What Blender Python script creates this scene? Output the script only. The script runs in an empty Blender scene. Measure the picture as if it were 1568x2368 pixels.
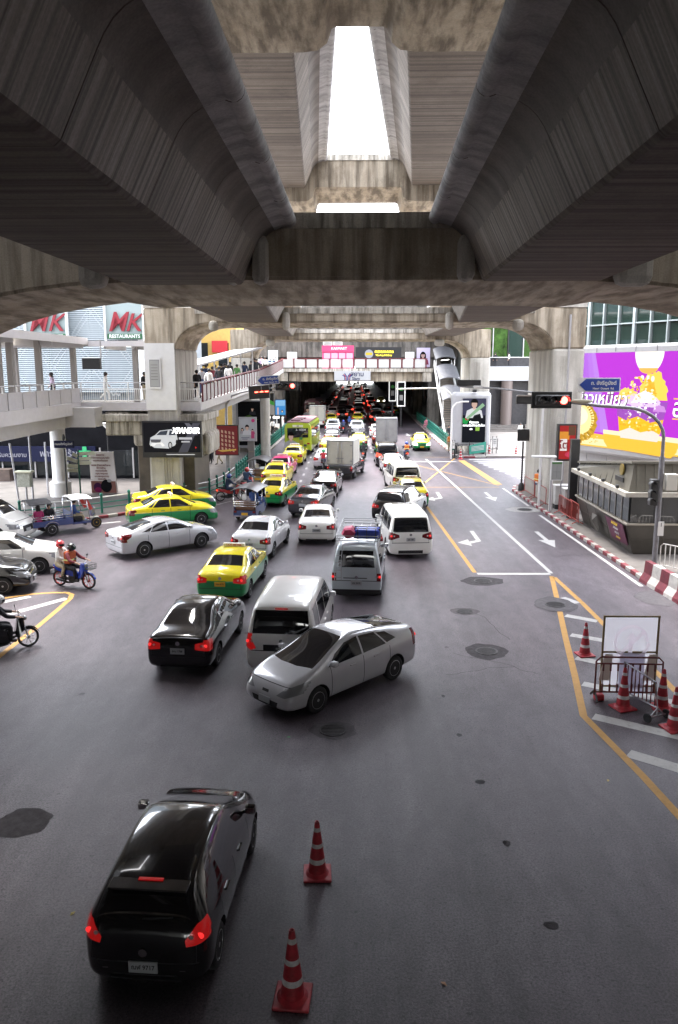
import bpy, bmesh, math, random
from mathutils import Vector, Matrix
from mathutils.bvhtree import BVHTree
random.seed(7)
PI = math.pi
R = math.radians
SC = bpy.context.scene
COL = SC.collection

# ------------------------------------------------------------------ camera
FPX, HOR, VPX, CAMH = 1806.0, 853.0, 820.0, 7.7          # reference frame 1568 x 2368
TILT = math.atan((1184 - HOR) / FPX)
YAW = math.atan((VPX - 784) * math.cos(TILT) / FPX)
cd = bpy.data.cameras.new('camera')
cam = bpy.data.objects.new('camera', cd)
COL.objects.link(cam)
cam.location = (0, 0, CAMH)
cam.rotation_euler = (PI / 2 - TILT, 0, YAW)
cd.sensor_fit = 'VERTICAL'
cd.sensor_height = 36
cd.lens = FPX / 2368 * 36
cd.clip_end = 3000
SC.camera = cam

# ------------------------------------------------------------------ sky, sun, exposure
SUN_EL, SUN_AZ = 70, -35        # azimuth measured from +Y towards +X
w = bpy.data.worlds.new("World")
SC.world = w
w.use_nodes = True
nt = w.node_tree
bg = nt.nodes['Background']
sky = nt.nodes.new('ShaderNodeTexSky')
sky.sky_type = 'NISHITA'
sky.sun_disc = False
sky.sun_elevation = R(SUN_EL)
sky.sun_rotation = R(SUN_AZ)
sky.air_density = 1.0
sky.dust_density = 1.5
hs = nt.nodes.new('ShaderNodeHueSaturation')
hs.inputs['Saturation'].default_value = 0.28
nt.links.new(sky.outputs[0], hs.inputs['Color'])
nt.links.new(hs.outputs[0], bg.inputs['Color'])
bg.inputs['Strength'].default_value = 0.15
sl = bpy.data.lights.new('sun', 'SUN')
sl.energy = 0.55
sl.angle = R(22)
sl.color = (1.0, 0.95, 0.88)
so = bpy.data.objects.new('sun', sl)
COL.objects.link(so)
so.rotation_euler = Vector((math.sin(R(SUN_AZ)) * math.cos(R(SUN_EL)), math.cos(R(SUN_AZ)) * math.cos(R(SUN_EL)), math.sin(R(SUN_EL)))).to_track_quat('Z', 'Y').to_euler()
SC.view_settings.view_transform = 'Standard'
SC.view_settings.look = 'None'
SC.view_settings.gamma = 1
SC.view_settings.use_curve_mapping = False
SC.view_settings.exposure = 3.8

# ------------------------------------------------------------------ measuring helpers
CM = cam.rotation_euler.to_matrix()


def ray(x, y):
    return CM @ Vector(((x - 784) / FPX, -(y - 1184) / FPX, -1))


def G(x, y, z=0.0):
    d = ray(x, y)
    k = (z - CAMH) / d.z
    return Vector((d.x * k, d.y * k, z))


def GY(x, y, Y):
    d = ray(x, y)
    k = Y / d.y
    return Vector((d.x * k, Y, CAMH + d.z * k))


# ------------------------------------------------------------------ materials
MATS = {}


def _n(t, typ, **kw):
    n = t.nodes.new(typ)
    for k, v in kw.items():
        setattr(n, k, v)
    return n


def mat(name, col=(0.5, 0.5, 0.5), rough=0.6, metal=0.0, var=0.0, vs=3.0, coat=0.0, emit=0.0, ecol=None, bump=0.0, bs=40.0, spec=0.5, stretch=(1, 1, 1), alpha=None):
    if name in MATS:
        return MATS[name]
    m = bpy.data.materials.new(name)
    m.use_nodes = True
    t = m.node_tree
    b = t.nodes['Principled BSDF']
    b.inputs['Base Color'].default_value = (*col, 1)
    b.inputs['Roughness'].default_value = rough
    b.inputs['Metallic'].default_value = metal
    b.inputs['Coat Weight'].default_value = coat
    b.inputs['Coat Roughness'].default_value = 0.04
    b.inputs['Specular IOR Level'].default_value = spec
    tc = _n(t, 'ShaderNodeTexCoord')
    mp = _n(t, 'ShaderNodeMapping')
    mp.inputs['Scale'].default_value = stretch
    t.links.new(tc.outputs['Object'], mp.inputs[0])
    if var:
        nz = _n(t, 'ShaderNodeTexNoise')
        nz.inputs['Scale'].default_value = vs
        nz.inputs['Detail'].default_value = 6
        nz.inputs['Roughness'].default_value = 0.65
        t.links.new(mp.outputs[0], nz.inputs['Vector'])
        cr = _n(t, 'ShaderNodeValToRGB')
        cr.color_ramp.elements[0].position = 0.32
        cr.color_ramp.elements[1].position = 0.68
        cr.color_ramp.elements[0].color = (*[c * (1 - var) for c in col], 1)
        cr.color_ramp.elements[1].color = (*[min(1, c * (1 + var)) for c in col], 1)
        t.links.new(nz.outputs[0], cr.inputs[0])
        t.links.new(cr.outputs[0], b.inputs['Base Color'])
    if bump:
        n2 = _n(t, 'ShaderNodeTexNoise')
        n2.inputs['Scale'].default_value = bs
        n2.inputs['Detail'].default_value = 4
        t.links.new(mp.outputs[0], n2.inputs['Vector'])
        bp = _n(t, 'ShaderNodeBump')
        bp.inputs['Strength'].default_value = bump
        bp.inputs['Distance'].default_value = 0.02
        t.links.new(n2.outputs[0], bp.inputs['Height'])
        t.links.new(bp.outputs[0], b.inputs['Normal'])
    if emit:
        b.inputs['Emission Color'].default_value = (*(ecol or col), 1)
        b.inputs['Emission Strength'].default_value = emit * (.37 if emit < 1 else .6)
    MATS[name] = m
    return m


def concrete(name, c1, c2, streak=(7, 7, 0.35), amt=0.55, big=0.35, rough=0.85, fine=(3, 3, 3), stain=0.5, bump=.3, contrast=(0.42, 0.62)):
    """weathered cast concrete: cloudy tone, long water streaks, dark blotches"""
    m = bpy.data.materials.new(name)
    m.use_nodes = True
    t = m.node_tree
    L = t.links.new
    b = t.nodes['Principled BSDF']
    b.inputs['Roughness'].default_value = rough
    b.inputs['Specular IOR Level'].default_value = 0.3
    gp = _n(t, 'ShaderNodeNewGeometry')

    def noise(scale, sc=1.0, det=6, rg=0.6):
        mp = _n(t, 'ShaderNodeMapping')
        mp.inputs['Scale'].default_value = scale
        L(gp.outputs['Position'], mp.inputs[0])
        nz = _n(t, 'ShaderNodeTexNoise')
        nz.inputs['Scale'].default_value = sc
        nz.inputs['Detail'].default_value = det
        nz.inputs['Roughness'].default_value = rg
        L(mp.outputs[0], nz.inputs['Vector'])
        return nz.outputs[0]

    def ramp(src, a, bb, ca=(0, 0, 0, 1), cb=(1, 1, 1, 1)):
        r = _n(t, 'ShaderNodeValToRGB')
        r.color_ramp.elements[0].position = a
        r.color_ramp.elements[1].position = bb
        r.color_ramp.elements[0].color = ca
        r.color_ramp.elements[1].color = cb
        L(src, r.inputs[0])
        return r.outputs[0]

    def mix(a, bb, fac, mode='MIX'):
        x = _n(t, 'ShaderNodeMix', data_type='RGBA', blend_type=mode)
        if isinstance(fac, float):
            x.inputs[0].default_value = fac
        else:
            L(fac, x.inputs[0])
        for i, v in ((6, a), (7, bb)):
            if isinstance(v, tuple):
                x.inputs[i].default_value = v
            else:
                L(v, x.inputs[i])
        return x.outputs[2]
    base = ramp(noise((big, big, big), 1.0, 8, 0.7), 0.35, 0.65, (*c1, 1), (*c2, 1))
    st = ramp(noise(streak, 1.0, 5, 0.6), contrast[0], contrast[1])
    c = mix(base, tuple(v * (1 - amt) for v in c1) + (1,), st, 'MIX')
    bl = ramp(noise(tuple(v * .5 for v in fine), 1.0, 8, 0.75), 0.52, 0.72)
    k = _n(t, 'ShaderNodeMath', operation='MULTIPLY')
    L(bl, k.inputs[0])
    k.inputs[1].default_value = stain
    c = mix(c, (c1[0] * .28, c1[1] * .25, c1[2] * .22, 1), k.outputs[0])
    fn = ramp(noise((30, 30, 30), 1.0, 4), 0.3, 0.7, (0.82, 0.82, 0.82, 1), (1.12, 1.12, 1.12, 1))
    c = mix(c, fn, 1.0, 'MULTIPLY')
    L(c, b.inputs['Base Color'])
    bp = _n(t, 'ShaderNodeBump')
    bp.inputs['Strength'].default_value = bump
    bp.inputs['Distance'].default_value = 0.03
    L(noise(tuple(v * 1.3 for v in streak), 1.0, 5), bp.inputs['Height'])
    L(bp.outputs[0], b.inputs['Normal'])
    MATS[name] = m
    return m


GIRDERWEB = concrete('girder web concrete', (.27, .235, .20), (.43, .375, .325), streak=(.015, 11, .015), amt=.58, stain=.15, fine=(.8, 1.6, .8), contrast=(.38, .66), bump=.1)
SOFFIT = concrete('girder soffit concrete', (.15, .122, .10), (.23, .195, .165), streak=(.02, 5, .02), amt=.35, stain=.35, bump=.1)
FLANGE = concrete('parapet concrete', (.46, .44, .43), (.62, .60, .585), streak=(1.2, 2.5, 1.2), amt=.25, stain=.3, bump=.08)
BEAM = concrete('crossbeam concrete', (.255, .205, .15), (.43, .375, .295), streak=(2.6, .5, .22), amt=.5, stain=.6, bump=.1, fine=(1.5, 1.2, 1.2))
BEAM2 = concrete('pale crossbeam concrete', (.38, .315, .235), (.60, .525, .425), streak=(2.6, .5, .22), amt=.42, stain=.45, bump=.1, fine=(1.5, 1.2, 1.2))
COLUMN = concrete('column concrete', (.46, .43, .38), (.64, .61, .56), streak=(1.6, 1.6, .16), amt=.22, stain=.18)
DECKCON = concrete('deck edge concrete', (.42, .38, .32), (.62, .58, .52), streak=(5, 5, .5), amt=.5, stain=.5)


FLCURVE = concrete('smooth flange concrete', (.20, .175, .155), (.28, .25, .225), streak=(.3, 1.2, .3), amt=.2, stain=.2, bump=.05)  # darker than the web: shade under the flange is put into this colour


def canvas_mat(name, col, tr, f=.6):
    m = bpy.data.materials.new(name)
    m.use_nodes = True
    t = m.node_tree
    b = t.nodes['Principled BSDF']
    b.inputs['Base Color'].default_value = (*col, 1)
    b.inputs['Roughness'].default_value = .6
    tb = _n(t, 'ShaderNodeBsdfTranslucent')
    tb.inputs['Color'].default_value = (*tr, 1)
    mx = _n(t, 'ShaderNodeMixShader')
    mx.inputs[0].default_value = f
    t.links.new(b.outputs[0], mx.inputs[1])
    t.links.new(tb.outputs[0], mx.inputs[2])
    t.links.new(mx.outputs[0], t.nodes['Material Output'].inputs[0])
    return m


def asphalt():
    m = bpy.data.materials.new('asphalt')
    m.use_nodes = True
    t = m.node_tree
    L = t.links.new
    b = t.nodes['Principled BSDF']
    b.inputs['Roughness'].default_value = 0.47
    b.inputs['Specular IOR Level'].default_value = 0.5
    tc = _n(t, 'ShaderNodeTexCoord')

    def noise(scale, det, rg=0.6, dist=0):
        mp = _n(t, 'ShaderNodeMapping')
        mp.inputs['Scale'].default_value = scale
        L(tc.outputs['Object'], mp.inputs[0])
        nz = _n(t, 'ShaderNodeTexNoise')
        nz.inputs['Scale'].default_value = 1
        nz.inputs['Detail'].default_value = det
        nz.inputs['Roughness'].default_value = rg
        nz.inputs['Distortion'].default_value = dist
        L(mp.outputs[0], nz.inputs['Vector'])
        return nz.outputs[0]

    def ramp(src, *els):
        r = _n(t, 'ShaderNodeValToRGB')
        e = r.color_ramp.elements
        e[0].position, e[0].color = els[0][0], (*els[0][1], 1)
        e[1].position, e[1].color = els[-1][0], (*els[-1][1], 1)
        for p, c in els[1:-1]:
            q = e.new(p)
            q.color = (*c, 1)
        L(src, r.inputs[0])
        return r.outputs[0]

    def mul(a, bb, f=1.0):
        x = _n(t, 'ShaderNodeMix', data_type='RGBA', blend_type='MULTIPLY')
        x.inputs[0].default_value = f
        L(a, x.inputs[6])
        L(bb, x.inputs[7])
        return x.outputs[2]
    big = ramp(noise((.22, .10, 1), 7, .6, .6), (.34, (.060, .048, .058)), (.66, (.106, .089, .102)))
    grain = ramp(noise((30, 30, 30), 6, .85), (.42, (.45, .44, .46)), (.5, (.97, .97, .97)), (.58, (1.55, 1.55, 1.55)))
    mid = ramp(noise((2.3, 1.1, 1), 9, .75, .3), (.36, (.68, .67, .68)), (.62, (1.16, 1.15, 1.16)))
    spots = ramp(noise((3.1, 3.1, 3.1), 10, .9), (.585, (1, 1, 1)), (.66, (.42, .40, .42)))
    specks = ramp(noise((13, 13, 13), 3, .6), (.61, (1, 1, 1)), (.67, (.36, .34, .36)))
    tracks = ramp(noise((1.15, .05, 1), 3, .5), (.38, (.76, .76, .77)), (.60, (1.10, 1.10, 1.10)))
    c = mul(mul(mul(mul(mul(big, grain), mid), spots), tracks), specks)
    L(c, b.inputs['Base Color'])
    bp = _n(t, 'ShaderNodeBump')
    bp.inputs['Strength'].default_value = 0.5
    bp.inputs['Distance'].default_value = 0.01
    L(noise((55, 55, 55), 4, .7), bp.inputs['Height'])
    L(bp.outputs[0], b.inputs['Normal'])
    return m


ASPHALT = asphalt()


def worn(name, col, under=(.085, .08, .088), lo=.40, hi=.52, rough=.7):
    """road paint with scuffs through which the asphalt shows"""
    m = bpy.data.materials.new(name)
    m.use_nodes = True
    t = m.node_tree
    L = t.links.new
    b = t.nodes['Principled BSDF']
    b.inputs['Roughness'].default_value = rough
    tc = _n(t, 'ShaderNodeTexCoord')
    nz = _n(t, 'ShaderNodeTexNoise')
    nz.inputs['Scale'].default_value = 4.5
    nz.inputs['Detail'].default_value = 10
    nz.inputs['Roughness'].default_value = .85
    L(tc.outputs['Object'], nz.inputs['Vector'])
    r = _n(t, 'ShaderNodeValToRGB')
    e = r.color_ramp.elements
    e[0].position, e[0].color = lo - .05, (*under, 1)
    e[1].position, e[1].color = hi, (*col, 1)
    q = e.new(lo)
    q.color = (*[c * .8 for c in col], 1)
    L(nz.outputs[0], r.inputs[0])
    L(r.outputs[0], b.inputs['Base Color'])
    MATS[name] = m
    return m


WHITEP = worn('white road paint', (.44, .43, .42), lo=.40)
YELLOWP = worn('yellow road paint', (.46, .25, .06), lo=.385)
MDARK = mat('dark rubber', (.018, .018, .02), .75, var=.3, vs=8)
TYRE = mat('tyre rubber', (.022, .022, .024), .8, var=.3, vs=20)
RIMM = mat('alloy rim', (.55, .55, .57), .3, .85, var=.1)
WELL = mat('wheel well', (.01, .01, .011), .9)
GLASS = mat('car glass', (.012, .013, .016), .04, spec=.9, coat=.6)
BWIN = mat('window glass', (.010, .013, .015), .06, spec=.45)
TAIL = mat('tail lamp red', (.14, .004, .007), .18, coat=.8)
TAILLIT = mat('tail lamp lit', (.3, .01, .005), .3, emit=.7, ecol=(1, .06, .03))
TAILDIM = mat('tail lamp glowing', (.14, .004, .004), .25, emit=.045, ecol=(1, .02, .02), coat=.6)
HEAD = mat('head lamp', (.30, .31, .33), .08, .3, coat=.9)
HEADLIT = mat('head lamp lit', (.9, .9, .85), .2, emit=1.6, ecol=(1, .97, .85))
CHROME = mat('chrome', (.7, .7, .72), .15, 1.0)
STEEL = mat('galvanised steel', (.36, .36, .38), .45, .55, var=.15, vs=5)
BLACKP = mat('black paint metal', (.02, .02, .022), .4, var=.2)
WHITEM = mat('white painted metal', (.72, .71, .70), .5, var=.06, vs=2)
GREYM = mat('grey painted metal', (.40, .385, .39), .5, var=.08, vs=2)
PLATE = mat('number plate white', (.40, .41, .43), .4)
PLATEY = mat('number plate yellow', (.75, .42, .03), .4)
BLKTXT = mat('black lettering', (.02, .02, .025), .5)
WHTTXT = mat('white lettering', (.6, .6, .6), .5)


def paint(name, col, rough=.28, metal=0.0):
    return mat('paint ' + name, col, rough, metal, coat=.9, var=.04, vs=1.2)


# ------------------------------------------------------------------ mesh building
class MB:
    def __init__(s):
        s.v, s.f, s.m, s.sm = [], [], [], []

    def add(s, vs, fs, mi=0, smooth=False):
        o = len(s.v)
        s.v += [tuple(v) for v in vs]
        for f in fs:
            s.f.append(tuple(i + o for i in f))
            s.m.append(mi)
            s.sm.append(smooth)
        return s

    def box(s, a, b, mi=0):
        (x0, y0, z0), (x1, y1, z1) = a, b
        x0, x1 = min(x0, x1), max(x0, x1)
        y0, y1 = min(y0, y1), max(y0, y1)
        z0, z1 = min(z0, z1), max(z0, z1)
        vs = [(x0, y0, z0), (x1, y0, z0), (x1, y1, z0), (x0, y1, z0), (x0, y0, z1), (x1, y0, z1), (x1, y1, z1), (x0, y1, z1)]
        return s.add(vs, [(0, 3, 2, 1), (4, 5, 6, 7), (0, 1, 5, 4), (1, 2, 6, 5), (2, 3, 7, 6), (3, 0, 4, 7)], mi)

    def cbox(s, c, d, mi=0, bev=0.0):
        if not bev:
            return s.box([c[i] - d[i] / 2 for i in range(3)], [c[i] + d[i] / 2 for i in range(3)], mi)
        bm = bmesh.new()
        bmesh.ops.create_cube(bm, size=1)
        for v in bm.verts:
            v.co = Vector((v.co.x * d[0], v.co.y * d[1], v.co.z * d[2])) + Vector(c)
        bmesh.ops.bevel(bm, geom=bm.edges[:], offset=bev, segments=2, affect='EDGES', profile=.5)
        bm.verts.ensure_lookup_table()
        s.add([v.co.copy() for v in bm.verts], [[v.index for v in f.verts] for f in bm.faces], mi)
        bm.free()
        return s

    def bar(s, p, q, wx, wz=None, mi=0):
        """rectangular bar between two points"""
        p, q = Vector(p), Vector(q)
        wz = wz or wx
        d = (q - p).normalized()
        up = Vector((0, 0, 1)) if abs(d.z) < .95 else Vector((0, 1, 0))
        a = d.cross(up).normalized() * wx / 2
        b = a.cross(d).normalized() * wz / 2
        vs = [p - a - b, p + a - b, p + a + b, p - a + b, q - a - b, q + a - b, q + a + b, q - a + b]
        return s.add(vs, [(0, 1, 2, 3), (7, 6, 5, 4), (0, 4, 5, 1), (1, 5, 6, 2), (2, 6, 7, 3), (3, 7, 4, 0)], mi)

    def tube(s, pts, r, n=8, mi=0, smooth=True, cap=True):
        pts = [Vector(p) for p in pts]
        rs = r if isinstance(r, (list, tuple)) else [r] * len(pts)
        vs, fs = [], []
        prev = None
        for i, p in enumerate(pts):
            d = (pts[min(i + 1, len(pts) - 1)] - pts[max(i - 1, 0)]).normalized()
            if prev is None:
                up = Vector((0, 0, 1)) if abs(d.z) < .9 else Vector((1, 0, 0))
                a = d.cross(up).normalized()
            else:
                a = (prev - d * prev.dot(d)).normalized()
            prev = a
            b = d.cross(a)
            for k in range(n):
                an = 2 * PI * k / n
                vs.append(p + (a * math.cos(an) + b * math.sin(an)) * rs[i])
        for i in range(len(pts) - 1):
            for k in range(n):
                k2 = (k + 1) % n
                fs.append((i * n + k, i * n + k2, (i + 1) * n + k2, (i + 1) * n + k))
        s.add(vs, fs, mi, smooth)
        if cap:
            s.add(vs[:n], [tuple(range(n - 1, -1, -1))], mi)
            s.add(vs[-n:], [tuple(range(n))], mi)
        return s

    def lathe(s, prof, n=16, mi=0, c=(0, 0, 0), axis='z', smooth=True, cap=True):
        """prof: (radius, height)"""
        vs, fs = [], []
        for r, h in prof:
            for k in range(n):
                a = 2 * PI * k / n
                x, y = r * math.cos(a), r * math.sin(a)
                v = (x, y, h) if axis == 'z' else ((h, x, y) if axis == 'x' else (x, h, y))
                vs.append(tuple(v[i] + c[i] for i in range(3)))
        for i in range(len(prof) - 1):
            for k in range(n):
                k2 = (k + 1) % n
                fs.append((i * n + k, i * n + k2, (i + 1) * n + k2, (i + 1) * n + k))
        s.add(vs, fs, mi, smooth)
        if cap:
            s.add(vs[:n], [tuple(range(n - 1, -1, -1))], mi)
            s.add(vs[-n:], [tuple(range(n))], mi)
        return s

    def prism(s, poly, h0, h1, axis='z', mi=0):
        """poly in 2D extruded; axis z:(x,y) y:(x,z) x:(y,z)"""
        n = len(poly)

        def P(p, h):
            return (p[0], p[1], h) if axis == 'z' else ((p[0], h, p[1]) if axis == 'y' else (h, p[0], p[1]))
        vs = [P(p, h0) for p in poly] + [P(p, h1) for p in poly]
        fs = [tuple(range(n - 1, -1, -1)), tuple(range(n, 2 * n))]
        for i in range(n):
            j = (i + 1) % n
            fs.append((i, j, n + j, n + i))
        return s.add(vs, fs, mi)

    def loft(s, rings, mi=0, smooth=False, closed=True, cap=True):
        n = len(rings[0])
        vs = [v for r in rings for v in r]
        fs = []
        for i in range(len(rings) - 1):
            for k in range(n if closed else n - 1):
                k2 = (k + 1) % n
                fs.append((i * n + k, i * n + k2, (i + 1) * n + k2, (i + 1) * n + k))
        s.add(vs, fs, mi, smooth)
        if cap and closed:
            s.add(rings[0], [tuple(range(n - 1, -1, -1))], mi)
            s.add(rings[-1], [tuple(range(n))], mi)
        return s

    def ball(s, c, r, mi=0, n=10, m=6):
        r = r if isinstance(r, (tuple, list)) else (r, r, r)
        vs, fs = [], []
        for i in range(m + 1):
            t = PI * i / m
            for k in range(n):
                a = 2 * PI * k / n
                vs.append((c[0] + r[0] * math.sin(t) * math.cos(a), c[1] + r[1] * math.sin(t) * math.sin(a), c[2] - r[2] * math.cos(t)))
        for i in range(m):
            for k in range(n):
                k2 = (k + 1) % n
                fs.append((i * n + k, i * n + k2, (i + 1) * n + k2, (i + 1) * n + k))
        return s.add(vs, fs, mi, True)

    def mesh(s, name, mats):
        me = bpy.data.meshes.new(name)
        me.from_pydata(s.v, [], s.f)
        bm = bmesh.new()
        bm.from_mesh(me)
        for f, mi, sm in zip(bm.faces, s.m, s.sm):
            f.material_index = mi
            f.smooth = sm
        bmesh.ops.remove_doubles(bm, verts=bm.verts, dist=1e-5)
        bmesh.ops.recalc_face_normals(bm, faces=bm.faces)
        for e in bm.edges:
            if len(e.link_faces) == 2 and e.calc_face_angle(0) > .82:
                e.smooth = False
        bm.to_mesh(me)
        bm.free()
        for m in (mats if isinstance(mats, (list, tuple)) else [mats]):
            me.materials.append(m)
        return me

    def obj(s, name, mats, parent=None, loc=(0, 0, 0), rz=0):
        o = bpy.data.objects.new(name, s.mesh(name, mats))
        COL.objects.link(o)
        o.location = loc
        o.rotation_euler = (0, 0, rz)
        if parent:
            o.parent = parent
        return o


def inst(name, me, parent=None, loc=(0, 0, 0), rot=(0, 0, 0), scale=None):
    o = bpy.data.objects.new(name, me)
    COL.objects.link(o)
    o.location = loc
    o.rotation_euler = rot
    if scale:
        o.scale = scale
    if parent:
        o.parent = parent
    return o


def tag(o, label=None, cat=None, group=None, kind=None):
    if label:
        o['label'] = label
    if cat:
        o['category'] = cat
    if group:
        o['group'] = group
    if kind:
        o['kind'] = kind
    return o


def thing(name, label, cat, loc=(0, 0, 0), rz=0, group=None):
    o = bpy.data.objects.new(name, None)
    o.empty_display_size = .2
    COL.objects.link(o)
    o.location = loc
    o.rotation_euler = (0, 0, rz)
    return tag(o, label, cat, group)


def kids(o):
    return [c for c in list(bpy.data.objects) if c.parent == o]


TREE = {}


def copy_tree(o, parent=None, tree=None):
    c = o.copy()
    COL.objects.link(c)
    c.parent = parent
    for ch in TREE_OF(o):
        copy_tree(ch, c)
    return c


def TREE_OF(o):
    if o.name not in TREE:
        TREE[o.name] = list(o.children)
    return TREE[o.name]


TXT = {}


def text(name, s, size, m, parent, loc, rot=(PI / 2, 0, 0), ext=.004, align='CENTER', sx=1.0, bold=0.0, shear=0.0):
    key = (s, round(size, 4), round(ext, 4), align, bold, shear, m.name)
    if key not in TXT:
        c = bpy.data.curves.new(name, 'FONT')
        c.body = s
        c.size = size
        c.extrude = ext
        c.align_x = align
        c.align_y = 'CENTER'
        c.offset = bold
        c.shear = shear
        c.resolution_u = 2
        o = bpy.data.objects.new(name, c)
        COL.objects.link(o)
        bpy.context.view_layer.update()
        dg = bpy.context.evaluated_depsgraph_get()
        me = bpy.data.meshes.new_from_object(o.evaluated_get(dg))
        bpy.data.objects.remove(o)
        me.materials.clear()
        me.materials.append(m)
        TXT[key] = me
    o = inst(name, TXT[key], parent, loc, rot)
    o.scale = (sx, 1, 1)
    return o


def flatshapes(name, shapes, parent=None, y=0.0, emit=0.0, loc=(0, 0, 0), step=.003):
    """flat print: shapes = list of (color, polygon in x,z); each layer 3 mm further forward (towards -Y)"""
    mb = MB()
    mats, idx = [], {}
    for k, (c, poly) in enumerate(shapes):
        key = tuple(round(v, 3) for v in c)
        if key not in idx:
            idx[key] = len(mats)
            if emit >= .4:
                mats.append(mat('lit %s' % (key,), tuple(v * .05 for v in c), .4, emit=.245, ecol=c, spec=.1))
            else:
                mats.append(mat('print %s' % (key,), tuple(v * .5 if max(c) > .05 else v * .2 for v in c), .6, emit=emit * .5, ecol=c, spec=.1))
        yy = y - step * (k + 1)
        mb.add([(p[0], yy, p[1]) for p in poly], [tuple(range(len(poly)))], idx[key])
    me = bpy.data.meshes.new(name)
    me.from_pydata(mb.v, [], mb.f)
    for i, p in enumerate(me.polygons):
        p.material_index = mb.m[i]
    for m in mats:
        me.materials.append(m)
    return inst(name, me, parent, loc)


def ell(cx, cz, rx, rz, n=16, a0=0, a1=2 * PI):
    return [(cx + rx * math.cos(a0 + (a1 - a0) * k / n), cz + rz * math.sin(a0 + (a1 - a0) * k / n)) for k in range(n if a1 - a0 > 6.2 else n + 1)]


def rect(x0, z0, x1, z1):
    return [(x0, z0), (x1, z0), (x1, z1), (x0, z1)]


def portrait(cx, z0, s, cloth=(.8, .8, .82), hair=(.02, .015, .015), skin=(.75, .5, .4), long=False):
    """plain printed figure bust"""
    r = []
    if long:
        r.append((hair, [(cx - .42 * s, z0 + .35 * s), (cx + .42 * s, z0 + .35 * s), (cx + .36 * s, z0 + 1.35 * s), (cx, z0 + 1.6 * s), (cx - .36 * s, z0 + 1.35 * s)]))
    r.append((cloth, [(cx - .75 * s, z0), (cx + .75 * s, z0), (cx + .62 * s, z0 + .62 * s), (cx + .2 * s, z0 + .82 * s), (cx - .2 * s, z0 + .82 * s), (cx - .62 * s, z0 + .62 * s)]))
    r.append((skin, rect(cx - .12 * s, z0 + .72 * s, cx + .12 * s, z0 + 1.0 * s)))
    r.append((hair, ell(cx, z0 + 1.27 * s, .31 * s, .36 * s)))
    r.append((skin, ell(cx, z0 + 1.17 * s, .24 * s, .32 * s)))
    r.append((hair, [(cx - .25 * s, z0 + 1.28 * s), (cx + .25 * s, z0 + 1.28 * s), (cx + .2 * s, z0 + 1.5 * s), (cx - .2 * s, z0 + 1.5 * s)]))
    return r

# ================================================================== VEHICLES (local: +Y forward, X right, base on ground)
def shell(spec):
    L, W, H = spec['L'], spec['W'], spec['H']
    st = spec['st']
    rings = []
    for (y, zb, zs, zt, wl, wb, wt) in st:
        y, zb, zs, zt = y * L / 2, zb * H, zs * H, zt * H
        wl, wb, wt = wl * W / 2, wb * W / 2, wt * W / 2
        cab = zt - zs > .2
        half = [(0, zb), (wl * .72, zb), (wl * .97, zb + .05), (wl, zb + (zs - zb) * .38), (max(wl, wb) * 1.0, zs - (zs - zb) * .22), (wb, zs),
                (wt + (wb - wt) * (.5 if cab else .35), zs + (zt - zs) * (.5 if cab else .7)),
                (wt, zt - (.035 if cab else .008)), (wt * .82, zt), (0, zt + (.02 if cab else .02))]
        ring = [(x, y, z) for x, z in half] + [(-x, y, z) for x, z in half[-2:0:-1]]
        rings.append(ring)
    mb = MB()
    # close the ends with inner rings
    def shrink(r, f, dy):
        cz = sum(p[2] for p in r) / len(r)
        return [(p[0] * f, p[1] + dy, cz + (p[2] - cz) * f) for p in r]
    rings = [shrink(rings[0], .45, 0)] + rings + [shrink(rings[-1], .45, 0)]
    mb.loft(rings, 0, True)
    me = mb.mesh('shell', [WHITEM, WHITEM, MDARK, WELL])
    o = bpy.data.objects.new('shell', me)
    COL.objects.link(o)
    md = o.modifiers.new('s', 'SUBSURF')
    md.levels = 2
    # wheel wells
    cb = MB()
    for y in spec['axles']:
        for s in (-1, 1):
            r = spec['wr'] + .055
            x0, x1 = s * (W / 2 - .27), s * (W / 2 + .12)
            cb.lathe([(r, min(x0, x1)), (r, max(x0, x1))], 22, 0, (0, y, spec['wr'] + .01), axis='x')
    cm = cb.mesh('c', [WELL])
    co = bpy.data.objects.new('c', cm)
    COL.objects.link(co)
    b = o.modifiers.new('b', 'BOOLEAN')
    b.operation = 'DIFFERENCE'
    b.object = co
    b.solver = 'EXACT'
    bpy.context.view_layer.update()
    dg = bpy.context.evaluated_depsgraph_get()
    res = bpy.data.meshes.new_from_object(o.evaluated_get(dg))
    mats = [m.name if m else '' for m in res.materials]
    bm = bmesh.new()
    bm.from_mesh(res)
    wi = mats.index(WELL.name) if WELL.name in mats else 3
    for f in bm.faces:
        f.material_index = 3 if f.material_index == wi else 0
        f.smooth = f.material_index != 3
    bpy.data.objects.remove(o)
    bpy.data.objects.remove(co)
    return bm


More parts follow.
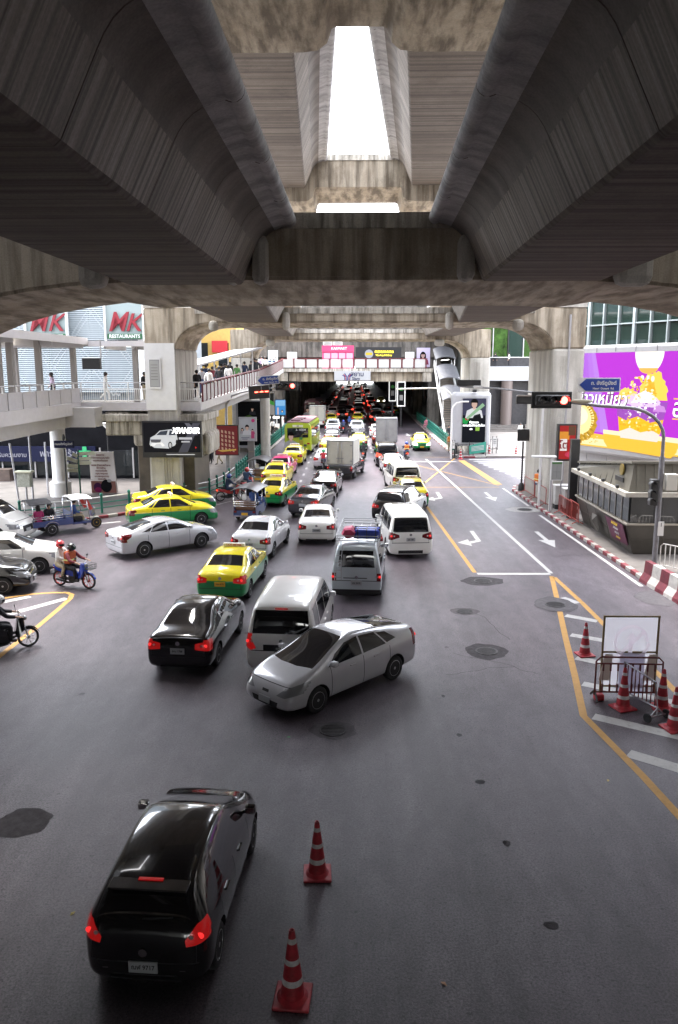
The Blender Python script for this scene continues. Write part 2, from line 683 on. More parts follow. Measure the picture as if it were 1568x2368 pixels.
def region(bm, proj, poly, mi, lim=None, ndir=None, nmin=.15):
    """assign material mi to the surface seen inside a convex polygon, cut exactly"""
    ax = {'L': (1, 2), 'R': (1, 2), 'rear': (0, 2), 'front': (0, 2), 'top': (0, 1)}[proj]
    nd = {'L': Vector((-1, 0, 0)), 'R': Vector((1, 0, 0)), 'rear': Vector((0, -1, 0)), 'front': Vector((0, 1, 0)), 'top': Vector((0, 0, 1))}[proj]
    cx = sum(p[0] for p in poly) / len(poly)
    cy = sum(p[1] for p in poly) / len(poly)
    x0, x1 = min(p[0] for p in poly) - .35, max(p[0] for p in poly) + .35
    y0, y1 = min(p[1] for p in poly) - .35, max(p[1] for p in poly) + .35
    fs = []
    for f in bm.faces:
        if f.material_index == 3:
            continue
        c = f.calc_center_median()
        if f.normal.dot(nd) < nmin or not (x0 < c[ax[0]] < x1 and y0 < c[ax[1]] < y1):
            continue
        if lim and not lim(c):
            continue
        fs.append(f)
    n = len(poly)
    for i in range(n):
        p, q = poly[i], poly[(i + 1) % n]
        e = (q[0] - p[0], q[1] - p[1])
        nn = (e[1], -e[0])
        if (cx - p[0]) * nn[0] + (cy - p[1]) * nn[1] < 0:
            nn = (-nn[0], -nn[1])
        pc, pn = [0, 0, 0], [0, 0, 0]
        pc[ax[0]], pc[ax[1]] = p
        pn[ax[0]], pn[ax[1]] = nn
        if not fs:
            return
        ge = set()
        gv = set()
        for f in fs:
            ge.update(f.edges)
            gv.update(f.verts)
        ret = bmesh.ops.bisect_plane(bm, geom=list(gv) + list(ge) + fs, dist=1e-5, plane_co=pc, plane_no=pn)
        cand = [g for g in ret['geom'] if isinstance(g, bmesh.types.BMFace)]
        fs = [f for f in cand if f.is_valid and (f.calc_center_median() - Vector(pc)).dot(Vector(pn)) > 0]
    for f in fs:
        f.material_index = mi


WHEELS = {}


def wheel_meshes(r, w, kind):
    k = (r, w, kind)
    if k in WHEELS:
        return WHEELS[k]
    t = MB()
    t.lathe([(r * .62, -w / 2 + .01), (r * .72, -w / 2), (r * .93, -w / 2 + .01), (r, -w / 2 + .04), (r, w / 2 - .04), (r * .93, w / 2 - .01), (r * .72, w / 2), (r * .62, w / 2 - .01)], 24, 0, axis='x')
    m = MB()
    x = w / 2 - .012
    m.lathe([(r * .66, x - .06), (r * .68, x), (r * .61, x + .006), (r * .58, x - .05)], 24, 0, axis='x', cap=False)
    m.lathe([(r * .16, x - .06), (r * .15, x), (.001, x + .008)], 12, 0, axis='x', cap=False)
    m.lathe([(r * .6, x - .062), (.001, x - .06)], 24, 1, axis='x', cap=False)
    n = {'steel': 7, 'five': 5, 'ten': 9}[kind]
    for i in range(n):
        a = 2 * PI * i / n
        c, s_ = math.cos(a), math.sin(a)
        wd = r * (.10 if n > 6 else .15)
        v = []
        for rr, ww, xx in ((r * .1, wd * .8, x - .002), (r * .62, wd, x - .004)):
            for sg in (-1, 1):
                v.append((xx, rr * c - sg * ww * s_, rr * s_ + sg * ww * c))
        v += [(q[0] - .035, q[1], q[2]) for q in v]
        m.add(v, [(0, 1, 3, 2), (4, 6, 7, 5), (0, 2, 6, 4), (1, 5, 7, 3)], 0)
    WHEELS[k] = (t.mesh('wheel', TYRE), m.mesh('rim', [RIMM, WELL]))
    return WHEELS[k]


def add_wheels(root, spec, kind='five'):
    tm, rm = wheel_meshes(spec['wr'], spec.get('ww', .2), kind)
    for y in spec['axles']:
        for s in (-1, 1):
            wh = inst('wheel', tm, root, (s * (spec['W'] / 2 - spec.get('ww', .2) / 2 - .015), y, spec['wr']))
            if s < 0:
                wh.rotation_euler = (0, 0, PI)
            inst('rim', rm, wh)


def split_out(bm, idx, name, m, root, mats=None, push=0.0):
    """lift the faces of a material index into objects of their own, one per connected patch"""
    fs = [f for f in bm.faces if f.material_index == idx]
    seen, groups = set(), []
    fset = set(fs)
    for f in fs:
        if f in seen:
            continue
        st, grp = [f], []
        seen.add(f)
        while st:
            g = st.pop()
            grp.append(g)
            for e in g.edges:
                for h in e.link_faces:
                    if h in fset and h not in seen:
                        seen.add(h)
                        st.append(h)
        groups.append(grp)
    out = []
    for grp in groups:
        if sum(f.calc_area() for f in grp) < .0015:
            continue
        vi, vs, fl = {}, [], []
        for f in grp:
            r = []
            for v in f.verts:
                if v not in vi:
                    vi[v] = len(vs)
                    vs.append(v.co + v.normal * push)
                r.append(vi[v])
            fl.append(r)
        me = bpy.data.meshes.new(name)
        me.from_pydata(vs, [], fl)
        for p in me.polygons:
            p.use_smooth = True
        me.materials.append(m)
        out.append(inst(name, me, root))
    return out


def build_car(name, spec, plate='', platemat=PLATE, rim='five', taxi=False, roof_rail=False):
    """returns an Empty with its parts; body material slots: 0 upper paint, 1 lower paint, 2 trim, 3 wheel well"""
    L, W, H = spec['L'], spec['W'], spec['H']
    bm = shell(spec)
    bm.normal_update()
    y_ = lambda v: v * L / 2
    x_ = lambda v: v * W / 2
    z_ = lambda v: v * H
    if taxi:
        zsp = spec.get('split', .54)
        for pr, n in (('L', None), ('R', None)):
            region(bm, pr, [(-L, -.2), (L, -.2), (L, z_(zsp)), (-L, z_(zsp))], 1, nmin=-.01)
        region(bm, 'rear', [(-W, -.2), (W, -.2), (W, z_(zsp)), (-W, z_(zsp))], 1, lim=lambda c: c.y < 0, nmin=.05)
        region(bm, 'front', [(-W, -.2), (W, -.2), (W, z_(zsp)), (-W, z_(zsp))], 1, lim=lambda c: c.y > 0, nmin=.05)
    # panel gaps
    for ys in spec.get('seams', []):
        for pr in 'LR':
            region(bm, pr, [(y_(ys) - .009, z_(.17)), (y_(ys) + .009, z_(.17)), (y_(ys) + .009, z_(spec['belt'])), (y_(ys) - .009, z_(spec['belt']))], 2, nmin=.3)
    for pr in 'LR':
        region(bm, pr, [(y_(spec['seams'][0]), z_(.165)), (y_(spec['seams'][-1]), z_(.165)), (y_(spec['seams'][-1]), z_(.165) - .05), (y_(spec['seams'][0]), z_(.165) - .05)], 2, nmin=.2)
    rb = spec.get('rear_gap', .36)
    for poly in spec.get('trim', []) + [('rear', [(-.84, rb), (.84, rb), (.84, rb + .011), (-.84, rb + .011)]), ('rear', [(-.55, .13), (.55, .13), (.55, .20), (-.55, .20)])] + [('rear', [(s * .80, rb), (s * .81, rb), (s * .81, .60), (s * .80, .60)]) for s in (-1, 1)] + [('front', [(-.80, .50), (.80, .50), (.80, .51), (-.80, .51)])]:
        region(bm, poly[0], [(a * (W / 2 if poly[0] in ('rear', 'front', 'top') else L / 2), b * (H if poly[0] != 'top' else L / 2)) for a, b in poly[1]], 2, lim=(lambda c: c.y < 0) if poly[0] == 'rear' else ((lambda c: c.y > 0) if poly[0] == 'front' else None), nmin=.1)
    for a in spec['side_glass']:
        for pr in 'LR':
            region(bm, pr, [(y_(p), z_(q)) for p, q in a], 12, nmin=.2)
    pr, poly = spec['rw']
    region(bm, pr, [(x_(a), (y_(b) if pr == 'top' else z_(b))) for a, b in poly], 11, lim=lambda c: c.y < 0 and c.z > .4 * H, nmin=.08)
    pr, poly = spec['ws']
    region(bm, pr, [(x_(a), (y_(b) if pr == 'top' else z_(b))) for a, b in poly], 10, lim=lambda c: c.y > 0 and c.z > .4 * H, nmin=.08)
    if spec.get('sunroof'):
        region(bm, 'top', [(x_(a), y_(b)) for a, b in spec['sunroof']], 16)
    for key, idx in (('tail', 14), ('head', 13)):
        for pr, poly in spec[key]:
            if pr == 'side':
                for q in 'LR':
                    region(bm, q, [(y_(a), z_(b)) for a, b in poly], idx, lim=(lambda c: c.y < -L * .3) if key == 'tail' else (lambda c: c.y > L * .25), nmin=.12)
            else:
                for s in (1, -1):
                    region(bm, pr, [(s * x_(a), z_(b)) for a, b in poly], idx, lim=(lambda c: c.y < 0) if key == 'tail' else (lambda c: c.y > 0), nmin=.12)
    for pr, poly in spec.get('grille', []):
        region(bm, pr, [(x_(a), z_(b)) for a, b in poly], 15, lim=lambda c: c.y > 0, nmin=.1)
    root = thing(name, None, None)
    bvh = BVHTree.FromBMesh(bm)
    # body
    body = bpy.data.meshes.new('body')
    b2 = bm.copy()
    bmesh.ops.delete(b2, geom=[f for f in b2.faces if f.material_index > 3], context='FACES')
    b2.to_mesh(body)
    b2.free()
    for m in (WHITEM, WHITEM, MDARK, WELL):
        body.materials.append(m)
    bo = inst('body', body, root)
    for idx, nm, m in ((10, 'windscreen', GLASS), (11, 'rear_window', GLASS), (12, 'side_window', GLASS), (13, 'headlight', HEAD), (15, 'grille', MDARK), (16, 'sunroof', GLASS)):
        split_out(bm, idx, nm, m, root)
    for tl in split_out(bm, 14, 'tail_light', TAIL, root):
        cs = [v.co for v in tl.data.vertices]
        c = sum(cs, Vector()) / len(cs)
        sg = 1 if c.x > 0 else -1
        for dx, nm, m_, r5 in ((.035, 'bulb', mat('bulb red', (.35, .01, .01), .3, emit=.25, ecol=(1, .03, .03)), .05), (-.07, 'reverse_lamp', mat('clear lamp', (.42, .36, .36), .2, coat=.6), .035)):
            q = bvh.ray_cast(Vector((c.x + sg * dx, -9, c.z)), Vector((0, 1, 0)))[0]
            if q and q.y < -L * .3:
                m = MB()
                m.ball((q.x, q.y, q.z), (r5, .012, r5 * .9), 0, 10, 5)
                m.obj(nm, m_, tl)
    bm.free()
    add_wheels(root, spec, rim)

    def hit(o, d):
        r = bvh.ray_cast(Vector(o), Vector(d))
        return r[0]
    # mirrors and handles
    my = y_(spec['mirror'])
    for s in (-1, 1):
        mz = z_(spec['belt']) + .05
        p = hit((s * 3, my, mz - .08), (-s, 0, 0)) or Vector((s * W / 2, my, mz))
        m = MB()
        m.cbox((0, 0, .02), (.17, .14, .14), 0, .045)
        m.bar((-s * .12, .02, -.04), (-s * .02, 0, 0), .05)
        mo = m.obj('wing_mirror', WHITEM, root, (p.x + s * .07, my, mz + .02))
        g = MB()
        g.cbox((0, -.072, .02), (.13, .008, .10), 0, .003)
        g.obj('mirror_glass', CHROME, mo)
    for hy in spec.get('handles', []):
        for s in (-1, 1):
            p = hit((s * 3, y_(hy), z_(spec['belt']) - .11), (-s, 0, 0))
            if p:
                m = MB()
                m.cbox((0, 0, 0), (.035, .19, .03), 0, .01)
                m.obj('door_handle', spec.get('handle_mat', WHITEM), root, (p.x + s * .012, y_(hy), p.z))
    # rear plate
    pz = z_(spec.get('plate_z', .42))
    p = hit((0, -9, pz), (0, 1, 0))
    if p:
        m = MB()
        m.cbox((0, 0, 0), (.36, .02, .15), 0)
        po = m.obj('number_plate', platemat, root, (0, p.y - .016, pz))
        if plate:
            text('plate_lettering', plate, .085 if len(plate) < 8 else .075, WHTTXT if platemat.name.endswith('black') else BLKTXT, po, (0, -.012, 0), ext=.001, bold=.002, sx=.9)
        # badge
        m = MB()
        m.lathe([(.055, -.008), (.055, .008)], 12, 0, axis='y')
        q = hit((0, -9, pz + .19), (0, 1, 0))
        if q:
            m.obj('badge', CHROME, root, (0, q.y - .006, pz + .19))
    if spec.get('front_plate', True):
        fz = z_(spec.get('fplate_z', .27))
        p = hit((0, 9, fz), (0, -1, 0))
        if p:
            m = MB()
            m.cbox((0, 0, 0), (.36, .02, .15), 0)
            m.obj('number_plate', platemat, root, (0, p.y + .016, fz))
    # brake lamp strip in the top of the rear window, wiper
    if spec.get('high_lamp'):
        hz = z_(spec['high_lamp'])
        p = hit((0, -9, hz), (0, 1, 0))
        if p:
            m = MB()
            m.cbox((0, 0, 0), (.32, .05, .025))
            m.obj('brake_light', TAILDIM, root, (0, p.y - .008, hz))
    if spec.get('spoiler'):
        sy = y_(-.80)
        q = hit((0, sy, 9), (0, 0, -1))
        m = MB()
        m.cbox((0, 0, 0), (W * .62, .24, .035), 0, .015)
        m.obj('roof_spoiler', C_['black'], root, (0, sy - .03, q.z + .015))
        q = hit((0, -9, z_(.72)), (0, 1, 0))
        m = MB()
        m.bar((-.02, q.y - .02, z_(.715)), (.36, q.y - .01, z_(.735)), .018)
        m.obj('rear_wiper', MDARK, root)
        m = MB()
        m.bar((-.52, y_(-.99) - .01, z_(.30)), (.52, y_(-.99) - .01, z_(.30)), .012, .012)
        m.obj('bumper_trim', CHROME, root)
    if taxi:
        m = MB()
        m.cbox((0, 0, 0), (.78, .14, .13), 0, .03)
        ty = y_(spec.get('sign_y', 0.0))
        q = hit((0, ty, 9), (0, 0, -1))
        ts = m.obj('roof_sign', mat('taxi sign', (.85, .80, .72), .4), root, (0, ty, q.z + .06))
        text('sign_lettering', 'TAXI-METER', .10, mat('red lettering', (.5, .05, .04), .5), ts, (0, -.073, 0), ext=.001, bold=.002)
    return root


def recolor(root, up, low=None, tail=None, plate=None, head=None):
    low = low or up
    for c in root.children:
        k = c.name.split('.')[0]
        if k == 'body':
            for i, m in ((0, up), (1, low)):
                c.material_slots[i].link = 'OBJECT'
                c.material_slots[i].material = m
        elif k in ('wing_mirror', 'door_handle'):
            c.material_slots[0].link = 'OBJECT'
            c.material_slots[0].material = up if k == 'wing_mirror' else low
        elif k == 'tail_light' and tail:
            c.material_slots[0].link = 'OBJECT'
            c.material_slots[0].material = tail
        elif k == 'headlight' and head:
            c.material_slots[0].link = 'OBJECT'
            c.material_slots[0].material = head


SEDAN = dict(L=4.42, W=1.72, H=1.48, wr=.31, axles=(-1.33, 1.30), belt=.66, mirror=.36, handles=(-.27, .10), seams=(-.50, -.09, .34), plate_z=.47, high_lamp=None, fplate_z=.27, sign_y=-.02,
             st=[(-1.0, .22, .50, .53, .82, .80, .70), (-.975, .15, .63, .68, .93, .90, .78), (-.90, .14, .67, .735, .99, .94, .80), (-.70, .13, .685, .76, 1, .95, .78),
                 (-.60, .13, .69, .80, 1, .95, .76), (-.40, .13, .69, .965, 1, .95, .70), (-.22, .13, .685, 1.0, 1, .95, .70), (.02, .13, .67, 1.005, 1, .95, .70), (.17, .13, .66, .965, 1, .95, .70),
                 (.34, .13, .65, .84, 1, .95, .74), (.53, .13, .64, .705, 1, .95, .78), (.72, .13, .61, .665, 1, .93, .76), (.88, .14, .55, .60, .97, .88, .72), (.965, .15, .44, .49, .90, .80, .66), (1.0, .2, .33, .37, .76, .7, .6)],
             side_glass=[[(-.48, .70), (-.105, .69), (-.105, .93), (-.33, .93)], [(-.08, .69), (.35, .68), (.30, .75), (.13, .915), (-.08, .935)], [(-.59, .72), (-.50, .71), (-.385, .895), (-.40, .90)]],
             rw=('top', [(-.70, -.665), (.70, -.665), (.60, -.415), (-.60, -.415)]), ws=('top', [(-.74, .50), (.74, .50), (.60, .195), (-.60, .195)]),
             tail=[('rear', [(.52, .50), (.52, .60), (.98, .655), (.98, .47)]), ('side', [(-1.0, .48), (-.83, .60), (-.86, .66), (-1.0, .66)])],
             head=[('front', [(.50, .36), (.50, .45), (.98, .56), (.98, .40)]), ('side', [(.82, .42), (1.0, .38), (1.0, .50), (.80, .53)])],
             grille=[('front', [(-.36, .36), (.36, .36), (.40, .44), (-.40, .44)]), ('front', [(-.45, .18), (.45, .18), (.42, .24), (-.42, .24)])])


def variant(base, **kw):
    d = dict(base)
    d.update(kw)
    return d


CIVIC = variant(SEDAN, L=4.62, W=1.80, H=1.42, wr=.325, axles=(-1.35, 1.37), handles=(-.25, .12),
                st=[(-1.0, .24, .60, .64, .84, .82, .70), (-.98, .16, .70, .76, .94, .90, .78), (-.92, .14, .71, .775, .99, .94, .78), (-.78, .13, .705, .80, 1, .95, .76),
                    (-.55, .13, .70, .90, 1, .95, .70), (-.28, .13, .695, .985, 1, .95, .68), (-.08, .13, .685, 1.01, 1, .95, .68), (.10, .13, .675, .99, 1, .95, .68), (.24, .13, .665, .93, 1, .95, .70),
                    (.40, .13, .655, .80, 1, .95, .75), (.52, .13, .645, .715, 1, .95, .78), (.70, .13, .62, .67, 1, .93, .76), (.86, .14, .56, .61, .98, .89, .72), (.96, .15, .46, .51, .90, .80, .66), (1.0, .2, .35, .39, .76, .7, .6)],
                side_glass=[[(-.44, .72), (-.10, .71), (-.10, .94), (-.26, .925), (-.36, .86)], [(-.075, .71), (.37, .69), (.30, .78), (.15, .90), (-.075, .94)], [(-.60, .745), (-.46, .725), (-.38, .84), (-.42, .84)]],
                rw=('top', [(-.66, -.74), (.66, -.74), (.58, -.33), (-.58, -.33)]), ws=('top', [(-.72, .49), (.72, .49), (.58, .17), (-.58, .17)]),
                tail=[('rear', [(.46, .56), (.46, .68), (.98, .75), (.98, .52)]), ('side', [(-1.0, .52), (-.82, .66), (-.80, .735), (-1.0, .75)])])

PRIUS = variant(SEDAN, L=4.48, W=1.745, H=1.49, wr=.315, axles=(-1.33, 1.37), belt=.65, mirror=.40, handles=(-.27, .10), seams=(-.50, -.07, .42), plate_z=.40,
                st=[(-1.0, .26, .62, .70, .84, .82, .70), (-.98, .17, .70, .80, .94, .90, .74), (-.93, .15, .715, .835, .98, .93, .74), (-.75, .13, .71, .885, 1, .95, .70),
                    (-.50, .13, .70, .945, 1, .95, .68), (-.25, .13, .68, .99, 1, .95, .67), (-.03, .13, .665, 1.01, 1, .95, .66), (.12, .13, .65, .985, 1, .95, .66), (.28, .13, .64, .90, 1, .95, .70),
                    (.48, .13, .63, .77, 1, .95, .76), (.64, .13, .61, .685, 1, .94, .78), (.78, .13, .57, .625, 1, .91, .74), (.90, .13, .50, .555, .96, .84, .68), (.97, .14, .40, .45, .86, .74, .6), (1.0, .18, .30, .33, .70, .62, .5)],
                side_glass=[[(-.45, .70), (-.085, .68), (-.085, .935), (-.33, .91)], [(-.06, .68), (.44, .655), (.30, .80), (.13, .91), (-.06, .94)], [(-.63, .735), (-.47, .71), (-.36, .895), (-.50, .865)]],
                rw=('top', [(-.62, -.90), (.62, -.90), (.56, -.42), (-.56, -.42)]), ws=('top', [(-.76, .62), (-.3, .665), (.3, .665), (.76, .62), (.57, .11), (-.57, .11)]),
                tail=[('rear', [(.66, .52), (.66, .74), (.98, .76), (.98, .50)]), ('side', [(-1.0, .52), (-.90, .56), (-.90, .78), (-1.0, .78)])],
                head=[('front', [(.42, .37), (.62, .47), (.98, .58), (.98, .42), (.70, .36)]), ('side', [(.76, .49), (.98, .38), (1.0, .46), (.78, .56)])],
                grille=[('front', [(-.42, .14), (.42, .14), (.50, .27), (-.50, .27)]), ('front', [(-.12, .37), (.12, .37), (.12, .41), (-.12, .41)])], fplate_z=.26)

HATCH = variant(SEDAN, L=3.74, W=1.63, H=1.48, wr=.29, axles=(-1.20, 1.25), belt=.64, mirror=.42, handles=(-.40, .06), seams=(-.56, -.14, .38), plate_z=.33,
                st=[(-1.0, .22, .46, .50, .70, .68, .60), (-.975, .16, .58, .63, .86, .83, .70), (-.92, .14, .64, .74, .96, .92, .74), (-.84, .13, .66, .87, 1, .95, .71),
                    (-.72, .13, .665, .955, 1, .95, .68), (-.45, .13, .66, .995, 1, .95, .69), (-.15, .13, .65, 1.015, 1, .95, .70), (.08, .13, .64, .995, 1, .95, .70), (.22, .13, .635, .92, 1, .95, .71),
                    (.44, .13, .63, .78, 1, .95, .76), (.62, .13, .62, .69, 1, .94, .78), (.78, .13, .58, .645, 1, .91, .74), (.91, .13, .51, .565, .96, .85, .68), (.975, .14, .42, .46, .87, .76, .62), (1.0, .18, .30, .34, .72, .66, .55)],
                side_glass=[[(-.55, .69), (-.155, .67), (-.155, .93), (-.50, .915)], [(-.125, .67), (.42, .66), (.38, .72), (.10, .92), (-.125, .93)], [(-.80, .70), (-.60, .69), (-.57, .90), (-.74, .90)]],
                rw=('rear', [(-.64, .70), (.64, .70), (.55, .90), (-.55, .90)]), ws=('top', [(-.76, .59), (.76, .59), (.58, .115), (-.58, .115)]),
                tail=[('rear', [(.66, .52), (.64, .57), (.80, .68), (.99, .70), (.99, .54)])],
                trim=[('rear', [(-.5, .24), (.5, .24), (.5, .255), (-.5, .255)])], spoiler=True, high_lamp=.925)

MPV = variant(SEDAN, L=4.90, W=1.84, H=1.90, wr=.345, axles=(-1.48, 1.46), belt=.56, mirror=.50, handles=(-.22, .02), seams=(-.60, -.10, .36), plate_z=.44, high_lamp=None,
              st=[(-1.0, .16, .46, .54, .88, .86, .78), (-.99, .11, .52, .66, .96, .93, .80), (-.97, .10, .545, .82, .99, .96, .80), (-.93, .10, .55, .955, 1, .97, .80),
                  (-.82, .10, .55, .985, 1, .97, .81), (-.3, .10, .55, 1.0, 1, .97, .82), (.15, .10, .55, .995, 1, .97, .82), (.33, .10, .55, .955, 1, .97, .82), (.50, .10, .55, .82, 1, .97, .83),
                  (.68, .10, .545, .63, 1, .96, .82), (.80, .10, .52, .575, 1, .93, .78), (.91, .10, .46, .51, .96, .88, .72), (.975, .11, .38, .42, .88, .78, .65), (1.0, .15, .27, .30, .74, .68, .56)],
              side_glass=[[(-.56, .60), (-.115, .59), (-.115, .91), (-.56, .915)], [(-.085, .59), (.34, .585), (.34, .86), (.28, .91), (-.085, .91)], [(-.90, .62), (-.59, .605), (-.59, .915), (-.86, .90)], [(.37, .59), (.60, .58), (.40, .82)]],
              rw=('rear', [(-.80, .60), (.80, .60), (.72, .905), (-.72, .905)]), ws=('top', [(-.80, .655), (.80, .655), (.68, .35), (-.68, .35)]),
              tail=[('rear', [(.50, .485), (.52, .545), (.86, .60), (.99, .60), (.99, .44), (.86, .43)]), ('side', [(-1.0, .44), (-.93, .46), (-.93, .60), (-1.0, .60)])],
              head=[('front', [(.50, .33), (.50, .41), (.98, .47), (.98, .34)]), ('side', [(.84, .37), (1.0, .34), (1.0, .44), (.84, .46)])],
              grille=[('front', [(-.42, .24), (.42, .24), (.44, .38), (-.44, .38)])])
MPVA = variant(MPV, high_lamp=.925, tail=[('rear', [(.48, .43), (.52, .52), (.86, .56), (.90, .60), (.99, .60), (.99, .42), (.86, .37)]), ('side', [(-1.0, .42), (-.93, .44), (-.93, .60), (-1.0, .60)])],
               trim=[('rear', [(-.50, .36), (.50, .36), (.50, .45), (-.50, .45)])], plate_z=.40)
MPVB = variant(MPV, sunroof=[(-.48, .22), (.48, .22), (.48, .02), (-.48, .02)])

VAN = variant(MPV, L=4.70, W=1.69, H=1.98, wr=.32, axles=(-1.38, 1.28), belt=.52, mirror=.62, handles=(.10, .30), seams=(-.05, .22, .62), plate_z=.33, high_lamp=None,
              st=[(-1.0, .14, .50, .60, .92, .90, .82), (-.993, .11, .53, .74, .97, .95, .82), (-.975, .10, .54, .90, 1, .97, .80), (-.94, .10, .54, .965, 1, .97, .80),
                  (-.82, .10, .54, .985, 1, .97, .80), (0, .10, .54, 1.0, 1, .97, .81), (.45, .10, .54, .985, 1, .97, .81), (.60, .10, .54, .93, 1, .97, .81), (.76, .10, .535, .74, 1, .96, .82),
                  (.90, .10, .51, .565, .99, .93, .82), (.96, .10, .45, .50, .96, .90, .78), (.99, .11, .36, .40, .92, .85, .72), (1.0, .14, .27, .30, .84, .80, .7)],
              side_glass=[[(-.90, .57), (-.66, .57), (-.66, .88), (-.88, .88)], [(-.63, .57), (-.35, .57), (-.35, .88), (-.63, .88)], [(-.32, .57), (-.06, .57), (-.06, .88), (-.32, .88)], [(-.03, .57), (.22, .57), (.22, .88), (-.03, .88)], [(.26, .57), (.74, .57), (.60, .86), (.26, .88)]],
              rw=('rear', [(-.72, .60), (.72, .60), (.66, .88), (-.66, .88)]), ws=('front', [(-.80, .58), (.80, .58), (.70, .90), (-.70, .90)]),
              trim=[('rear', [(-1.1, .08), (1.1, .08), (1.1, .215), (-1.1, .215)]), ('rear', [(-.52, .405), (.42, .405), (.42, .42), (-.52, .42)])],
              tail=[('rear', [(.80, .36), (.80, .50), (.97, .50), (.97, .36)])], head=[('front', [(.62, .32), (.62, .42), (.92, .42), (.92, .32)])], grille=[('front', [(-.5, .33), (.5, .33), (.5, .40), (-.5, .40)])])

SUV = variant(MPV, L=4.75, W=1.86, H=1.80, wr=.37, axles=(-1.38, 1.37), belt=.62, mirror=.36, handles=(-.26, .10), seams=(-.52, -.10, .32), plate_z=.46, high_lamp=.945,
              st=[(-1.0, .24, .50, .56, .86, .84, .74), (-.985, .18, .60, .68, .95, .92, .78), (-.95, .17, .635, .80, .99, .95, .76), (-.87, .17, .64, .93, 1, .95, .72),
                  (-.78, .17, .64, .975, 1, .95, .71), (-.35, .17, .635, 1.0, 1, .95, .72), (.0, .17, .63, 1.0, 1, .95, .72), (.15, .17, .625, .955, 1, .95, .72), (.30, .17, .62, .83, 1, .95, .76),
                  (.44, .17, .62, .70, 1, .95, .80), (.65, .17, .60, .665, 1, .94, .80), (.85, .17, .57, .63, .99, .91, .76), (.95, .18, .50, .56, .93, .84, .70), (1.0, .22, .36, .40, .78, .72, .6)],
              side_glass=[[(-.52, .67), (-.115, .655), (-.115, .925), (-.50, .92)], [(-.085, .655), (.32, .645), (.28, .74), (.12, .90), (-.085, .925)], [(-.86, .70), (-.56, .68), (-.54, .92), (-.78, .90)]],
              rw=('rear', [(-.72, .68), (.72, .68), (.64, .915), (-.64, .915)]), ws=('top', [(-.76, .43), (.76, .43), (.62, .165), (-.62, .165)]),
              tail=[('rear', [(.56, .53), (.56, .60), (.99, .65), (.99, .52)]), ('side', [(-1.0, .53), (-.88, .57), (-.88, .64), (-1.0, .65)])],
              head=[('front', [(.50, .46), (.50, .54), (.98, .58), (.98, .46)]), ('side', [(.84, .48), (1.0, .46), (1.0, .54), (.84, .58)])])

PICKUP = variant(SUV, L=5.25, W=1.85, H=1.76, wr=.375, axles=(-1.45, 1.65), belt=.60, mirror=.26, handles=(-.12, .16), seams=(-.26, .02, .28), plate_z=.33, high_lamp=None,
                 st=[(-1.0, .26, .50, .53, .90, .88, .80), (-.99, .24, .58, .605, .97, .94, .84), (-.96, .23, .60, .625, 1, .96, .84), (-.60, .20, .605, .63, 1, .96, .84), (-.335, .18, .61, .635, 1, .96, .84), (-.31, .18, .61, .66, 1, .96, .80),
                     (-.285, .18, .61, .93, 1, .96, .72), (-.22, .18, .61, .985, 1, .96, .72), (.0, .17, .61, 1.0, 1, .95, .72), (.12, .17, .605, .955, 1, .95, .72), (.26, .17, .60, .80, 1, .95, .78), (.36, .17, .60, .70, 1, .95, .80), (.60, .17, .585, .655, 1, .94, .80), (.85, .17, .55, .61, .99, .90, .76), (.95, .18, .48, .54, .93, .84, .70), (1.0, .22, .36, .40, .78, .72, .6)],
                 side_glass=[[(-.255, .65), (-.005, .645), (-.005, .92), (-.22, .915)], [(.015, .645), (.28, .64), (.10, .90), (.015, .92)]],
                 rw=('rear', [(-.64, .68), (.64, .68), (.58, .92), (-.58, .92)]), ws=('top', [(-.76, .345), (.76, .345), (.62, .125), (-.62, .125)]),
                 trim=[('top', [(-.76, -.94), (.76, -.94), (.76, -.36), (-.76, -.36)]), ('rear', [(-1, .22), (1, .22), (1, .30), (-1, .30)])],
                 tail=[('rear', [(.80, .37), (.80, .58), (.985, .58), (.985, .37)]), ('side', [(-1.0, .40), (-.95, .40), (-.95, .58), (-1.0, .58)])])

EXTRA_COLS = dict(yellow=paint('taxi yellow', (.84, .70, .015), .3), green=paint('taxi green', (.008, .27, .07), .3), white=paint('white', (.84, .83, .80)), silver=paint('silver', (.55, .55, .575), .24, .2),
                  pearl=paint('light silver', (.70, .70, .72), .27, .08), black=paint('black', (.012, .012, .014), .16), grey=paint('dark grey', (.055, .057, .068), .22, .3), pink=paint('taxi pink', (.62, .03, .16), .3),
                  icy=paint('pale blue silver', (.52, .58, .62), .3, .1), brown=paint('dark brown', (.03, .024, .022), .2), red=paint('dark red', (.10, .012, .015), .25))
C_ = EXTRA_COLS
PLATEK = mat('number plate black', (.02, .02, .025), .4)

PROTO = {}
FIRST = {}


def proto(key, *a, **k):
    if key not in PROTO:
        PROTO[key] = build_car(*a, **k)
        FIRST[key] = True
        TREE_OF(PROTO[key])
    if FIRST[key]:
        FIRST[key] = False
        return PROTO[key]
    return copy_tree(PROTO[key])


SPECS = dict(sedan=(SEDAN, {}), taxi=(SEDAN, dict(taxi=True, platemat=PLATEY)), civic=(CIVIC, dict(rim='ten')), prius=(PRIUS, {}), hatch=(HATCH, {}), mpv=(MPV, {}), mpva=(MPVA, dict(platemat=PLATEK)), mpvb=(MPVB, {}), van=(VAN, {}), suv=(SUV, {}), pickup=(PICKUP, {}))


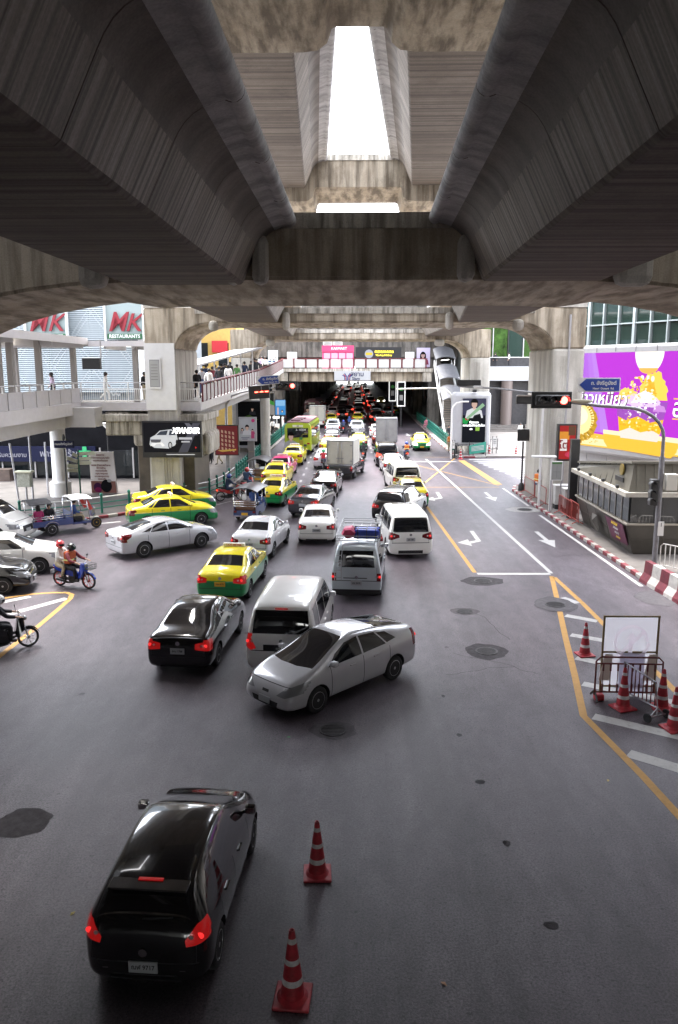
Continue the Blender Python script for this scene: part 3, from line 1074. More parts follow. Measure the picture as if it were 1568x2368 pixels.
def car(kind, name, wheel, pt, heading, label, cat='car', up='white', low=None, tail=None, head=None, plate='', group=None, key=None):
    """wheel: which wheel's outer contact point (RR, LR, LF, RF) or C = centre of the rear axle, F = front axle"""
    spec, kw = SPECS[kind]
    r = proto((kind, plate), name, spec, plate=plate, **kw)
    r.name = name
    W = spec['W'] / 2 - .05
    off = {'RR': (W, spec['axles'][0]), 'LR': (-W, spec['axles'][0]), 'RF': (W, spec['axles'][1]), 'LF': (-W, spec['axles'][1]), 'C': (0, spec['axles'][0]), 'F': (0, spec['axles'][1])}[wheel]
    h = R(heading)
    c, s = math.cos(h), math.sin(h)
    ox, oy = off[0] * c - off[1] * s, off[0] * s + off[1] * c
    r.location = (pt[0] - ox, pt[1] - oy, 0)
    r.rotation_euler = (0, 0, h)
    recolor(r, C_[up], C_[low] if low else None, tail, None, head)
    tag(r, label, cat, group)
    return r

# ================================================================== PEOPLE (local: facing +Y, base on ground)
SKIN = mat('skin', (.42, .25, .17), .55)
HAIR = mat('black hair', (.015, .012, .012), .5)
SHOE = mat('dark shoe', (.03, .028, .03), .6)
CLOTH = {}


def cloth(n, c):
    if n not in CLOTH:
        CLOTH[n] = mat('cloth ' + n, c, .85, var=.12, vs=9)
    return CLOTH[n]


for n, c in dict(white=(.72, .71, .70), black=(.02, .02, .024), navy=(.03, .045, .10), denim=(.06, .11, .22), red=(.45, .03, .04), orange=(.75, .20, .04), pink=(.60, .22, .30), grey=(.22, .22, .24), lilac=(.50, .40, .52), green=(.10, .25, .08), khaki=(.42, .36, .25), maroon=(.14, .02, .03), rust=(.38, .075, .02), magenta=(.45, .04, .16), blue=(.05, .10, .30)).items():
    cloth(n, c)

POSES = {
    'stand': dict(hip=(0, 0, .92), knee=[(-.09, .02, .48), (.09, .02, .48)], foot=[(-.10, -.02, .07), (.10, -.02, .07)], toe=[(-.11, .16, .035), (.11, .16, .035)], chest=(0, 0, 1.25), neck=(0, .0, 1.44), head=(0, .02, 1.58), sh=[(-.19, 0, 1.38), (.19, 0, 1.38)], el=[(-.24, -.02, 1.10), (.24, -.02, 1.10)], wr=[(-.23, .08, .86), (.23, .08, .86)]),
    'walk': dict(hip=(0, 0, .90), knee=[(-.09, .16, .50), (.09, -.02, .48)], foot=[(-.09, .22, .08), (.09, -.32, .14)], toe=[(-.10, .40, .05), (.10, -.18, .04)], chest=(0, .03, 1.24), neck=(0, .05, 1.43), head=(0, .08, 1.57), sh=[(-.19, .03, 1.37), (.19, .03, 1.37)], el=[(-.25, -.10, 1.10), (.25, .06, 1.10)], wr=[(-.22, -.12, .86), (.22, .24, .92)]),
    'phone': dict(hip=(0, 0, .92), knee=[(-.09, .02, .48), (.09, .02, .48)], foot=[(-.10, -.02, .07), (.10, -.02, .07)], toe=[(-.11, .16, .035), (.11, .16, .035)], chest=(0, 0, 1.25), neck=(0, .03, 1.43), head=(0, .07, 1.56), sh=[(-.19, 0, 1.38), (.19, 0, 1.38)], el=[(-.22, .04, 1.10), (.22, .04, 1.10)], wr=[(-.06, .26, 1.18), (.06, .26, 1.18)]),
    'ride': dict(hip=(0, -.22, .80), knee=[(-.17, .20, .72), (.17, .20, .72)], foot=[(-.16, .18, .32), (.16, .18, .32)], toe=[(-.16, .34, .29), (.16, .34, .29)], chest=(0, -.12, 1.12), neck=(0, -.06, 1.30), head=(0, -.02, 1.44), sh=[(-.20, -.08, 1.25), (.20, -.08, 1.25)], el=[(-.30, .10, 1.05), (.30, .10, 1.05)], wr=[(-.29, .38, .99), (.29, .38, .99)]),
    'pillion': dict(hip=(0, -.22, .80), knee=[(-.19, .16, .70), (.19, .16, .70)], foot=[(-.20, .05, .34), (.20, .05, .34)], toe=[(-.21, .20, .31), (.21, .20, .31)], chest=(0, -.16, 1.13), neck=(0, -.12, 1.32), head=(.04, -.08, 1.46), sh=[(-.19, -.13, 1.27), (.19, -.13, 1.27)], el=[(-.24, .02, 1.03), (.24, .02, 1.03)], wr=[(-.12, .24, .96), (.12, .24, .96)]),
    'sit': dict(hip=(0, 0, .52), knee=[(-.12, .42, .50), (.12, .42, .50)], foot=[(-.12, .42, .08), (.12, .42, .08)], toe=[(-.12, .58, .04), (.12, .58, .04)], chest=(0, .0, .84), neck=(0, .03, 1.03), head=(0, .07, 1.17), sh=[(-.18, .0, .97), (.18, .0, .97)], el=[(-.22, .06, .72), (.22, .06, .72)], wr=[(-.10, .30, .64), (.10, .30, .64)]),
}
PBODY = {}


def person_meshes(pose):
    if pose in PBODY:
        return PBODY[pose]
    P = POSES[pose]
    V, E, Rr, K = [], [], [], []

    def v(p, r, k, par=None):
        V.append(Vector(p))
        Rr.append(r)
        K.append(k)
        if par is not None:
            E.append((par, len(V) - 1))
        return len(V) - 1
    hip = v(P['hip'], .135, 'p')
    waist = v(Vector(P['hip']).lerp(Vector(P['chest']), .5), .115, 's', hip)
    ch = v(P['chest'], .145, 's', waist)
    up = v(Vector(P['chest']).lerp(Vector(P['neck']), .65), .10, 's', ch)
    nk = v(P['neck'], .055, 'n', up)
    hd0 = v(Vector(P['neck']).lerp(Vector(P['head']), .5), .068, 'n', nk)
    hd = v(P['head'], .098, 'n', hd0)
    v(Vector(P['head']) + Vector((0, 0, .09)), .078, 'n', hd)
    v(Vector(P['head']) + Vector((0, .10, -.01)), .018, 'n', hd)
    for s in (0, 1):
        sg = -1 if s == 0 else 1
        h = v(Vector(P['hip']) + Vector((sg * .09, 0, -.05)), .10, 'p', hip)
        kn = v(P['knee'][s], .062, 'p', h)
        ft = v(P['foot'][s], .042, 'p', kn)
        v(P['toe'][s], .036, 'f', ft)
        a = v(P['sh'][s], .062, 's', up)
        e = v(P['el'][s], .043, 's', a)
        w_ = v(P['wr'][s], .030, 'h', e)
        d = (Vector(P['wr'][s]) - Vector(P['el'][s])).normalized()
        pm = v(Vector(P['wr'][s]) + d * .07, .032, 'h', w_)
        sd = d.cross(Vector((0, 0, 1)) if abs(d.z) < .8 else Vector((0, 1, 0))).normalized()
        for i, ln in enumerate((.065, .075, .07, .055)):
            f1 = v(Vector(P['wr'][s]) + d * .11 + sd * (i - 1.5) * .020, .009, 'h', pm)
            v(Vector(P['wr'][s]) + d * (.11 + ln * .7) + sd * (i - 1.5) * .021 - Vector((0, 0, .015)), .008, 'h', f1)
        v(Vector(P['wr'][s]) + d * .06 + sd * sg * .055, .010, 'h', pm)
    me = bpy.data.meshes.new('b')
    me.from_pydata(V, E, [])
    o = bpy.data.objects.new('b', me)
    COL.objects.link(o)
    m = o.modifiers.new('s', 'SKIN')
    m.use_smooth_shade = True
    for i, r in enumerate(Rr):
        sv = me.skin_vertices[0].data[i]
        sv.radius = (r * (1.25 if K[i] == 's' and r > .1 else 1), r * (.85 if K[i] == 's' and r > .1 else 1))
        sv.use_root = i == 0
    sb = o.modifiers.new('u', 'SUBSURF')
    sb.levels = 1
    bpy.context.view_layer.update()
    dg = bpy.context.evaluated_depsgraph_get()
    body = bpy.data.meshes.new_from_object(o.evaluated_get(dg))
    bpy.data.objects.remove(o)
    body.name = 'body'
    body.materials.clear()
    body.materials.append(SKIN)
    for p in body.polygons:
        p.use_smooth = True
    # clothing: offset copies of the covered faces
    segs = [(V[a], V[b], K[b] if K[b] != 'n' else 'n', a, b) for a, b in E]

    def near(c):
        best, bk = 9, 'n'
        for a, b, k, ia, ib in segs:
            ab = b - a
            t = max(0, min(1, (c - a).dot(ab) / max(ab.length_squared, 1e-9)))
            d = (c - (a + ab * t)).length
            if d < best:
                best = d
                bk = k
                if k == 'h' and K[ia] == 's' and t < .75:
                    bk = 's'
                if k == 'n' and K[ia] == 's' and t < .45:
                    bk = 's'
                if k == 's' and K[ia] == 'p' and t < .3:
                    bk = 'p'
                if k == 'f':
                    bk = 'f'
        return bk
    cov = {'s': [], 'p': [], 'f': []}
    for p in body.polygons:
        k = near(p.center)
        if k in cov:
            cov[k].append(p.index)
    out = {'body': body}
    nrm = [vv.normal.copy() for vv in body.vertices]
    for k, nm, off in (('s', 'shirt', .016), ('p', 'trousers', .013), ('f', 'shoes', .012)):
        vi, vs, fs = {}, [], []
        for pi in cov[k]:
            f = []
            for i in body.polygons[pi].vertices:
                if i not in vi:
                    vi[i] = len(vs)
                    vs.append(body.vertices[i].co + nrm[i] * off)
                f.append(vi[i])
            fs.append(f)
        mm = bpy.data.meshes.new(nm)
        mm.from_pydata(vs, [], fs)
        for p in mm.polygons:
            p.use_smooth = True
        mm.materials.append(SHOE if k == 'f' else CLOTH['black'])
        out[nm] = mm
    H = Vector(P['head'])
    hb = MB()
    hb.ball((H.x, H.y - .022, H.z + .04), (.112, .118, .115), 0, 12, 8)
    hm = hb.mesh('hair', HAIR)
    out['hair'] = hm
    lb = MB()
    lb.ball((H.x, H.y - .022, H.z + .04), (.113, .12, .116), 0, 12, 8)
    lb.loft([[(H.x - .10, H.y - .10, H.z), (H.x + .10, H.y - .10, H.z), (H.x + .10, H.y - .02, H.z), (H.x - .10, H.y - .02, H.z)], [(H.x - .12, H.y - .14, H.z - .28), (H.x + .12, H.y - .14, H.z - .28), (H.x + .12, H.y - .06, H.z - .28), (H.x - .12, H.y - .06, H.z - .28)]], 0, True)
    out['long'] = lb.mesh('hair', HAIR)
    eb = MB()
    for sg in (-1, 1):
        eb.ball((H.x + sg * .035, H.y + .088, H.z + .01), (.012, .01, .008), 0, 6, 4)
    eb.cbox((H.x, H.y + .088, H.z - .045), (.04, .012, .008), 0)
    out['face'] = eb.mesh('face', HAIR)
    he = MB()
    he.ball((H.x, H.y - .01, H.z + .03), (.148, .165, .15), 0, 16, 10)
    out['helmet'] = he.mesh('helmet', WHITEM)
    vb = MB()
    vb.loft([[(H.x + .152 * math.sin(a) * .98, H.y - .01 + .168 * math.cos(a), H.z + zz) for a in [R(-62 + 15.5 * k) for k in range(9)]] for zz in (-.03, .055)], 0, True, closed=False, cap=False)
    out['visor'] = vb.mesh('visor', GLASS)
    PBODY[pose] = out
    return out


def person(pose, loc, rz, label, shirt='white', trousers='navy', group=None, hair='hair', helmet=None, scale=1.0, cat='person', vest=None, bag=None, parent=None):
    M = person_meshes(pose)
    t = thing('person', label, cat, loc, rz, group)
    t.scale = (scale,) * 3

    def put(nm, me, m=None):
        o = inst(nm, me, t)
        if m:
            o.material_slots[0].link = 'OBJECT'
            o.material_slots[0].material = m
        return o
    put('body', M['body'])
    put('shirt', M['shirt'], CLOTH[shirt])
    put('trousers', M['trousers'], CLOTH[trousers])
    put('shoes', M['shoes'])
    if helmet:
        put('helmet', M['helmet'], mat('helmet ' + helmet, dict(blue=(.02, .06, .35), red=(.6, .05, .06), white=(.75, .75, .75), black=(.02, .02, .02), green=(.02, .35, .12))[helmet], .25, coat=.8))
        put('visor', M['visor'])
    else:
        put('hair', M['long'] if hair == 'long' else M['hair'])
        put('face', M['face'])
    P = POSES[pose]
    if vest:
        m = MB()
        c = Vector(P['chest'])
        m.cbox((c.x, c.y, c.z - .02), (.40, .29, .46), 0, .07)
        m.obj('vest', CLOTH[vest], t)
        m = MB()
        m.box((c.x - .205, c.y - .15, c.z - .12), (c.x + .205, c.y + .15, c.z - .07))
        m.obj('reflective_band', mat('reflective band', (.8, .85, .3), .4), t)
    if bag:
        m = MB()
        c = Vector(P['hip'])
        m.cbox((c.x - .22, c.y - .05, c.z + .05), (.10, .26, .24), 0, .04)
        m.bar((c.x - .2, c.y, c.z + .1), (c.x - .12, c.y, P['sh'][0][2] + .05), .02)
        m.obj('bag', CLOTH[bag], t)
    return t


# ================================================================== MOTORCYCLE
MOTO = {}


def arc(c, r, a0, a1, n, w0=0):
    return [(0, c[0] + r * math.cos(R(a0 + (a1 - a0) * k / n)), c[1] + r * math.sin(R(a0 + (a1 - a0) * k / n))) for k in range(n + 1)]


def motorcycle(loc, rz, label, body='blue', group=None, basket=False, lit=False, name='motorcycle', plate=True, box=False, lean=0):
    key = 'm'
    if key not in MOTO:
        d = {}
        m = MB()
        prof = [(.235, -.03), (.255, -.042), (.285, -.03), (.29, 0), (.285, .03), (.255, .042), (.235, .03)]
        m.lathe(prof, 22, 0, axis='x', cap=False)
        m.lathe([(.235, .03), (.235, -.03)], 22, 0, axis='x', cap=False)
        d['tyre'] = m.mesh('wheel', TYRE)
        m = MB()
        m.lathe([(.24, -.015), (.24, .015), (.218, .015), (.218, -.015), (.24, -.015)], 22, 0, axis='x', cap=False)
        m.lathe([(.045, -.05), (.045, .05)], 10, 0, axis='x')
        for k in range(9):
            a = 2 * PI * k / 9
            m.bar((0, .04 * math.cos(a), .04 * math.sin(a)), (0, .225 * math.cos(a + .15), .225 * math.sin(a + .15)), .012)
        d['rim'] = m.mesh('rim', RIMM)
        m = MB()   # frame, engine, exhaust
        m.tube([(0, .55, .80), (0, .42, .52), (0, .15, .42), (0, -.20, .50), (0, -.62, .68)], [.035, .04, .045, .04, .03])
        m.cbox((0, .02, .33), (.22, .34, .24), 0, .04)
        m.tube([(.13, .12, .22), (.14, -.15, .20), (.15, -.60, .30)], [.025, .04, .055])
        m.bar((-.06, -.10, .30), (-.06, -.62, .29), .04, .06)
        m.bar((.06, -.10, .30), (.06, -.62, .29), .04, .06)
        m.bar((-.24, .15, .24), (.24, .15, .24), .03)
        d['frame'] = m.mesh('frame', mat('engine dark metal', (.05, .05, .055), .4, .6))
        m = MB()
        for s in (-1, 1):
            m.tube([(s * .065, .66, .29), (s * .06, .55, .70)], .022)
        m.tube([(0, .56, .68), (0, .50, .92)], .03)
        m.tube([(-.32, .40, .98), (-.18, .46, .98), (0, .50, .93), (.18, .46, .98), (.32, .40, .98)], .013)
        d['fork'] = m.mesh('fork', STEEL)
        m = MB()
        m.loft([[(-.03, .60, .62), (.03, .60, .62), (.03, .60, .70), (-.03, .60, .70)], [(-.14, .56, .66), (.14, .56, .66), (.10, .56, .90), (-.10, .56, .90)], [(-.20, .42, .38), (.20, .42, .38), (.12, .44, .92), (-.12, .44, .92)], [(-.15, .30, .38), (.15, .30, .38), (.08, .38, .80), (-.08, .38, .80)]], 0, True)
        m.loft([[(-.10, .22, .42), (.10, .22, .42), (.09, .22, .54), (-.09, .22, .54)], [(-.13, -.20, .46), (.13, -.20, .46), (.12, -.20, .70), (-.12, -.20, .70)], [(-.12, -.62, .60), (.12, -.62, .60), (.09, -.62, .74), (-.09, -.62, .74)], [(-.03, -.84, .72), (.03, -.84, .72), (.03, -.84, .76), (-.03, -.84, .76)]], 0, True)
        d['fairing'] = m.mesh('fairing', WHITEM)
        m = MB()
        pts = arc((.66, .285), .315, 20, 150, 6)
        m.loft([[(-.05, p[1], p[2] - .01), (.05, p[1], p[2] - .01), (.04, p[1], p[2] + .02), (-.04, p[1], p[2] + .02)] for p in pts], 0, True)
        d['fender'] = m.mesh('front_fender', WHITEM)
        m = MB()
        m.loft([[(-.09, .10, .70), (.09, .10, .70), (.06, .10, .74), (-.06, .10, .74)], [(-.14, -.15, .72), (.14, -.15, .72), (.12, -.15, .80), (-.12, -.15, .80)], [(-.14, -.55, .75), (.14, -.55, .75), (.11, -.55, .85), (-.11, -.55, .85)], [(-.08, -.72, .80), (.08, -.72, .80), (.05, -.72, .84), (-.05, -.72, .84)]], 0, True)
        d['seat'] = m.mesh('seat', MDARK)
        m = MB()
        m.cbox((0, -.80, .66), (.16, .06, .08), 0, .02)
        d['tail'] = m.mesh('tail_light', TAIL)
        m = MB()
        m.ball((0, .60, .86), (.09, .06, .075), 0, 10, 6)
        d['head'] = m.mesh('headlight', HEAD)
        m = MB()
        for s in (-1, 1):
            m.tube([(s * .26, .42, .99), (s * .30, .40, 1.14)], .007, 5)
            m.ball((s * .32, .40, 1.16), (.06, .015, .04), 0, 8, 5)
        d['mirror'] = m.mesh('mirrors', BLACKP)
        m = MB()
        m.box((-.10, -.93, .44), (.10, -.915, .58))
        d['plate'] = m.mesh('number_plate', PLATE)
        m = MB()
        m.box((-.16, .66, .74), (.16, .90, .76))
        for z in (.80, .86, .92):
            for a, b in (((-.17, .65), (.17, .65)), ((.17, .65), (.17, .92)), ((.17, .92), (-.17, .92)), ((-.17, .92), (-.17, .65))):
                m.bar((*a, z), (*b, z), .012)
        d['basket'] = m.mesh('basket', BLACKP)
        MOTO[key] = d
    d = MOTO[key]
    t = thing(name, label, 'motorbike', loc, rz, group)
    t.rotation_euler = (0, R(lean), rz)
    for y in (.66, -.60):
        wv = inst('wheel', d['tyre'], t, (0, y, .29))
        r_ = inst('rim', d['rim'], wv)
        if body == 'blue':
            r_.material_slots[0].link = 'OBJECT'
            r_.material_slots[0].material = mat('red rim', (.45, .04, .03), .4)
    for k, nm in (('frame', 'frame'), ('fork', 'fork'), ('fairing', 'fairing'), ('fender', 'front_fender'), ('seat', 'seat'), ('tail', 'tail_light'), ('head', 'headlight'), ('mirror', 'mirror_pair'), ('plate', 'number_plate')):
        o = inst(nm, d[k], t)
        if k in ('fairing', 'fender'):
            o.material_slots[0].link = 'OBJECT'
            o.material_slots[0].material = paint('bike ' + body, dict(blue=(.02, .05, .38), red=(.45, .02, .03), black=(.015, .015, .018), white=(.7, .7, .7), green=(.02, .2, .08))[body], .25)
        if k == 'tail' and lit:
            o.material_slots[0].link = 'OBJECT'
            o.material_slots[0].material = TAILLIT
    if basket:
        inst('basket', d['basket'], t)
    return t


# ================================================================== THREE-WHEELERS
def tuktuk(loc, rz, label, canopy=(.035, .033, .035), bodyc=(.03, .06, .18), group=None, rails=True):
    t = thing('tuk_tuk', label, 'tuk-tuk', loc, rz, group)
    bp = paint('tuk %.2f%.2f' % (bodyc[0], bodyc[2]), bodyc)
    spec = dict(wr=.24, W=1.30, ww=.15, axles=(0.0,))
    add_wheels(t, spec, 'five')
    tm, rm = wheel_meshes(.24, .12, 'five')
    fw = inst('wheel', tm, t, (0, 1.95, .24))
    inst('rim', rm, fw)
    m = MB()
    m.box((-.60, -.62, .30), (.60, .95, .40))
    m.box((-.60, -.62, .40), (-.55, .95, .78))
    m.box((.55, -.62, .40), (.60, .95, .78))
    m.box((-.60, -.66, .28), (.60, -.60, .58))
    m.loft([[(-.55, .95, .30), (.55, .95, .30), (.55, .95, .42), (-.55, .95, .42)], [(-.50, 1.6, .34), (.50, 1.6, .34), (.50, 1.6, .46), (-.50, 1.6, .46)], [(-.30, 2.02, .48), (.30, 2.02, .48), (.28, 2.02, .98), (-.28, 2.02, .98)], [(-.14, 2.20, .55), (.14, 2.20, .55), (.12, 2.20, .92), (-.12, 2.20, .92)]], 0)
    m.obj('body', bp, t)
    m = MB()
    for x in (-.58, .58):
        m.tube([(x, -.62, .4), (x, -.66, 1.55)], .022, 6)
        m.tube([(x, .55, .4), (x, .55, 1.62)], .020, 6)
        m.tube([(x, 1.45, .4), (x * .92, 1.28, 1.60)], .020, 6)
        m.tube([(x, -.62, .95), (x, .55, .95)], .018, 6)
    m.obj('frame', CHROME, t)
    for z in (.80, .92, 1.03):
        m = MB()
        m.tube([(-.60, -.66, z), (.60, -.66, z)], .022, 6)
        m.obj('rail', CHROME, t)
    # canopy: curved across, valance down the back
    m = MB()
    rings = []
    for y, dz in ((-.78, -.03), (-.5, 0), (.4, .03), (1.3, .0), (1.55, -.06)):
        rings.append([(x, y, 1.60 + dz + .20 * (1 - (x / .72) ** 2)) for x in (-.72, -.5, -.25, 0, .25, .5, .72)] + [(x, y, 1.57 + dz + .20 * (1 - (x / .72) ** 2)) for x in (.72, .5, .25, 0, -.25, -.5, -.72)])
    m.loft(rings, 0, True)
    m.obj('canopy', mat('canopy %.2f' % canopy[0], canopy, .38, var=.2), t)
    m = MB()
    m.cbox((0, -.28, .62), (1.06, .50, .12), 0, .04)
    m.cbox((0, -.54, .86), (1.06, .10, .42), 0, .04)
    m.obj('seat', mat('tan vinyl seat', (.24, .12, .07), .5), t)
    m = MB()
    m.cbox((0, 1.0, .66), (.5, .32, .14), 0, .04)
    m.obj('driver_seat', MDARK, t)
    m = MB()
    m.tube([(0, 1.95, .3), (0, 1.62, 1.05)], .025)
    m.tube([(-.34, 1.42, 1.10), (0, 1.60, 1.05), (.34, 1.42, 1.10)], .016)
    m.obj('handlebar', STEEL, t)
    m = MB()
    m.add([(-.52, 1.50, .98), (.52, 1.50, .98), (.50, 1.34, 1.56), (-.50, 1.34, 1.56)], [(0, 1, 2, 3)])
    m.obj('windscreen', BWIN, t)
    for x in (-.50, .50):
        m = MB()
        m.cbox((x, -.68, .52), (.16, .05, .12), 0, .015)
        m.obj('tail_light', TAIL, t)
    m = MB()
    m.box((-.62, -.72, .26), (.62, -.67, .32))
    m.obj('bumper', CHROME, t)
    m = MB()
    m.box((-.17, -.705, .34), (.17, -.69, .47))
    m.obj('number_plate', PLATEY, t)
    m = MB()
    m.cbox((0, -.70, 1.30), (.22, .05, .30), 0, .05)
    m.obj('spare_pod', WHITEM, t)
    return t


def cargo_trike(loc, rz, label):
    """three-wheeled cab with open cargo bed, front wheel exposed"""
    t = thing('cargo_tricycle', label, 'tuk-tuk', loc, rz)
    blue = paint('trike blue', (.025, .045, .16))
    spec = dict(wr=.30, W=1.44, ww=.17, axles=(0.0,))
    add_wheels(t, spec, 'five')
    tm, rm = wheel_meshes(.27, .12, 'ten')
    fw = inst('wheel', tm, t, (0, 2.35, .27))
    yr = inst('rim', rm, fw)
    yr.material_slots[0].link = 'OBJECT'
    yr.material_slots[0].material = mat('yellow rim', (.8, .45, .03), .4)
    m = MB()
    m.box((-.68, -.85, .45), (.68, 1.0, .52))
    for x in (-.68, .64):
        m.box((x, -.85, .52), (x + .04, 1.0, .72))
    m.box((-.68, -.85, .52), (.68, -.81, .72))
    m.box((-.60, 1.0, .40), (.60, 1.9, .50))
    m.box((-.62, .98, .5), (.62, 1.03, 1.0))
    m.obj('cargo_bed', blue, t)
    m = MB()
    for s in (-1, 1):
        pts = arc((0, .30), .36, 15, 165, 7)
        m.loft([[(s * .60, p[1], p[2]), (s * .76, p[1], p[2]), (s * .76, p[1], p[2] + .03), (s * .60, p[1], p[2] + .03)] for p in pts], 0, True)
    m.obj('fender', CHROME, t)
    m = MB()
    for x in (-.66, .66):
        for y in (-.82, .2, .98):
            m.tube([(x, y, .7), (x, y, 1.55)], .02, 6)
        for z in (.82, .92):
            m.tube([(x, -.82, z), (x, .98, z)], .018, 6)
        m.tube([(-.66, -.82 if x < 0 else .98, 1.5), (.66, -.82 if x < 0 else .98, 1.5)], .018, 6)
        m.tube([(-.6, 1.85, .5), (.6, 1.85, .5)], .018, 6)
        m.tube([(x * .9, 1.85, .5), (x * .9, 1.70, 1.62)], .022, 6)
    m.obj('frame', CHROME, t)
    m = MB()
    m.loft([[(x, y, 1.54 + z) for x, z in ((-.72, 0), (-.5, .10), (0, .14), (.5, .10), (.72, 0), (.72, -.03), (0, .11), (-.72, -.03))] for y in (-.95, .05)], 0, True)
    m.obj('dark_canopy', mat('charcoal canvas', (.03, .03, .035), .8, var=.3), t)
    m = MB()
    m.loft([[(x, y, 1.58 + z + dz) for x, z in ((-.70, 0), (-.5, .07), (0, .10), (.5, .07), (.70, 0), (.70, -.04), (0, .05), (-.70, -.04))] for y, dz in ((.98, .03), (1.6, .05), (1.95, .0))], 0, True)
    m.obj('cab_roof', WHITEM, t)
    m = MB()
    m.tube([(0, 2.35, .28), (0, 2.05, 1.15)], .03)
    m.tube([(-.36, 1.85, 1.18), (0, 2.03, 1.12), (.36, 1.85, 1.18)], .016)
    m.obj('fork', STEEL, t)
    m = MB()
    m.loft([[(-.20, 2.12, .62), (.20, 2.12, .62), (.14, 2.05, 1.18), (-.14, 2.05, 1.18)], [(-.10, 2.30, .70), (.10, 2.30, .70), (.08, 2.2, 1.10), (-.08, 2.2, 1.10)]], 0)
    m.obj('front_cowl', blue, t)
    m = MB()
    m.bar((-.40, 2.0, 1.0), (-.40, 1.75, 1.5), .04, .16)
    m.bar((.40, 2.0, 1.0), (.40, 1.75, 1.5), .04, .16)
    m.obj('windscreen_frame', mat('red trim', (.5, .04, .03), .4), t)
    m = MB()
    m.cbox((0, 1.35, .62), (.9, .4, .2), 0, .05)
    m.obj('driver_seat', MDARK, t)
    m = MB()
    m.ball((0, 2.28, .98), (.09, .05, .08))
    m.obj('headlight', HEAD, t)
    return t


# ================================================================== BUS, CARGO BOXES
def bus(loc, rz, label, bodyc=(.40, .50, .03), number='25', name='city_bus', dark=False):
    t = thing(name, label, 'bus', loc, rz)
    W, L, H = 2.45, 9.5, 2.95
    p = paint('bus %.2f' % bodyc[0], bodyc, .4)
    m = MB()
    z0 = .42
    ring = lambda y, k=1.0: [(x * k, y, z) for x, z in ((-W / 2, z0), (W / 2, z0), (W / 2, 2.4), (W / 2 - .06, 2.72), (W / 2 - .25, H - .08), (0, H), (-W / 2 + .25, H - .08), (-W / 2 + .06, 2.72), (-W / 2, 2.4))]
    m.loft([ring(0, .94), ring(.10), ring(L - .1), ring(L, .94)], 0)
    m.obj('body', p, t)
    m = MB()
    m.loft([[(-1.02, .02, H - .05), (1.02, .02, H - .05), (1.02, .02, H + .03), (0, .02, H + .07), (-1.02, .02, H + .03)], [(-1.02, L - .1, H - .05), (1.02, L - .1, H - .05), (1.02, L - .1, H + .03), (0, L - .1, H + .07), (-1.02, L - .1, H + .03)]], 0)
    m.obj('roof', mat('faded maroon bus roof', (.20, .09, .11), .7, var=.3, vs=1.5), t)
    for i in range(3):
        m = MB()
        m.cbox((-.35 + .1 * i, 1.6 + i * 1.5, H + .12), (.9, .6, .14), 0, .03)
        m.obj('roof_vent', mat('maroon vent', (.22, .11, .13), .6), t)
    m = MB()
    m.cbox((0, -.015, 2.02), (1.9, .05, .85), 0, .02)
    m.obj('rear_window', GLASS, t)
    m = MB()
    m.cbox((0, -.012, 2.62), (.95, .05, .2), 0, .01)
    nb = m.obj('route_board', mat('route board', (.7, .68, .55), .5), t)
    text('route_number', number, .2, BLKTXT, nb, (0, -.04, 2.62), bold=.003)
    text('fleet_number', '3- 40234', .26, WHTTXT, t, (.28, -.045, 2.28), bold=.004)
    for s in (-1, 1):
        for k in range(6):
            m = MB()
            m.cbox((s * W / 2, 1.0 + k * 1.42, 1.95), (.03, 1.22, .75), 0, .01)
            m.obj('side_window', GLASS, t)
        m = MB()
        m.cbox((s * .95, -.01, 1.05), (.24, .06, .14), 0, .02)
        m.obj('tail_light', TAILDIM, t)
    flatshapes('printed_advert', portrait(-.62, .55, .95, (.78, .78, .80)) + [((.75, .62, .1), rect(.1, .95, .5, 1.35)), ((.15, .45, .15), rect(.14, 1.4, .42, 1.62)), ((.15, .15, .17), rect(.55, .8, .8, 1.0))], t, -.06)
    m = MB()
    m.box((-W / 2 + .1, -.10, .35), (W / 2 - .1, .1, .5))
    m.obj('bumper', BLACKP, t)
    spec = dict(wr=.47, W=W + .04, ww=.28, axles=(2.4, 7.6))
    add_wheels(t, spec, 'steel')
    return t


def cargo_box(root, y0, y1, z0, z1, w, m, rust=False):
    b = MB()
    b.box((-w / 2, y0, z0), (w / 2, y1, z1))
    bo = b.obj('cargo_box', m, root)
    for s in (-1, 1):
        d = MB()
        d.box((s * .03, y0 - .035, z0 + .07), (s * (w / 2 - .06), y0 - .005, z1 - .07))
        do = d.obj('rear_door', m, bo)
        h = MB()
        h.tube([(s * .13, y0 - .06, z0 + .1), (s * .13, y0 - .06, z1 - .1)], .02, 6)
        h.box((s * .02, y0 - .075, z0 + .4), (s * .26, y0 - .035, z0 + .46))
        h.obj('lock_bar', STEEL, bo)
        for z in (z0 + .25, z1 - .3):
            g = MB()
            g.cbox((s * (w / 2 - .09), y0 - .05, z), (.2, .03, .07))
            g.obj('hinge', STEEL, bo)
    f = MB()
    for x in (-w / 2, w / 2):
        f.bar((x, y0 - .01, z0), (x, y0 - .01, z1 + .03), .07)
        f.bar((x, y0, z1), (x, y1, z1), .06)
    f.bar((-w / 2 - .035, y0 - .01, z1), (w / 2 + .035, y0 - .01, z1), .07)
    f.bar((-w / 2, y0 - .01, z0), (w / 2, y0 - .01, z0), .07)
    f.obj('box_frame', STEEL, bo)
    for s in (-1, 1):
        for k in range(5):
            yy = y0 + .35 + k * (y1 - y0 - .5) / 5
            r = MB()
            r.box((s * w / 2, yy, z0 + .1), (s * (w / 2 + .018), yy + .12, z1 - .1))
            r.obj('side_rib', m, bo)
    return bo

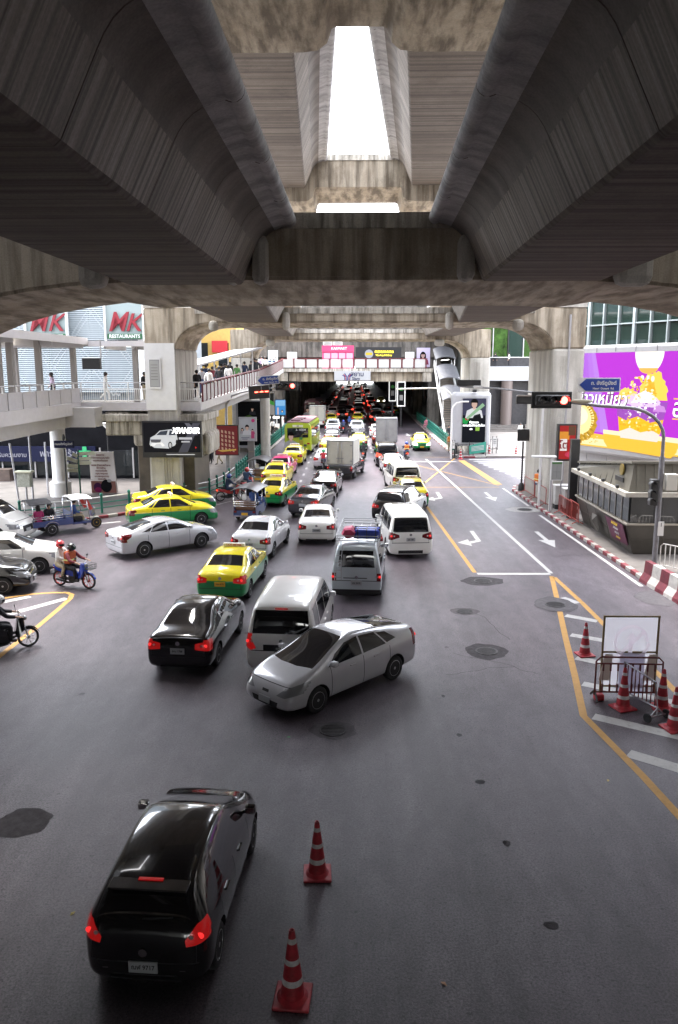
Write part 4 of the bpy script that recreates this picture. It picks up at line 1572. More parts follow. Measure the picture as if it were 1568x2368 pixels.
# ================================================================== GROUND, PAVEMENTS, MARKINGS
CR = {1: (.3687, 0, 636), 2: (.33186, 520.4, 693.8), 3: (.3732, 982.9, 664.9), 4: (.3687, 0, 1098.5), 5: (.3687, 462.5, 1127.4), 6: (.2994, 1098.5, 1098.5), 10: (.22125, 636, 780.5), 12: (.2028, 693.8, 925.1), 13: (.2028, 462.5, 925.1), 14: (.22125, 0, 954), 15: (.1844, 404.7, 722.7), 16: (.2028, 925, 751.6)}


def q(n, x, y, z=0.0):
    s, a, b = CR[n]
    return G(a + s * x, b + s * y, z)


m = MB()
m.add([(-500, -120, 0), (500, -120, 0), (500, 1500, 0), (-500, 1500, 0)], [(0, 1, 2, 3)])
road = tag(m.obj('road', ASPHALT), kind='structure')
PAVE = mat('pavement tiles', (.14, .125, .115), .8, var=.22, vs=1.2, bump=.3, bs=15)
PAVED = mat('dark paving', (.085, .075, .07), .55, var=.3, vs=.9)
KW = mat('kerb white', (.38, .36, .33), .8, var=.25, vs=4)
KR = mat('kerb red', (.20, .035, .045), .8, var=.3, vs=4)
KG = mat('kerb grey', (.30, .27, .25), .85, var=.3, vs=3)


def pavement(name, poly, m_, z=.14):
    b = MB()
    b.prism(poly, -.05, z)
    o = b.obj(name, m_)
    tag(o, kind='structure')
    return o


kerbL = [(-90, 33.0), (-17.3, 36.6), (-15.2, 37.8), (-12.6, 40.6), (-10.2, 43.4), (-8.9, 45.4), (-8.25, 48), (-8.05, 53), (-8.05, 95), (-8.3, 420)]
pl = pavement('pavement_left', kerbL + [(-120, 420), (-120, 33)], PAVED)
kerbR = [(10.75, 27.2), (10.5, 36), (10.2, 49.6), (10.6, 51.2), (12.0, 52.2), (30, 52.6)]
pr_ = pavement('pavement_right', kerbR + [(30, 20), (11.4, 20)], PAVE)
kerbF = [(30, 69.5), (11.6, 68.8), (9.6, 68.4), (8.95, 70.5), (8.9, 80), (9.1, 120), (9.2, 420)]
pf = pavement('pavement_far', kerbF + [(120, 420), (120, 69.5)], mat('pale plaza paving', (.22, .20, .185), .8, var=.2, vs=.8))

KB = {}


def kerb(poly, parent, colors, step=.5, upto=1e9):
    i = 0
    for a, b in zip(poly, poly[1:]):
        a, b = Vector((*a, 0)), Vector((*b, 0))
        L = (b - a).length
        d = (b - a) / L
        n = max(1, int(L / step))
        st = L / n
        for k in range(n):
            p = a + d * (k + .5) * st
            if p.y > upto or p.x < -19 or p.x > 14:
                continue
            c = colors[i % len(colors)]
            key = (c.name, round(st, 2))
            if key not in KB:
                mb = MB()
                mb.cbox((0, 0, .075), (st - .012, .20, .15), 0, .02)
                KB[key] = mb.mesh('kerb_block', c)
            inst('kerb_block', KB[key], parent, (p.x, p.y, .004), (0, 0, math.atan2(d.y, d.x)))
            i += 1


kerb(kerbL[1:5], pl, [KW, KR], .5)
kerb(kerbL[4:9], pl, [KG], 1.0, 95)
kerb(kerbR, pr_, [KW, KR], .5, 52)
kerb(kerbF[1:6], pf, [KW, KR, KG], .8, 118)


def strip(p, q_, wd, m_, name='lane_line', z=.004, parent=None, skew=None):
    p, q_ = Vector((p[0], p[1], 0)), Vector((q_[0], q_[1], 0))
    d = (q_ - p).normalized()
    n = Vector((-d.y, d.x, 0)) * wd / 2
    b = MB()
    b.add([(p - n) + Vector((0, 0, z)), (q_ - n) + Vector((0, 0, z)), (q_ + n) + Vector((0, 0, z)), (p + n) + Vector((0, 0, z))], [(0, 1, 2, 3)])
    return b.obj(name, m_, parent or road)


def polyline(pts, wd, m_, name='lane_line', z=.004):
    pts = [Vector((p[0], p[1], 0)) for p in pts]
    L, Rr = [], []
    for i, p in enumerate(pts):
        d = (pts[min(i + 1, len(pts) - 1)] - pts[max(i - 1, 0)]).normalized()
        n = Vector((-d.y, d.x, 0)) * wd / 2
        L.append(p + n)
        Rr.append(p - n)
    b = MB()
    vs = [(v.x, v.y, z) for v in L + Rr]
    n = len(pts)
    b.add(vs, [(i, i + 1, n + i + 1, n + i) for i in range(n - 1)])
    return b.obj(name, m_, road)


# lane lines
strip(G(1275, 1326), G(985, 1062), .16, WHITEP)
strip(G(1098, 1324), (3.85, 52), .16, YELLOWP)
strip(G(1104, 1327.5), G(1272, 1327.5), .28, WHITEP, 'stop_line', .008)
strip(G(1484, 1356), q(6, 500, 310), .15, WHITEP)
strip(q(6, 415, 240), G(1163, 1129), .15, WHITEP)
polyline([q(6, *p) for p in ((592, 782), (640, 985), (700, 1260), (770, 1545), (838, 1860), (1060, 2085), (1300, 2330), (1568, 2625), (1900, 3000))], .17, YELLOWP)
polyline([q(6, *p) for p in ((612, 790), (830, 990), (1040, 1200), (1440, 1560), (1568, 1690), (1800, 1900))], .17, YELLOWP)
for a, b, wd in (((672, 948), (795, 990), .30), ((700, 1085), (945, 1130), .30), ((740, 1235), (1060, 1290), .30), ((780, 1412), (1150, 1490), .30), ((832, 1612), (1750, 1800), .30), ((915, 1865), (1900, 2095), .34), ((1185, 2150), (1950, 2380), .36)):
    strip(q(6, *a), q(6, *b), wd, WHITEP, 'hatch_stripe')
for pts in (((3, 0, 1210), (3, 185, 1058)), ((3, -60, 1100), (3, 460, 1228)), ((3, 0, 1238), (3, 460, 1238)), ((3, 0, 1052), (3, 180, 1052))):
    strip(q(*pts[0]), q(*pts[1]), .11, YELLOWP, 'box_marking', .008)
strip(q(3, 225, 1072), q(3, 455, 1222), .55, YELLOWP, 'kerb_marking', .012)
b = MB()
for p in [[(2.3, 66.2), (6.0, 66.2)]]:
    pass
strip((3.9, 65.6), (8.6, 65.6), .35, WHITEP, 'stop_line', .012)
# left painted nose
polyline([q(4, *p) for p in ((-40, 782), (200, 747), (330, 738), (420, 738), (452, 750), (440, 775), (380, 830), (250, 940), (100, 1055), (-20, 1150))], .17, YELLOWP)
strip(q(4, 60, 872), q(4, 420, 774), .30, WHITEP, 'hatch_stripe')
strip(q(4, 20, 797), q(4, 190, 762), .28, WHITEP, 'hatch_stripe')
strip(q(14, 215, 1232), q(14, 380, 1222), .2, WHITEP)
strip(q(14, 255, 1330), q(14, 450, 1228), .55, WHITEP, 'hatch_stripe')
strip(q(14, 1060, 1160), q(14, 1260, 1140), .2, WHITEP)
strip(q(4, 1340, 192), q(4, 1450, 164), .14, WHITEP)
for p in ((1375, 380), (1368, 408), (1355, 440), (1342, 475), (1328, 515), (1308, 560), (1290, 602), (1265, 655), (1240, 713), (1215, 780), (1185, 850), (1150, 925)):
    c = q(13, *p)
    strip((c.x, c.y - .55), (c.x - .02, c.y + .55), .16, WHITEP, 'lane_dash')
for p in ((815, 598), (803, 550), (788, 508), (778, 465), (768, 420), (755, 370)):
    c = q(12, *p)
    strip((c.x, c.y - .5), (c.x, c.y + .5), .16, WHITEP, 'lane_dash')
for k in range(11):                     # crossing
    y = 54.2 + k * 1.32
    strip((11.9 - k * .20, y), (22, y + .1), .50, WHITEP, 'crosswalk_stripe', .004)


def arrow(p, kind, s=1.0, rz=0.0):
    b = MB()
    if kind == 's':
        pts = [(-.10, 3.4), (.10, 3.4), (.10, 1.5), (.38, 1.5), (0, 0), (-.38, 1.5), (-.10, 1.5)]
        f = [(0, 1, 2, 6), (3, 4, 5)]
        vs = pts
        fs = [(0, 6, 2, 1), (5, 4, 3)]
    else:
        vs = [(-.1, 3.4), (.1, 3.4), (.1, 1.2), (-.35, .75), (-.35, .45), (.0, .6), (-.1, 1.4), (-.35, 1.15), (-.9, .35), (-.35, .05)]
        vs = [(-.10, 3.2), (.10, 3.2), (.10, .9), (-.1, 1.1), (-.45, .8), (-.45, .4), (-.45, 1.3), (-1.0, .6), (-.45, -.1)]
        fs = [(0, 3, 2, 1), (3, 4, 5, 2), (6, 7, 8)]
    b.add([(x * s, y * s, .006) for x, y in vs], fs)
    o = b.obj('lane_arrow', WHITEP, road, (p.x, p.y, 0), rz)


arrow(q(6, 620, 560), 's', 1.0, R(1))
arrow(q(6, 160, 203), 's', 1.0, R(1))
arrow(G(1115, 1262), 'l', 1.0)
arrow(G(1024, 1158), 'l', 1.0)
arrow(q(12, 1240, 410), 's', 1.0)
CRK = mat('tar crack', (.022, .020, .023), .8)
for i, (x, y, L5, a5) in enumerate(((1180, 1480, 3.0, 80), (1030, 1560, 2.2, 20), (1250, 1560, 2.8, 110), (560, 1180, 3, 12), (820, 1300, 3, 75), (1390, 1290, 2.5, 100))):
    rc_ = random.Random(i)
    c0 = G(x, y)
    pts5, a6 = [], R(a5)
    px5, py5 = c0.x, c0.y
    for k in range(14):
        pts5.append((px5, py5))
        a6 += rc_.uniform(-.5, .5)
        px5 += L5 / 14 * math.cos(a6)
        py5 += L5 / 14 * math.sin(a6)
    polyline(pts5, .016, CRK, 'asphalt_crack', .0035)
# manholes and patches
PATCH = mat('asphalt patch', (.036, .032, .037), .9, var=.45, vs=6, bump=.6, bs=60)
PATCH2 = mat('pale asphalt patch', (.075, .068, .075), .85, var=.35, vs=6, bump=.5, bs=60)
IRON = mat('manhole iron', (.05, .047, .05), .55, .5, var=.3, vs=12)


def blob(c, rx, ry, m_, name='asphalt_patch', z=.005, seed=0, cover=None):
    rnd = random.Random(seed)
    n = 64
    ph = [rnd.random() * 6 for _ in range(4)]
    b = MB()
    b.add([(rx * (1 + .06 * math.sin(2 * a + ph[0]) + .05 * math.sin(5 * a + ph[1]) + .02 * math.sin(9 * a + ph[2]) + .015 * math.sin(17 * a + ph[3]) + .01 * math.sin(29 * a)) * math.cos(a), ry * (1 + .07 * math.sin(3 * a + ph[3]) + .04 * math.sin(7 * a + ph[1])) * math.sin(a), 0) for a in [2 * PI * k / n for k in range(n)]], [tuple(range(n))])
    o = b.obj(name, m_, road, (c.x, c.y, z))
    if cover:
        b = MB()
        b.lathe([(cover, 0), (cover, .012), (cover * .9, .016), (cover * .86, .008), (.001, .008)], 22, 0)
        for k in range(-3, 4):
            w2 = math.sqrt(max(0, (cover * .84) ** 2 - (k * cover * .22) ** 2))
            b.box((-w2, k * cover * .22 - .02, .006), (w2, k * cover * .22 + .02, .017))
        b.obj('manhole_cover', IRON, o, (0, 0, .002))
    return o


blob(q(6, 60, 820), .75, .62, PATCH, seed=1, cover=.33)
blob(q(6, 385, 268), 1.05, .8, mat('white cement ring', (.28, .27, .26), .8, var=.2, vs=8), 'cement_ring', seed=2, cover=.42)
blob(q(6, 620, 1002), .66, .85, PATCH2, seed=3, z=.010, cover=.34)
blob(q(6, 90, 1362), .55, .62, PATCH, seed=4, cover=.31)
blob(G(770, 1689), .52, .42, PATCH2, seed=5, cover=.3)
blob(G(55, 1902), .48, .45, PATCH, seed=6)
blob(G(1075, 1414), .45, .38, PATCH2, seed=7, cover=.28)
blob(q(6, 1390, 955), .6, .9, PATCH2, seed=8)
for i, (x, y) in enumerate(((189, 1605), (1033, 1497), (1110, 1808), (1172, 1950), (1275, 2140), (1062, 1700), (1025, 1610))):
    blob(G(x, y), (.07, .05, .09, .06, .10, .05, .04)[i] * 1.1, .08, PATCH2 if i in (0, 1) else PATCH, 'oil_stain', seed=20 + i, z=.003)
for i, (x, y, c) in enumerate(((536, 1827, (.35, .45, .08)), (168, 2113, (.45, .36, .10)), (640, 2333, (.45, .36, .10)), (668, 1705, (.06, .35, .10)), (1406, 1805, (.5, .35, .1)), (1026, 2275, (.4, .2, .1)))):
    b = MB()
    b.add([(-.05, 0, 0), (0, -.025, .01), (.055, 0, .004), (0, .028, .012)], [(0, 1, 3), (1, 2, 3)])
    o = b.obj('fallen_leaf', mat('leaf %d' % i, c, .6), None, tuple(G(x, y, .006)), i * 1.1)
    tag(o, ['green leaf beside the front of the near black hatchback', 'yellow leaf on the asphalt left of the near black hatchback', 'yellow leaf at the foot of the nearest traffic cone', 'bright green scrap on the road left of the manhole before the turning silver car', 'orange leaf on the asphalt inside the hatched nose by the road edge', 'brown leaf alone on the dark asphalt at lower right'][i], 'leaf')

# ================================================================== VIADUCT
SEG = {}


def segment_mesh(s, Ls, w_, mirror):
    key = (round(Ls, 2), w_, mirror)
    if key in SEG:
        return SEG[key]
    half = [(0, 0), (.06, .05), (.40, .74), (.46, .85), (.54, .96), (.64, 1.05), (.76, 1.12), (.90, 1.165), (1.02, 1.19)]
    # pipe-like rounded edge
    cxx, cz, r = 1.10, 1.30, .135
    pipe = [(cxx + r * math.cos(a), cz + r * math.sin(a)) for a in [R(-120 + 25 * k) for k in range(9)]]
    inner = half + pipe + [(1.0, 1.50), (.92, 1.52), (.90, 1.34), (.2, 1.34)]
    prof = [(x, z) for x, z in inner] + [(-w_ - x, z) for x, z in reversed(inner)]
    if mirror:
        prof = [(-x, z) for x, z in prof]
    b = MB()
    n = len(prof)
    inset = lambda f, y: [(-w_ / 2 * (-1 if mirror else 1) + (x + w_ / 2 * (-1 if mirror else 1)) * f, y, .65 + (z - .65) * f) for x, z in prof]
    b.loft([inset(.994, .002), inset(1, .012), inset(1, Ls - .012), inset(.994, Ls - .002)], 0, False)
    mi = []
    me = b.mesh('segment', [GIRDERWEB, SOFFIT, FLANGE, FLCURVE])
    for p in me.polygons:
        c = p.center
        nz = p.normal.z
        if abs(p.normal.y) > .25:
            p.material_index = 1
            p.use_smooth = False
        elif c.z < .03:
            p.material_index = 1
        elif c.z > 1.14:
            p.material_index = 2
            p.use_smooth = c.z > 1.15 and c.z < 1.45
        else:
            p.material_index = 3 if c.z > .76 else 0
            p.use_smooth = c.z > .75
    SEG[key] = me
    return me


def girder(name, a, b, w_, mirror, label, seg=2.75, zs=1.0):
    """box girder built of precast segments; a, b = inner bottom edge at either end"""
    a, b = Vector(a), Vector(b)
    d = b - a
    L = d.length
    n = max(1, round(L / seg))
    st = L / n
    g = thing(name, label, 'viaduct', tuple(a), 0, 'viaduct girders')
    yaw = math.atan2(-d.x, d.y)
    pitch = math.atan2(d.z, math.hypot(d.x, d.y))
    g.rotation_euler = (pitch, 0, yaw)
    me = segment_mesh(0, st, w_, mirror)
    for k in range(n):
        inst('segment', me, g, (0, k * st, 0), scale=(1, 1, zs))
    return g


girder('viaduct_girder', (-2.5, -28, 9.53), (-2.48, 17.55, 9.5), 2.42, False, 'near left concrete box girder hanging dark over the road')
girder('viaduct_girder', (1.62, -28, 9.53), (2.80, 17.55, 9.56), 2.45, True, 'near right concrete box girder overhead with streaked sloping web')
girder('viaduct_girder', (-2.6, 21.95, 9.62), (-4.3, 44.1, 10.22), 2.6, False, 'lower left girder between the first and second portal frames')
girder('viaduct_girder', (3.2, 21.95, 9.62), (5.75, 44.1, 10.22), 2.6, True, 'lower right girder between the first and second portal frames')
girder('viaduct_girder', (-4.5, 48.4, 10.3), (-5.6, 72.1, 10.6), 2.6, False, 'lower left girder beyond the second portal frame')
girder('viaduct_girder', (5.9, 48.4, 10.3), (6.4, 72.1, 10.6), 2.6, True, 'lower right girder beyond the second portal frame')
girder('viaduct_girder', (-1.66, 21.9, 15.82), (-2.72, 44.05, 17.2), 2.8, False, 'upper left girder beside the bright sky gap', zs=1.12)
girder('viaduct_girder', (1.38, 21.9, 15.82), (3.06, 44.05, 17.3), 2.8, True, 'upper right girder beside the bright sky gap', zs=1.12)
girder('viaduct_girder', (-1.2, -28, 15.6), (-1.25, 17.6, 15.8), 2.8, False, 'upper left girder over the camera side of the first frame')
girder('viaduct_girder', (1.2, -28, 15.6), (1.25, 17.6, 15.8), 2.8, True, 'upper right girder over the camera side of the first frame')


def frame(label, yf, yr, xl, xr, cw, zbot, zmid, ztop, rad, upper=None, plinths=(), arch=None, zc=None, upcol=True):
    t = thing('portal_frame', label, 'viaduct frame', (0, 0, 0), 0, 'viaduct portal frames')
    # beam outline in x,z with haunches down to the columns
    pts = []
    n = 9
    if arch:
        L = [(-x, z) for x, z in arch]
        Rr = [(x + (xr + xl), z) for x, z in arch]
        low = L[::-1] + Rr
    else:
        low = [(xl + rad[0] - rad[0] * math.cos(R(90 * k / n)), zbot - rad[1] + rad[1] * math.sin(R(90 * k / n))) for k in range(n + 1)] + [(xr - rad[0] + rad[0] * math.sin(R(90 * k / n)), zbot - rad[1] + rad[1] * math.cos(R(90 * k / n))) for k in range(n + 1)]
    zl = low[0][1]
    out = [(xl - cw, zl)] + low + [(xr + cw, low[-1][1]), (xr + cw, ztop), (xl - cw, ztop)]
    b = MB()
    k = len(out)
    front = [(x, yf, z) for x, z in out]
    rear = [(x, yr, z - (zbot - zmid if abs(x) < 6 else 0)) for x, z in out]
    b.loft([front, rear], 0)
    beam = b.obj('crossbeam', BEAM2, t)
    # bevelled edges
    bm = bmesh.new()
    bm.from_mesh(beam.data)
    es = [e for e in bm.edges if e.is_manifold and e.calc_face_angle() > .9]
    bmesh.ops.bevel(bm, geom=es, offset=.07, segments=2, affect='EDGES')
    bm.to_mesh(beam.data)
    bm.free()
    b = MB()
    b.box((xl + rad[0] * .5, yf - .06, ztop - .32), (xr - rad[0] * .5, yf - .002, ztop))
    b.obj('top_ledge', DECKCON, beam)
    for sx, x in ((-1, xl), (1, xr)):
        b = MB()
        x0, x1 = sorted((x, x + sx * cw))
        b.cbox(((x0 + x1) / 2, (yf + yr) / 2, zl / 2), (x1 - x0, yr - yf, zl - .004), 0, .12)
        c = b.obj('column', COLUMN, t)
        for dx in (.28, .36, .44, .52):
            b = MB()
            b.box((x + sx * dx * cw - .03, yf - .05, .1), (x + sx * dx * cw + .03, yf - .006, zl - .4))
            b.obj('flute', COLUMN, c)
        if upcol and upper:
            b = MB()
            b.box((x0, yf, ztop), (x1, yr, upper[0]))
            b.obj('upper_column', COLUMN, t)
    for (px, z0, z1, w2) in plinths:
        b = MB()
        b.cbox((px, yf - .16, (z0 + z1) / 2), (w2, .5, z1 - z0), 0, min(.2, w2 * .45))
        b.obj('bearing_plinth', COLUMN, t)
    if upper:
        zb, zc_, zt, hw, zside = upper
        o2 = [(-8, zside), (-hw[0] - .75, zside), (-hw[0] - .35, zside + .05), (-hw[0] - .12, zside + .22), (-hw[0], zb - .05), (-hw[0] + .1, zb), (hw[1] - .1, zb), (hw[1], zb - .05), (hw[1] + .12, zside + .22), (hw[1] + .35, zside + .05), (hw[1] + .75, zside), (8, zside), (8, zt), (-8, zt)]
        b = MB()
        b.prism(o2, yf, yr if yf < 20 else yf + 4.2, 'y')
        b.obj('upper_crossbeam', BEAM, t)
        b = MB()
        b.box((-hw[0] - .05, yf - .05, zt - .3), (hw[1] + .05, yf - .003, zt))
        b.obj('upper_ledge', DECKCON, t)
    return t


frame('nearest portal frame, its dark stained crossbeam closing the two near girders', 17.5, 22, -11.4, 11.6, 2.2, 9.6, 9.38, 10.97, (4, 3), (16.35, 16.35, 18.0, (.62, .80), 15.75),
      plinths=[(-5.62, 9.40, 10.05, .62), (-2.02, 9.47, 10.5, .34), (2.36, 9.52, 10.5, .36), (5.9, 9.42, 10.2, .8), (-2.62, 9.47, 9.6, .2)],
      arch=[(4.2, 9.6), (5.2, 9.55), (6.2, 9.48), (7.2, 9.36), (8.1, 9.20), (9.0, 8.96), (9.9, 8.60), (10.6, 8.15), (11.1, 7.6), (11.4, 6.9)])
frame('second portal frame with pale columns either side of the road', 44, 50, -9.9, 10.9, 1.75, 10.2, 10.08, 11.0, (2.2, 1.4), (17.22, 17.22, 18.85, (2.15, 2.45), 16.5),
      plinths=[(-7.75, 9.72, 10.3, .5), (-3.75, 9.78, 10.75, .4), (5.15, 9.8, 10.75, .42), (8.9, 9.75, 10.35, .6)])
frame('third portal frame seen beneath the second one', 72, 78, -9.4, 10.4, 1.85, 10.3, 10.2, 11.2, (2.4, 1.6), None,
      plinths=[(-7.6, 9.7, 10.3, .8), (7.6, 9.7, 10.3, .9)])
# second frame: drain pipes and white painted face of the left column
b = MB()
b.tube([(11.75, 43.94, .2), (11.75, 43.94, 10.6)], .06)
tag(b.obj('drain_pipe', GREYM), 'grey drain pipe running down the right column of the second frame', 'pipe')
b = MB()
b.box((-11.66, 43.9, 5.42), (-9.98, 43.98, 9.1))
wp = b.obj('column_cladding', mat('white painted cladding', (.70, .69, .68), .6, var=.05))
tag(wp, 'white painted sheet cladding on the left column above the skywalk deck', 'cladding')
b = MB()
b.box((-11.45, 43.84, 6.6), (-10.75, 43.88, 8.3))
nb = b.obj('notice_board', WHITEM)
tag(nb, 'white notice board on the white left column above the skywalk', 'notice board')
flatshapes('printed_notice', [((.6, .6, .6), rect(-11.38, 6.7, -10.82, 8.2)), ((.8, .8, .78), rect(-11.34, 6.75, -10.86, 8.15))] + [((.45, .42, .42), rect(-11.3, 7.9 - k * .16, -10.92, 7.93 - k * .16)) for k in range(6)], nb, 43.84)

# unseen deck, slabs and tall blocks, added to keep sky light off the foreground
cc = thing('shade_deck', 'unseen concrete deck and slabs added to shade the near end of the road', 'shade deck', (0, 0, 0))
b = MB()
b.box((-17, -60, 5.7), (17, 1.0, 6.1))
b.obj('deck', BEAM, cc)
b = MB()
b.box((-17, -60, 9.45), (17, -.4, 9.5))
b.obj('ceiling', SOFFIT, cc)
for x in (-11, 11):
    for y in (-6, -26, -46):
        b = MB()
        b.cbox((x, y, 2.85), (1.5, 2.5, 5.7), 0, .1)
        b.obj('column', COLUMN, cc)
b = MB()  # unseen upper slabs, added to darken the near road
b.box((-17.5, -60, 15.2), (-.3, 7, 15.55))
b.box((-11.5, 7, 15.2), (-.3, 15.5, 15.55))
b.obj('shade_slab', SOFFIT, cc)
b = MB()
b.box((.3, -60, 15.2), (14.5, 7, 15.55))
b.box((.3, 7, 15.2), (11.5, 15.5, 15.55))
b.obj('shade_slab', SOFFIT, cc)
b = MB()  # unseen slab added to darken the left part of the road
b.box((-12.5, 16.3, 15.6), (-8.2, 43.9, 16))
b.obj('shade_slab', SOFFIT, cc)
for sx, x0, y1 in ((-1, -17.6, 21), (1, 14.6, 26.5)):  # unseen blocks either side of the camera, added to shade the foreground
    t = thing('shade_block', 'tall unseen block added to shade the road, %s of the camera' % ('left' if sx < 0 else 'right'), 'building', (x0, 0, .0))
    b = MB()
    b.box((0, -60, .1), (sx * 25, y1, 42))
    b.obj('wall', mat('shade block wall', (.22, .21, .20), .7, var=.15, vs=.4), t)
    for k in range(9):
        for j in range(6):
            b = MB()
            b.box((-sx * .05, y1 - 4 - k * 6, 3.5 + j * 4), (-sx * .01, y1 - k * 6 - 1, 6 + j * 4))
            b.obj('window', BWIN, t)

# ================================================================== STATION AND PEDESTRIAN BRIDGE BEYOND
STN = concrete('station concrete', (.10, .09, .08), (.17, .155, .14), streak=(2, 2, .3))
st_ = thing('elevated_station', 'long elevated station roofing the road beyond the footbridge', 'station', (0, 100, 0))
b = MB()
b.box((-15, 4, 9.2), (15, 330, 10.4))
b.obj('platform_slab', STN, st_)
b = MB()  # unseen slab added above the escalator to shade its curved roofs
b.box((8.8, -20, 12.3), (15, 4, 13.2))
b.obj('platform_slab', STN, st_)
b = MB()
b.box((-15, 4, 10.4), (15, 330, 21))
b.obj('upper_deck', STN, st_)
for k in range(12):
    for x in (-10.2, 10.6):
        b = MB() if (k, x) == (0, -10.2) else None
        if b:
            b.cbox((0, 0, 4.58), (1.5, 2.6, 9.15), 0, .1)
            cme = b.mesh('column', STN)
        inst('column', cme, st_, (x, 6 + k * 28, 0))
for sx, nm in ((-1, 'left'), (1, 'right')):
    t = thing('shop_row', 'dark row of shops under the station on the %s side of the road' % nm, 'building', (sx * 15, 100, 0))
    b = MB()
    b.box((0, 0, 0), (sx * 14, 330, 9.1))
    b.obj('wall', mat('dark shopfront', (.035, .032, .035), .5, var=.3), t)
    for k in range(14):
        b = MB()
        b.box((-sx * .06, 3 + k * 14, .4), (-sx * .01, 11 + k * 14, 3.4))
        b.obj('shop_window', BWIN, t)
# posters on stands right of the dark road
for i, (x0, y0, x1, y1, Y) in enumerate(((899, 878, 917, 928, 112), (918, 882, 938, 940, 104))):
    a, c = GY(x0, y1, Y), GY(x1, y0, Y)
    t = thing('poster_lightbox', ['white framed narrow poster box, left of the two beside the dark road', 'white framed poster box, right of the two beside the dark road'][i], 'poster box', (a.x, Y, .14))
    w2, zb, zt = c.x - a.x, a.z - .14, c.z - .14
    b = MB()
    b.box((0, 0, zb), (w2, .4, zt))
    b.obj('frame', mat('pale box frame', (.55, .54, .52), .4, emit=.15, ecol=(1, 1, 1)), t)
    b = MB()
    b.box((w2 * .4, .05, 0), (w2 * .6, .35, zb))
    b.obj('stand', BLACKP, t)
    flatshapes('printed_poster', [((.02, .02, .025), rect(.12, zb + .15, w2 - .12, zt - .15)), ((.1, .45, .1), ell(w2 * .5, zt - 1.0, w2 * .25, .22)), ((.6, .58, .56), rect(w2 * .3, zb + .8, w2 * .7, zb + 1.5))], t, -.004)

# footbridge
FB = thing('footbridge', 'pedestrian bridge across the road with maroon posts and white panels', 'bridge', (0, 95, 0))
WPANEL = mat('white balustrade panel', (.50, .49, .47), .6, var=.05)
MAROON = mat('maroon painted metal', (.13, .02, .025), .45, var=.2)
b = MB()
b.box((-8.9, 0, 7.35), (9.4, 6, 7.75))
b.obj('deck', DECKCON, FB)
b = MB()
b.box((-7.9, .5, 6.2), (8.4, 5.5, 7.33))
b.obj('bridge_beam', BEAM, FB)
for x in (-8.6, 8.7):
    b = MB()
    b.cbox((x, .9, 6.75), (1.1, 1.6, 1.15), 0, .08)
    b.obj('bearing_block', DECKCON, FB)
xs = [-8.7 + 1.435 * k for k in range(13)]
for i, x in enumerate(xs):
    b = MB()
    b.cbox((x, -.02, 8.33), (.14, .16, 1.1), 0, .02)
    b.cbox((x, -.02, 7.82), (.24, .2, .1), 0)
    b.cbox((x, -.02, 8.82), (.24, .2, .1), 0)
    b.obj('baluster', MAROON, FB)
    if i < 12:
        b = MB()
        b.box((x + .10, .0, 7.85), (x + 1.33, .06, 8.82))
        b.obj('panel', WPANEL, FB)
b = MB()
b.box((-8.8, -.06, 8.9), (8.7, .08, 8.96))
b.obj('handrail', MAROON, FB)
# Siam sign
sg = thing('station_sign', 'white hanging sign with a blue and red emblem reading Siam', 'sign', (0, 94.9, 0))
a, c = GY(773, 880, 94.9), GY(857, 858, 94.9)
b = MB()
b.box((a.x, 0, a.z), (c.x, .15, c.z))
b.obj('board', mat('sign white', (.36, .36, .37), .5), sg)
SB = mat('sign blue lettering', (.008, .012, .06), .5)
text('thai_lettering', 'สยาม', .75, SB, sg, (a.x + (c.x - a.x) * .63, -.02, a.z + .74), bold=.012)
text('latin_lettering', 'Siam', .52, SB, sg, (a.x + (c.x - a.x) * .60, -.02, a.z + .22), bold=.010)
cx = a.x + (c.x - a.x) * .36
sh = []
for s in (-1, 1):
    for k, col in enumerate(((.05, .08, .35), (.5, .05, .06), (.05, .08, .35))):
        o_ = .10 + k * .13
        sh.append((col, [(cx + s * o_, a.z + .04), (cx + s * (o_ - .09), a.z + .04), (cx + s * (o_ - .07), a.z + .5), (cx + s * (o_ + .18), a.z + .88 - k * .10), (cx + s * (o_ + .26), a.z + .82 - k * .10), (cx + s * o_, a.z + .42)]))
flatshapes('emblem', sh, sg, -.005)
# kiosks
k1 = thing('beauty_kiosk', 'pink shop kiosk on the footbridge with KARMART lettering', 'kiosk', (0, 97.2, 7.75))
PINK = mat('kiosk pink', (.48, .04, .15), .5)
b = MB()
b.box((-3.95, 0, 0), (-.12, 2.2, 2.35))
b.obj('wall', PINK, k1)
b = MB()
b.box((-4.0, -.12, 2.0), (-.08, -.003, 2.75))
f_ = b.obj('fascia', mat('kiosk fascia pink', (.42, .035, .12), .5), k1)
for k in range(4):
    b = MB()
    b.box((-3.75 + k * .92, -.05, .35), (-3.0 + k * .92, -.005, 1.85))
    b.obj('window_panel', mat('kiosk pale panel', (.42, .22, .32), .3, emit=.04, ecol=(1, .75, .85)), k1)
text('shop_lettering', 'KARMART', .42, WHTTXT, k1, (-1.9, -.13, 2.38), bold=.012)
for k in range(2):
    t = thing('air_conditioner', ['left air conditioner unit on the pink kiosk roof', 'right air conditioner unit on the pink kiosk roof'][k], 'air conditioner', (-3.3 + k * 1.25, 97.4, 10.50), 0, 'air conditioners on the kiosk')
    b = MB()
    b.cbox((0, 0, .24), (1.1, .5, .45), 0, .03)
    b.obj('casing', WHITEM, t)
    for j in range(4):
        b = MB()
        b.box((-.45, -.27, .09 + j * .09), (.45, -.255, .13 + j * .09))
        b.obj('grille_slat', BLACKP, t)
k2 = thing('sushi_kiosk', 'black takeaway kiosk on the footbridge with yellow PREMIUM SUSHI lettering', 'kiosk', (0, 97.2, 7.75))
b = MB()
b.box((.12, 0, 0), (5.7, 2.2, 2.55))
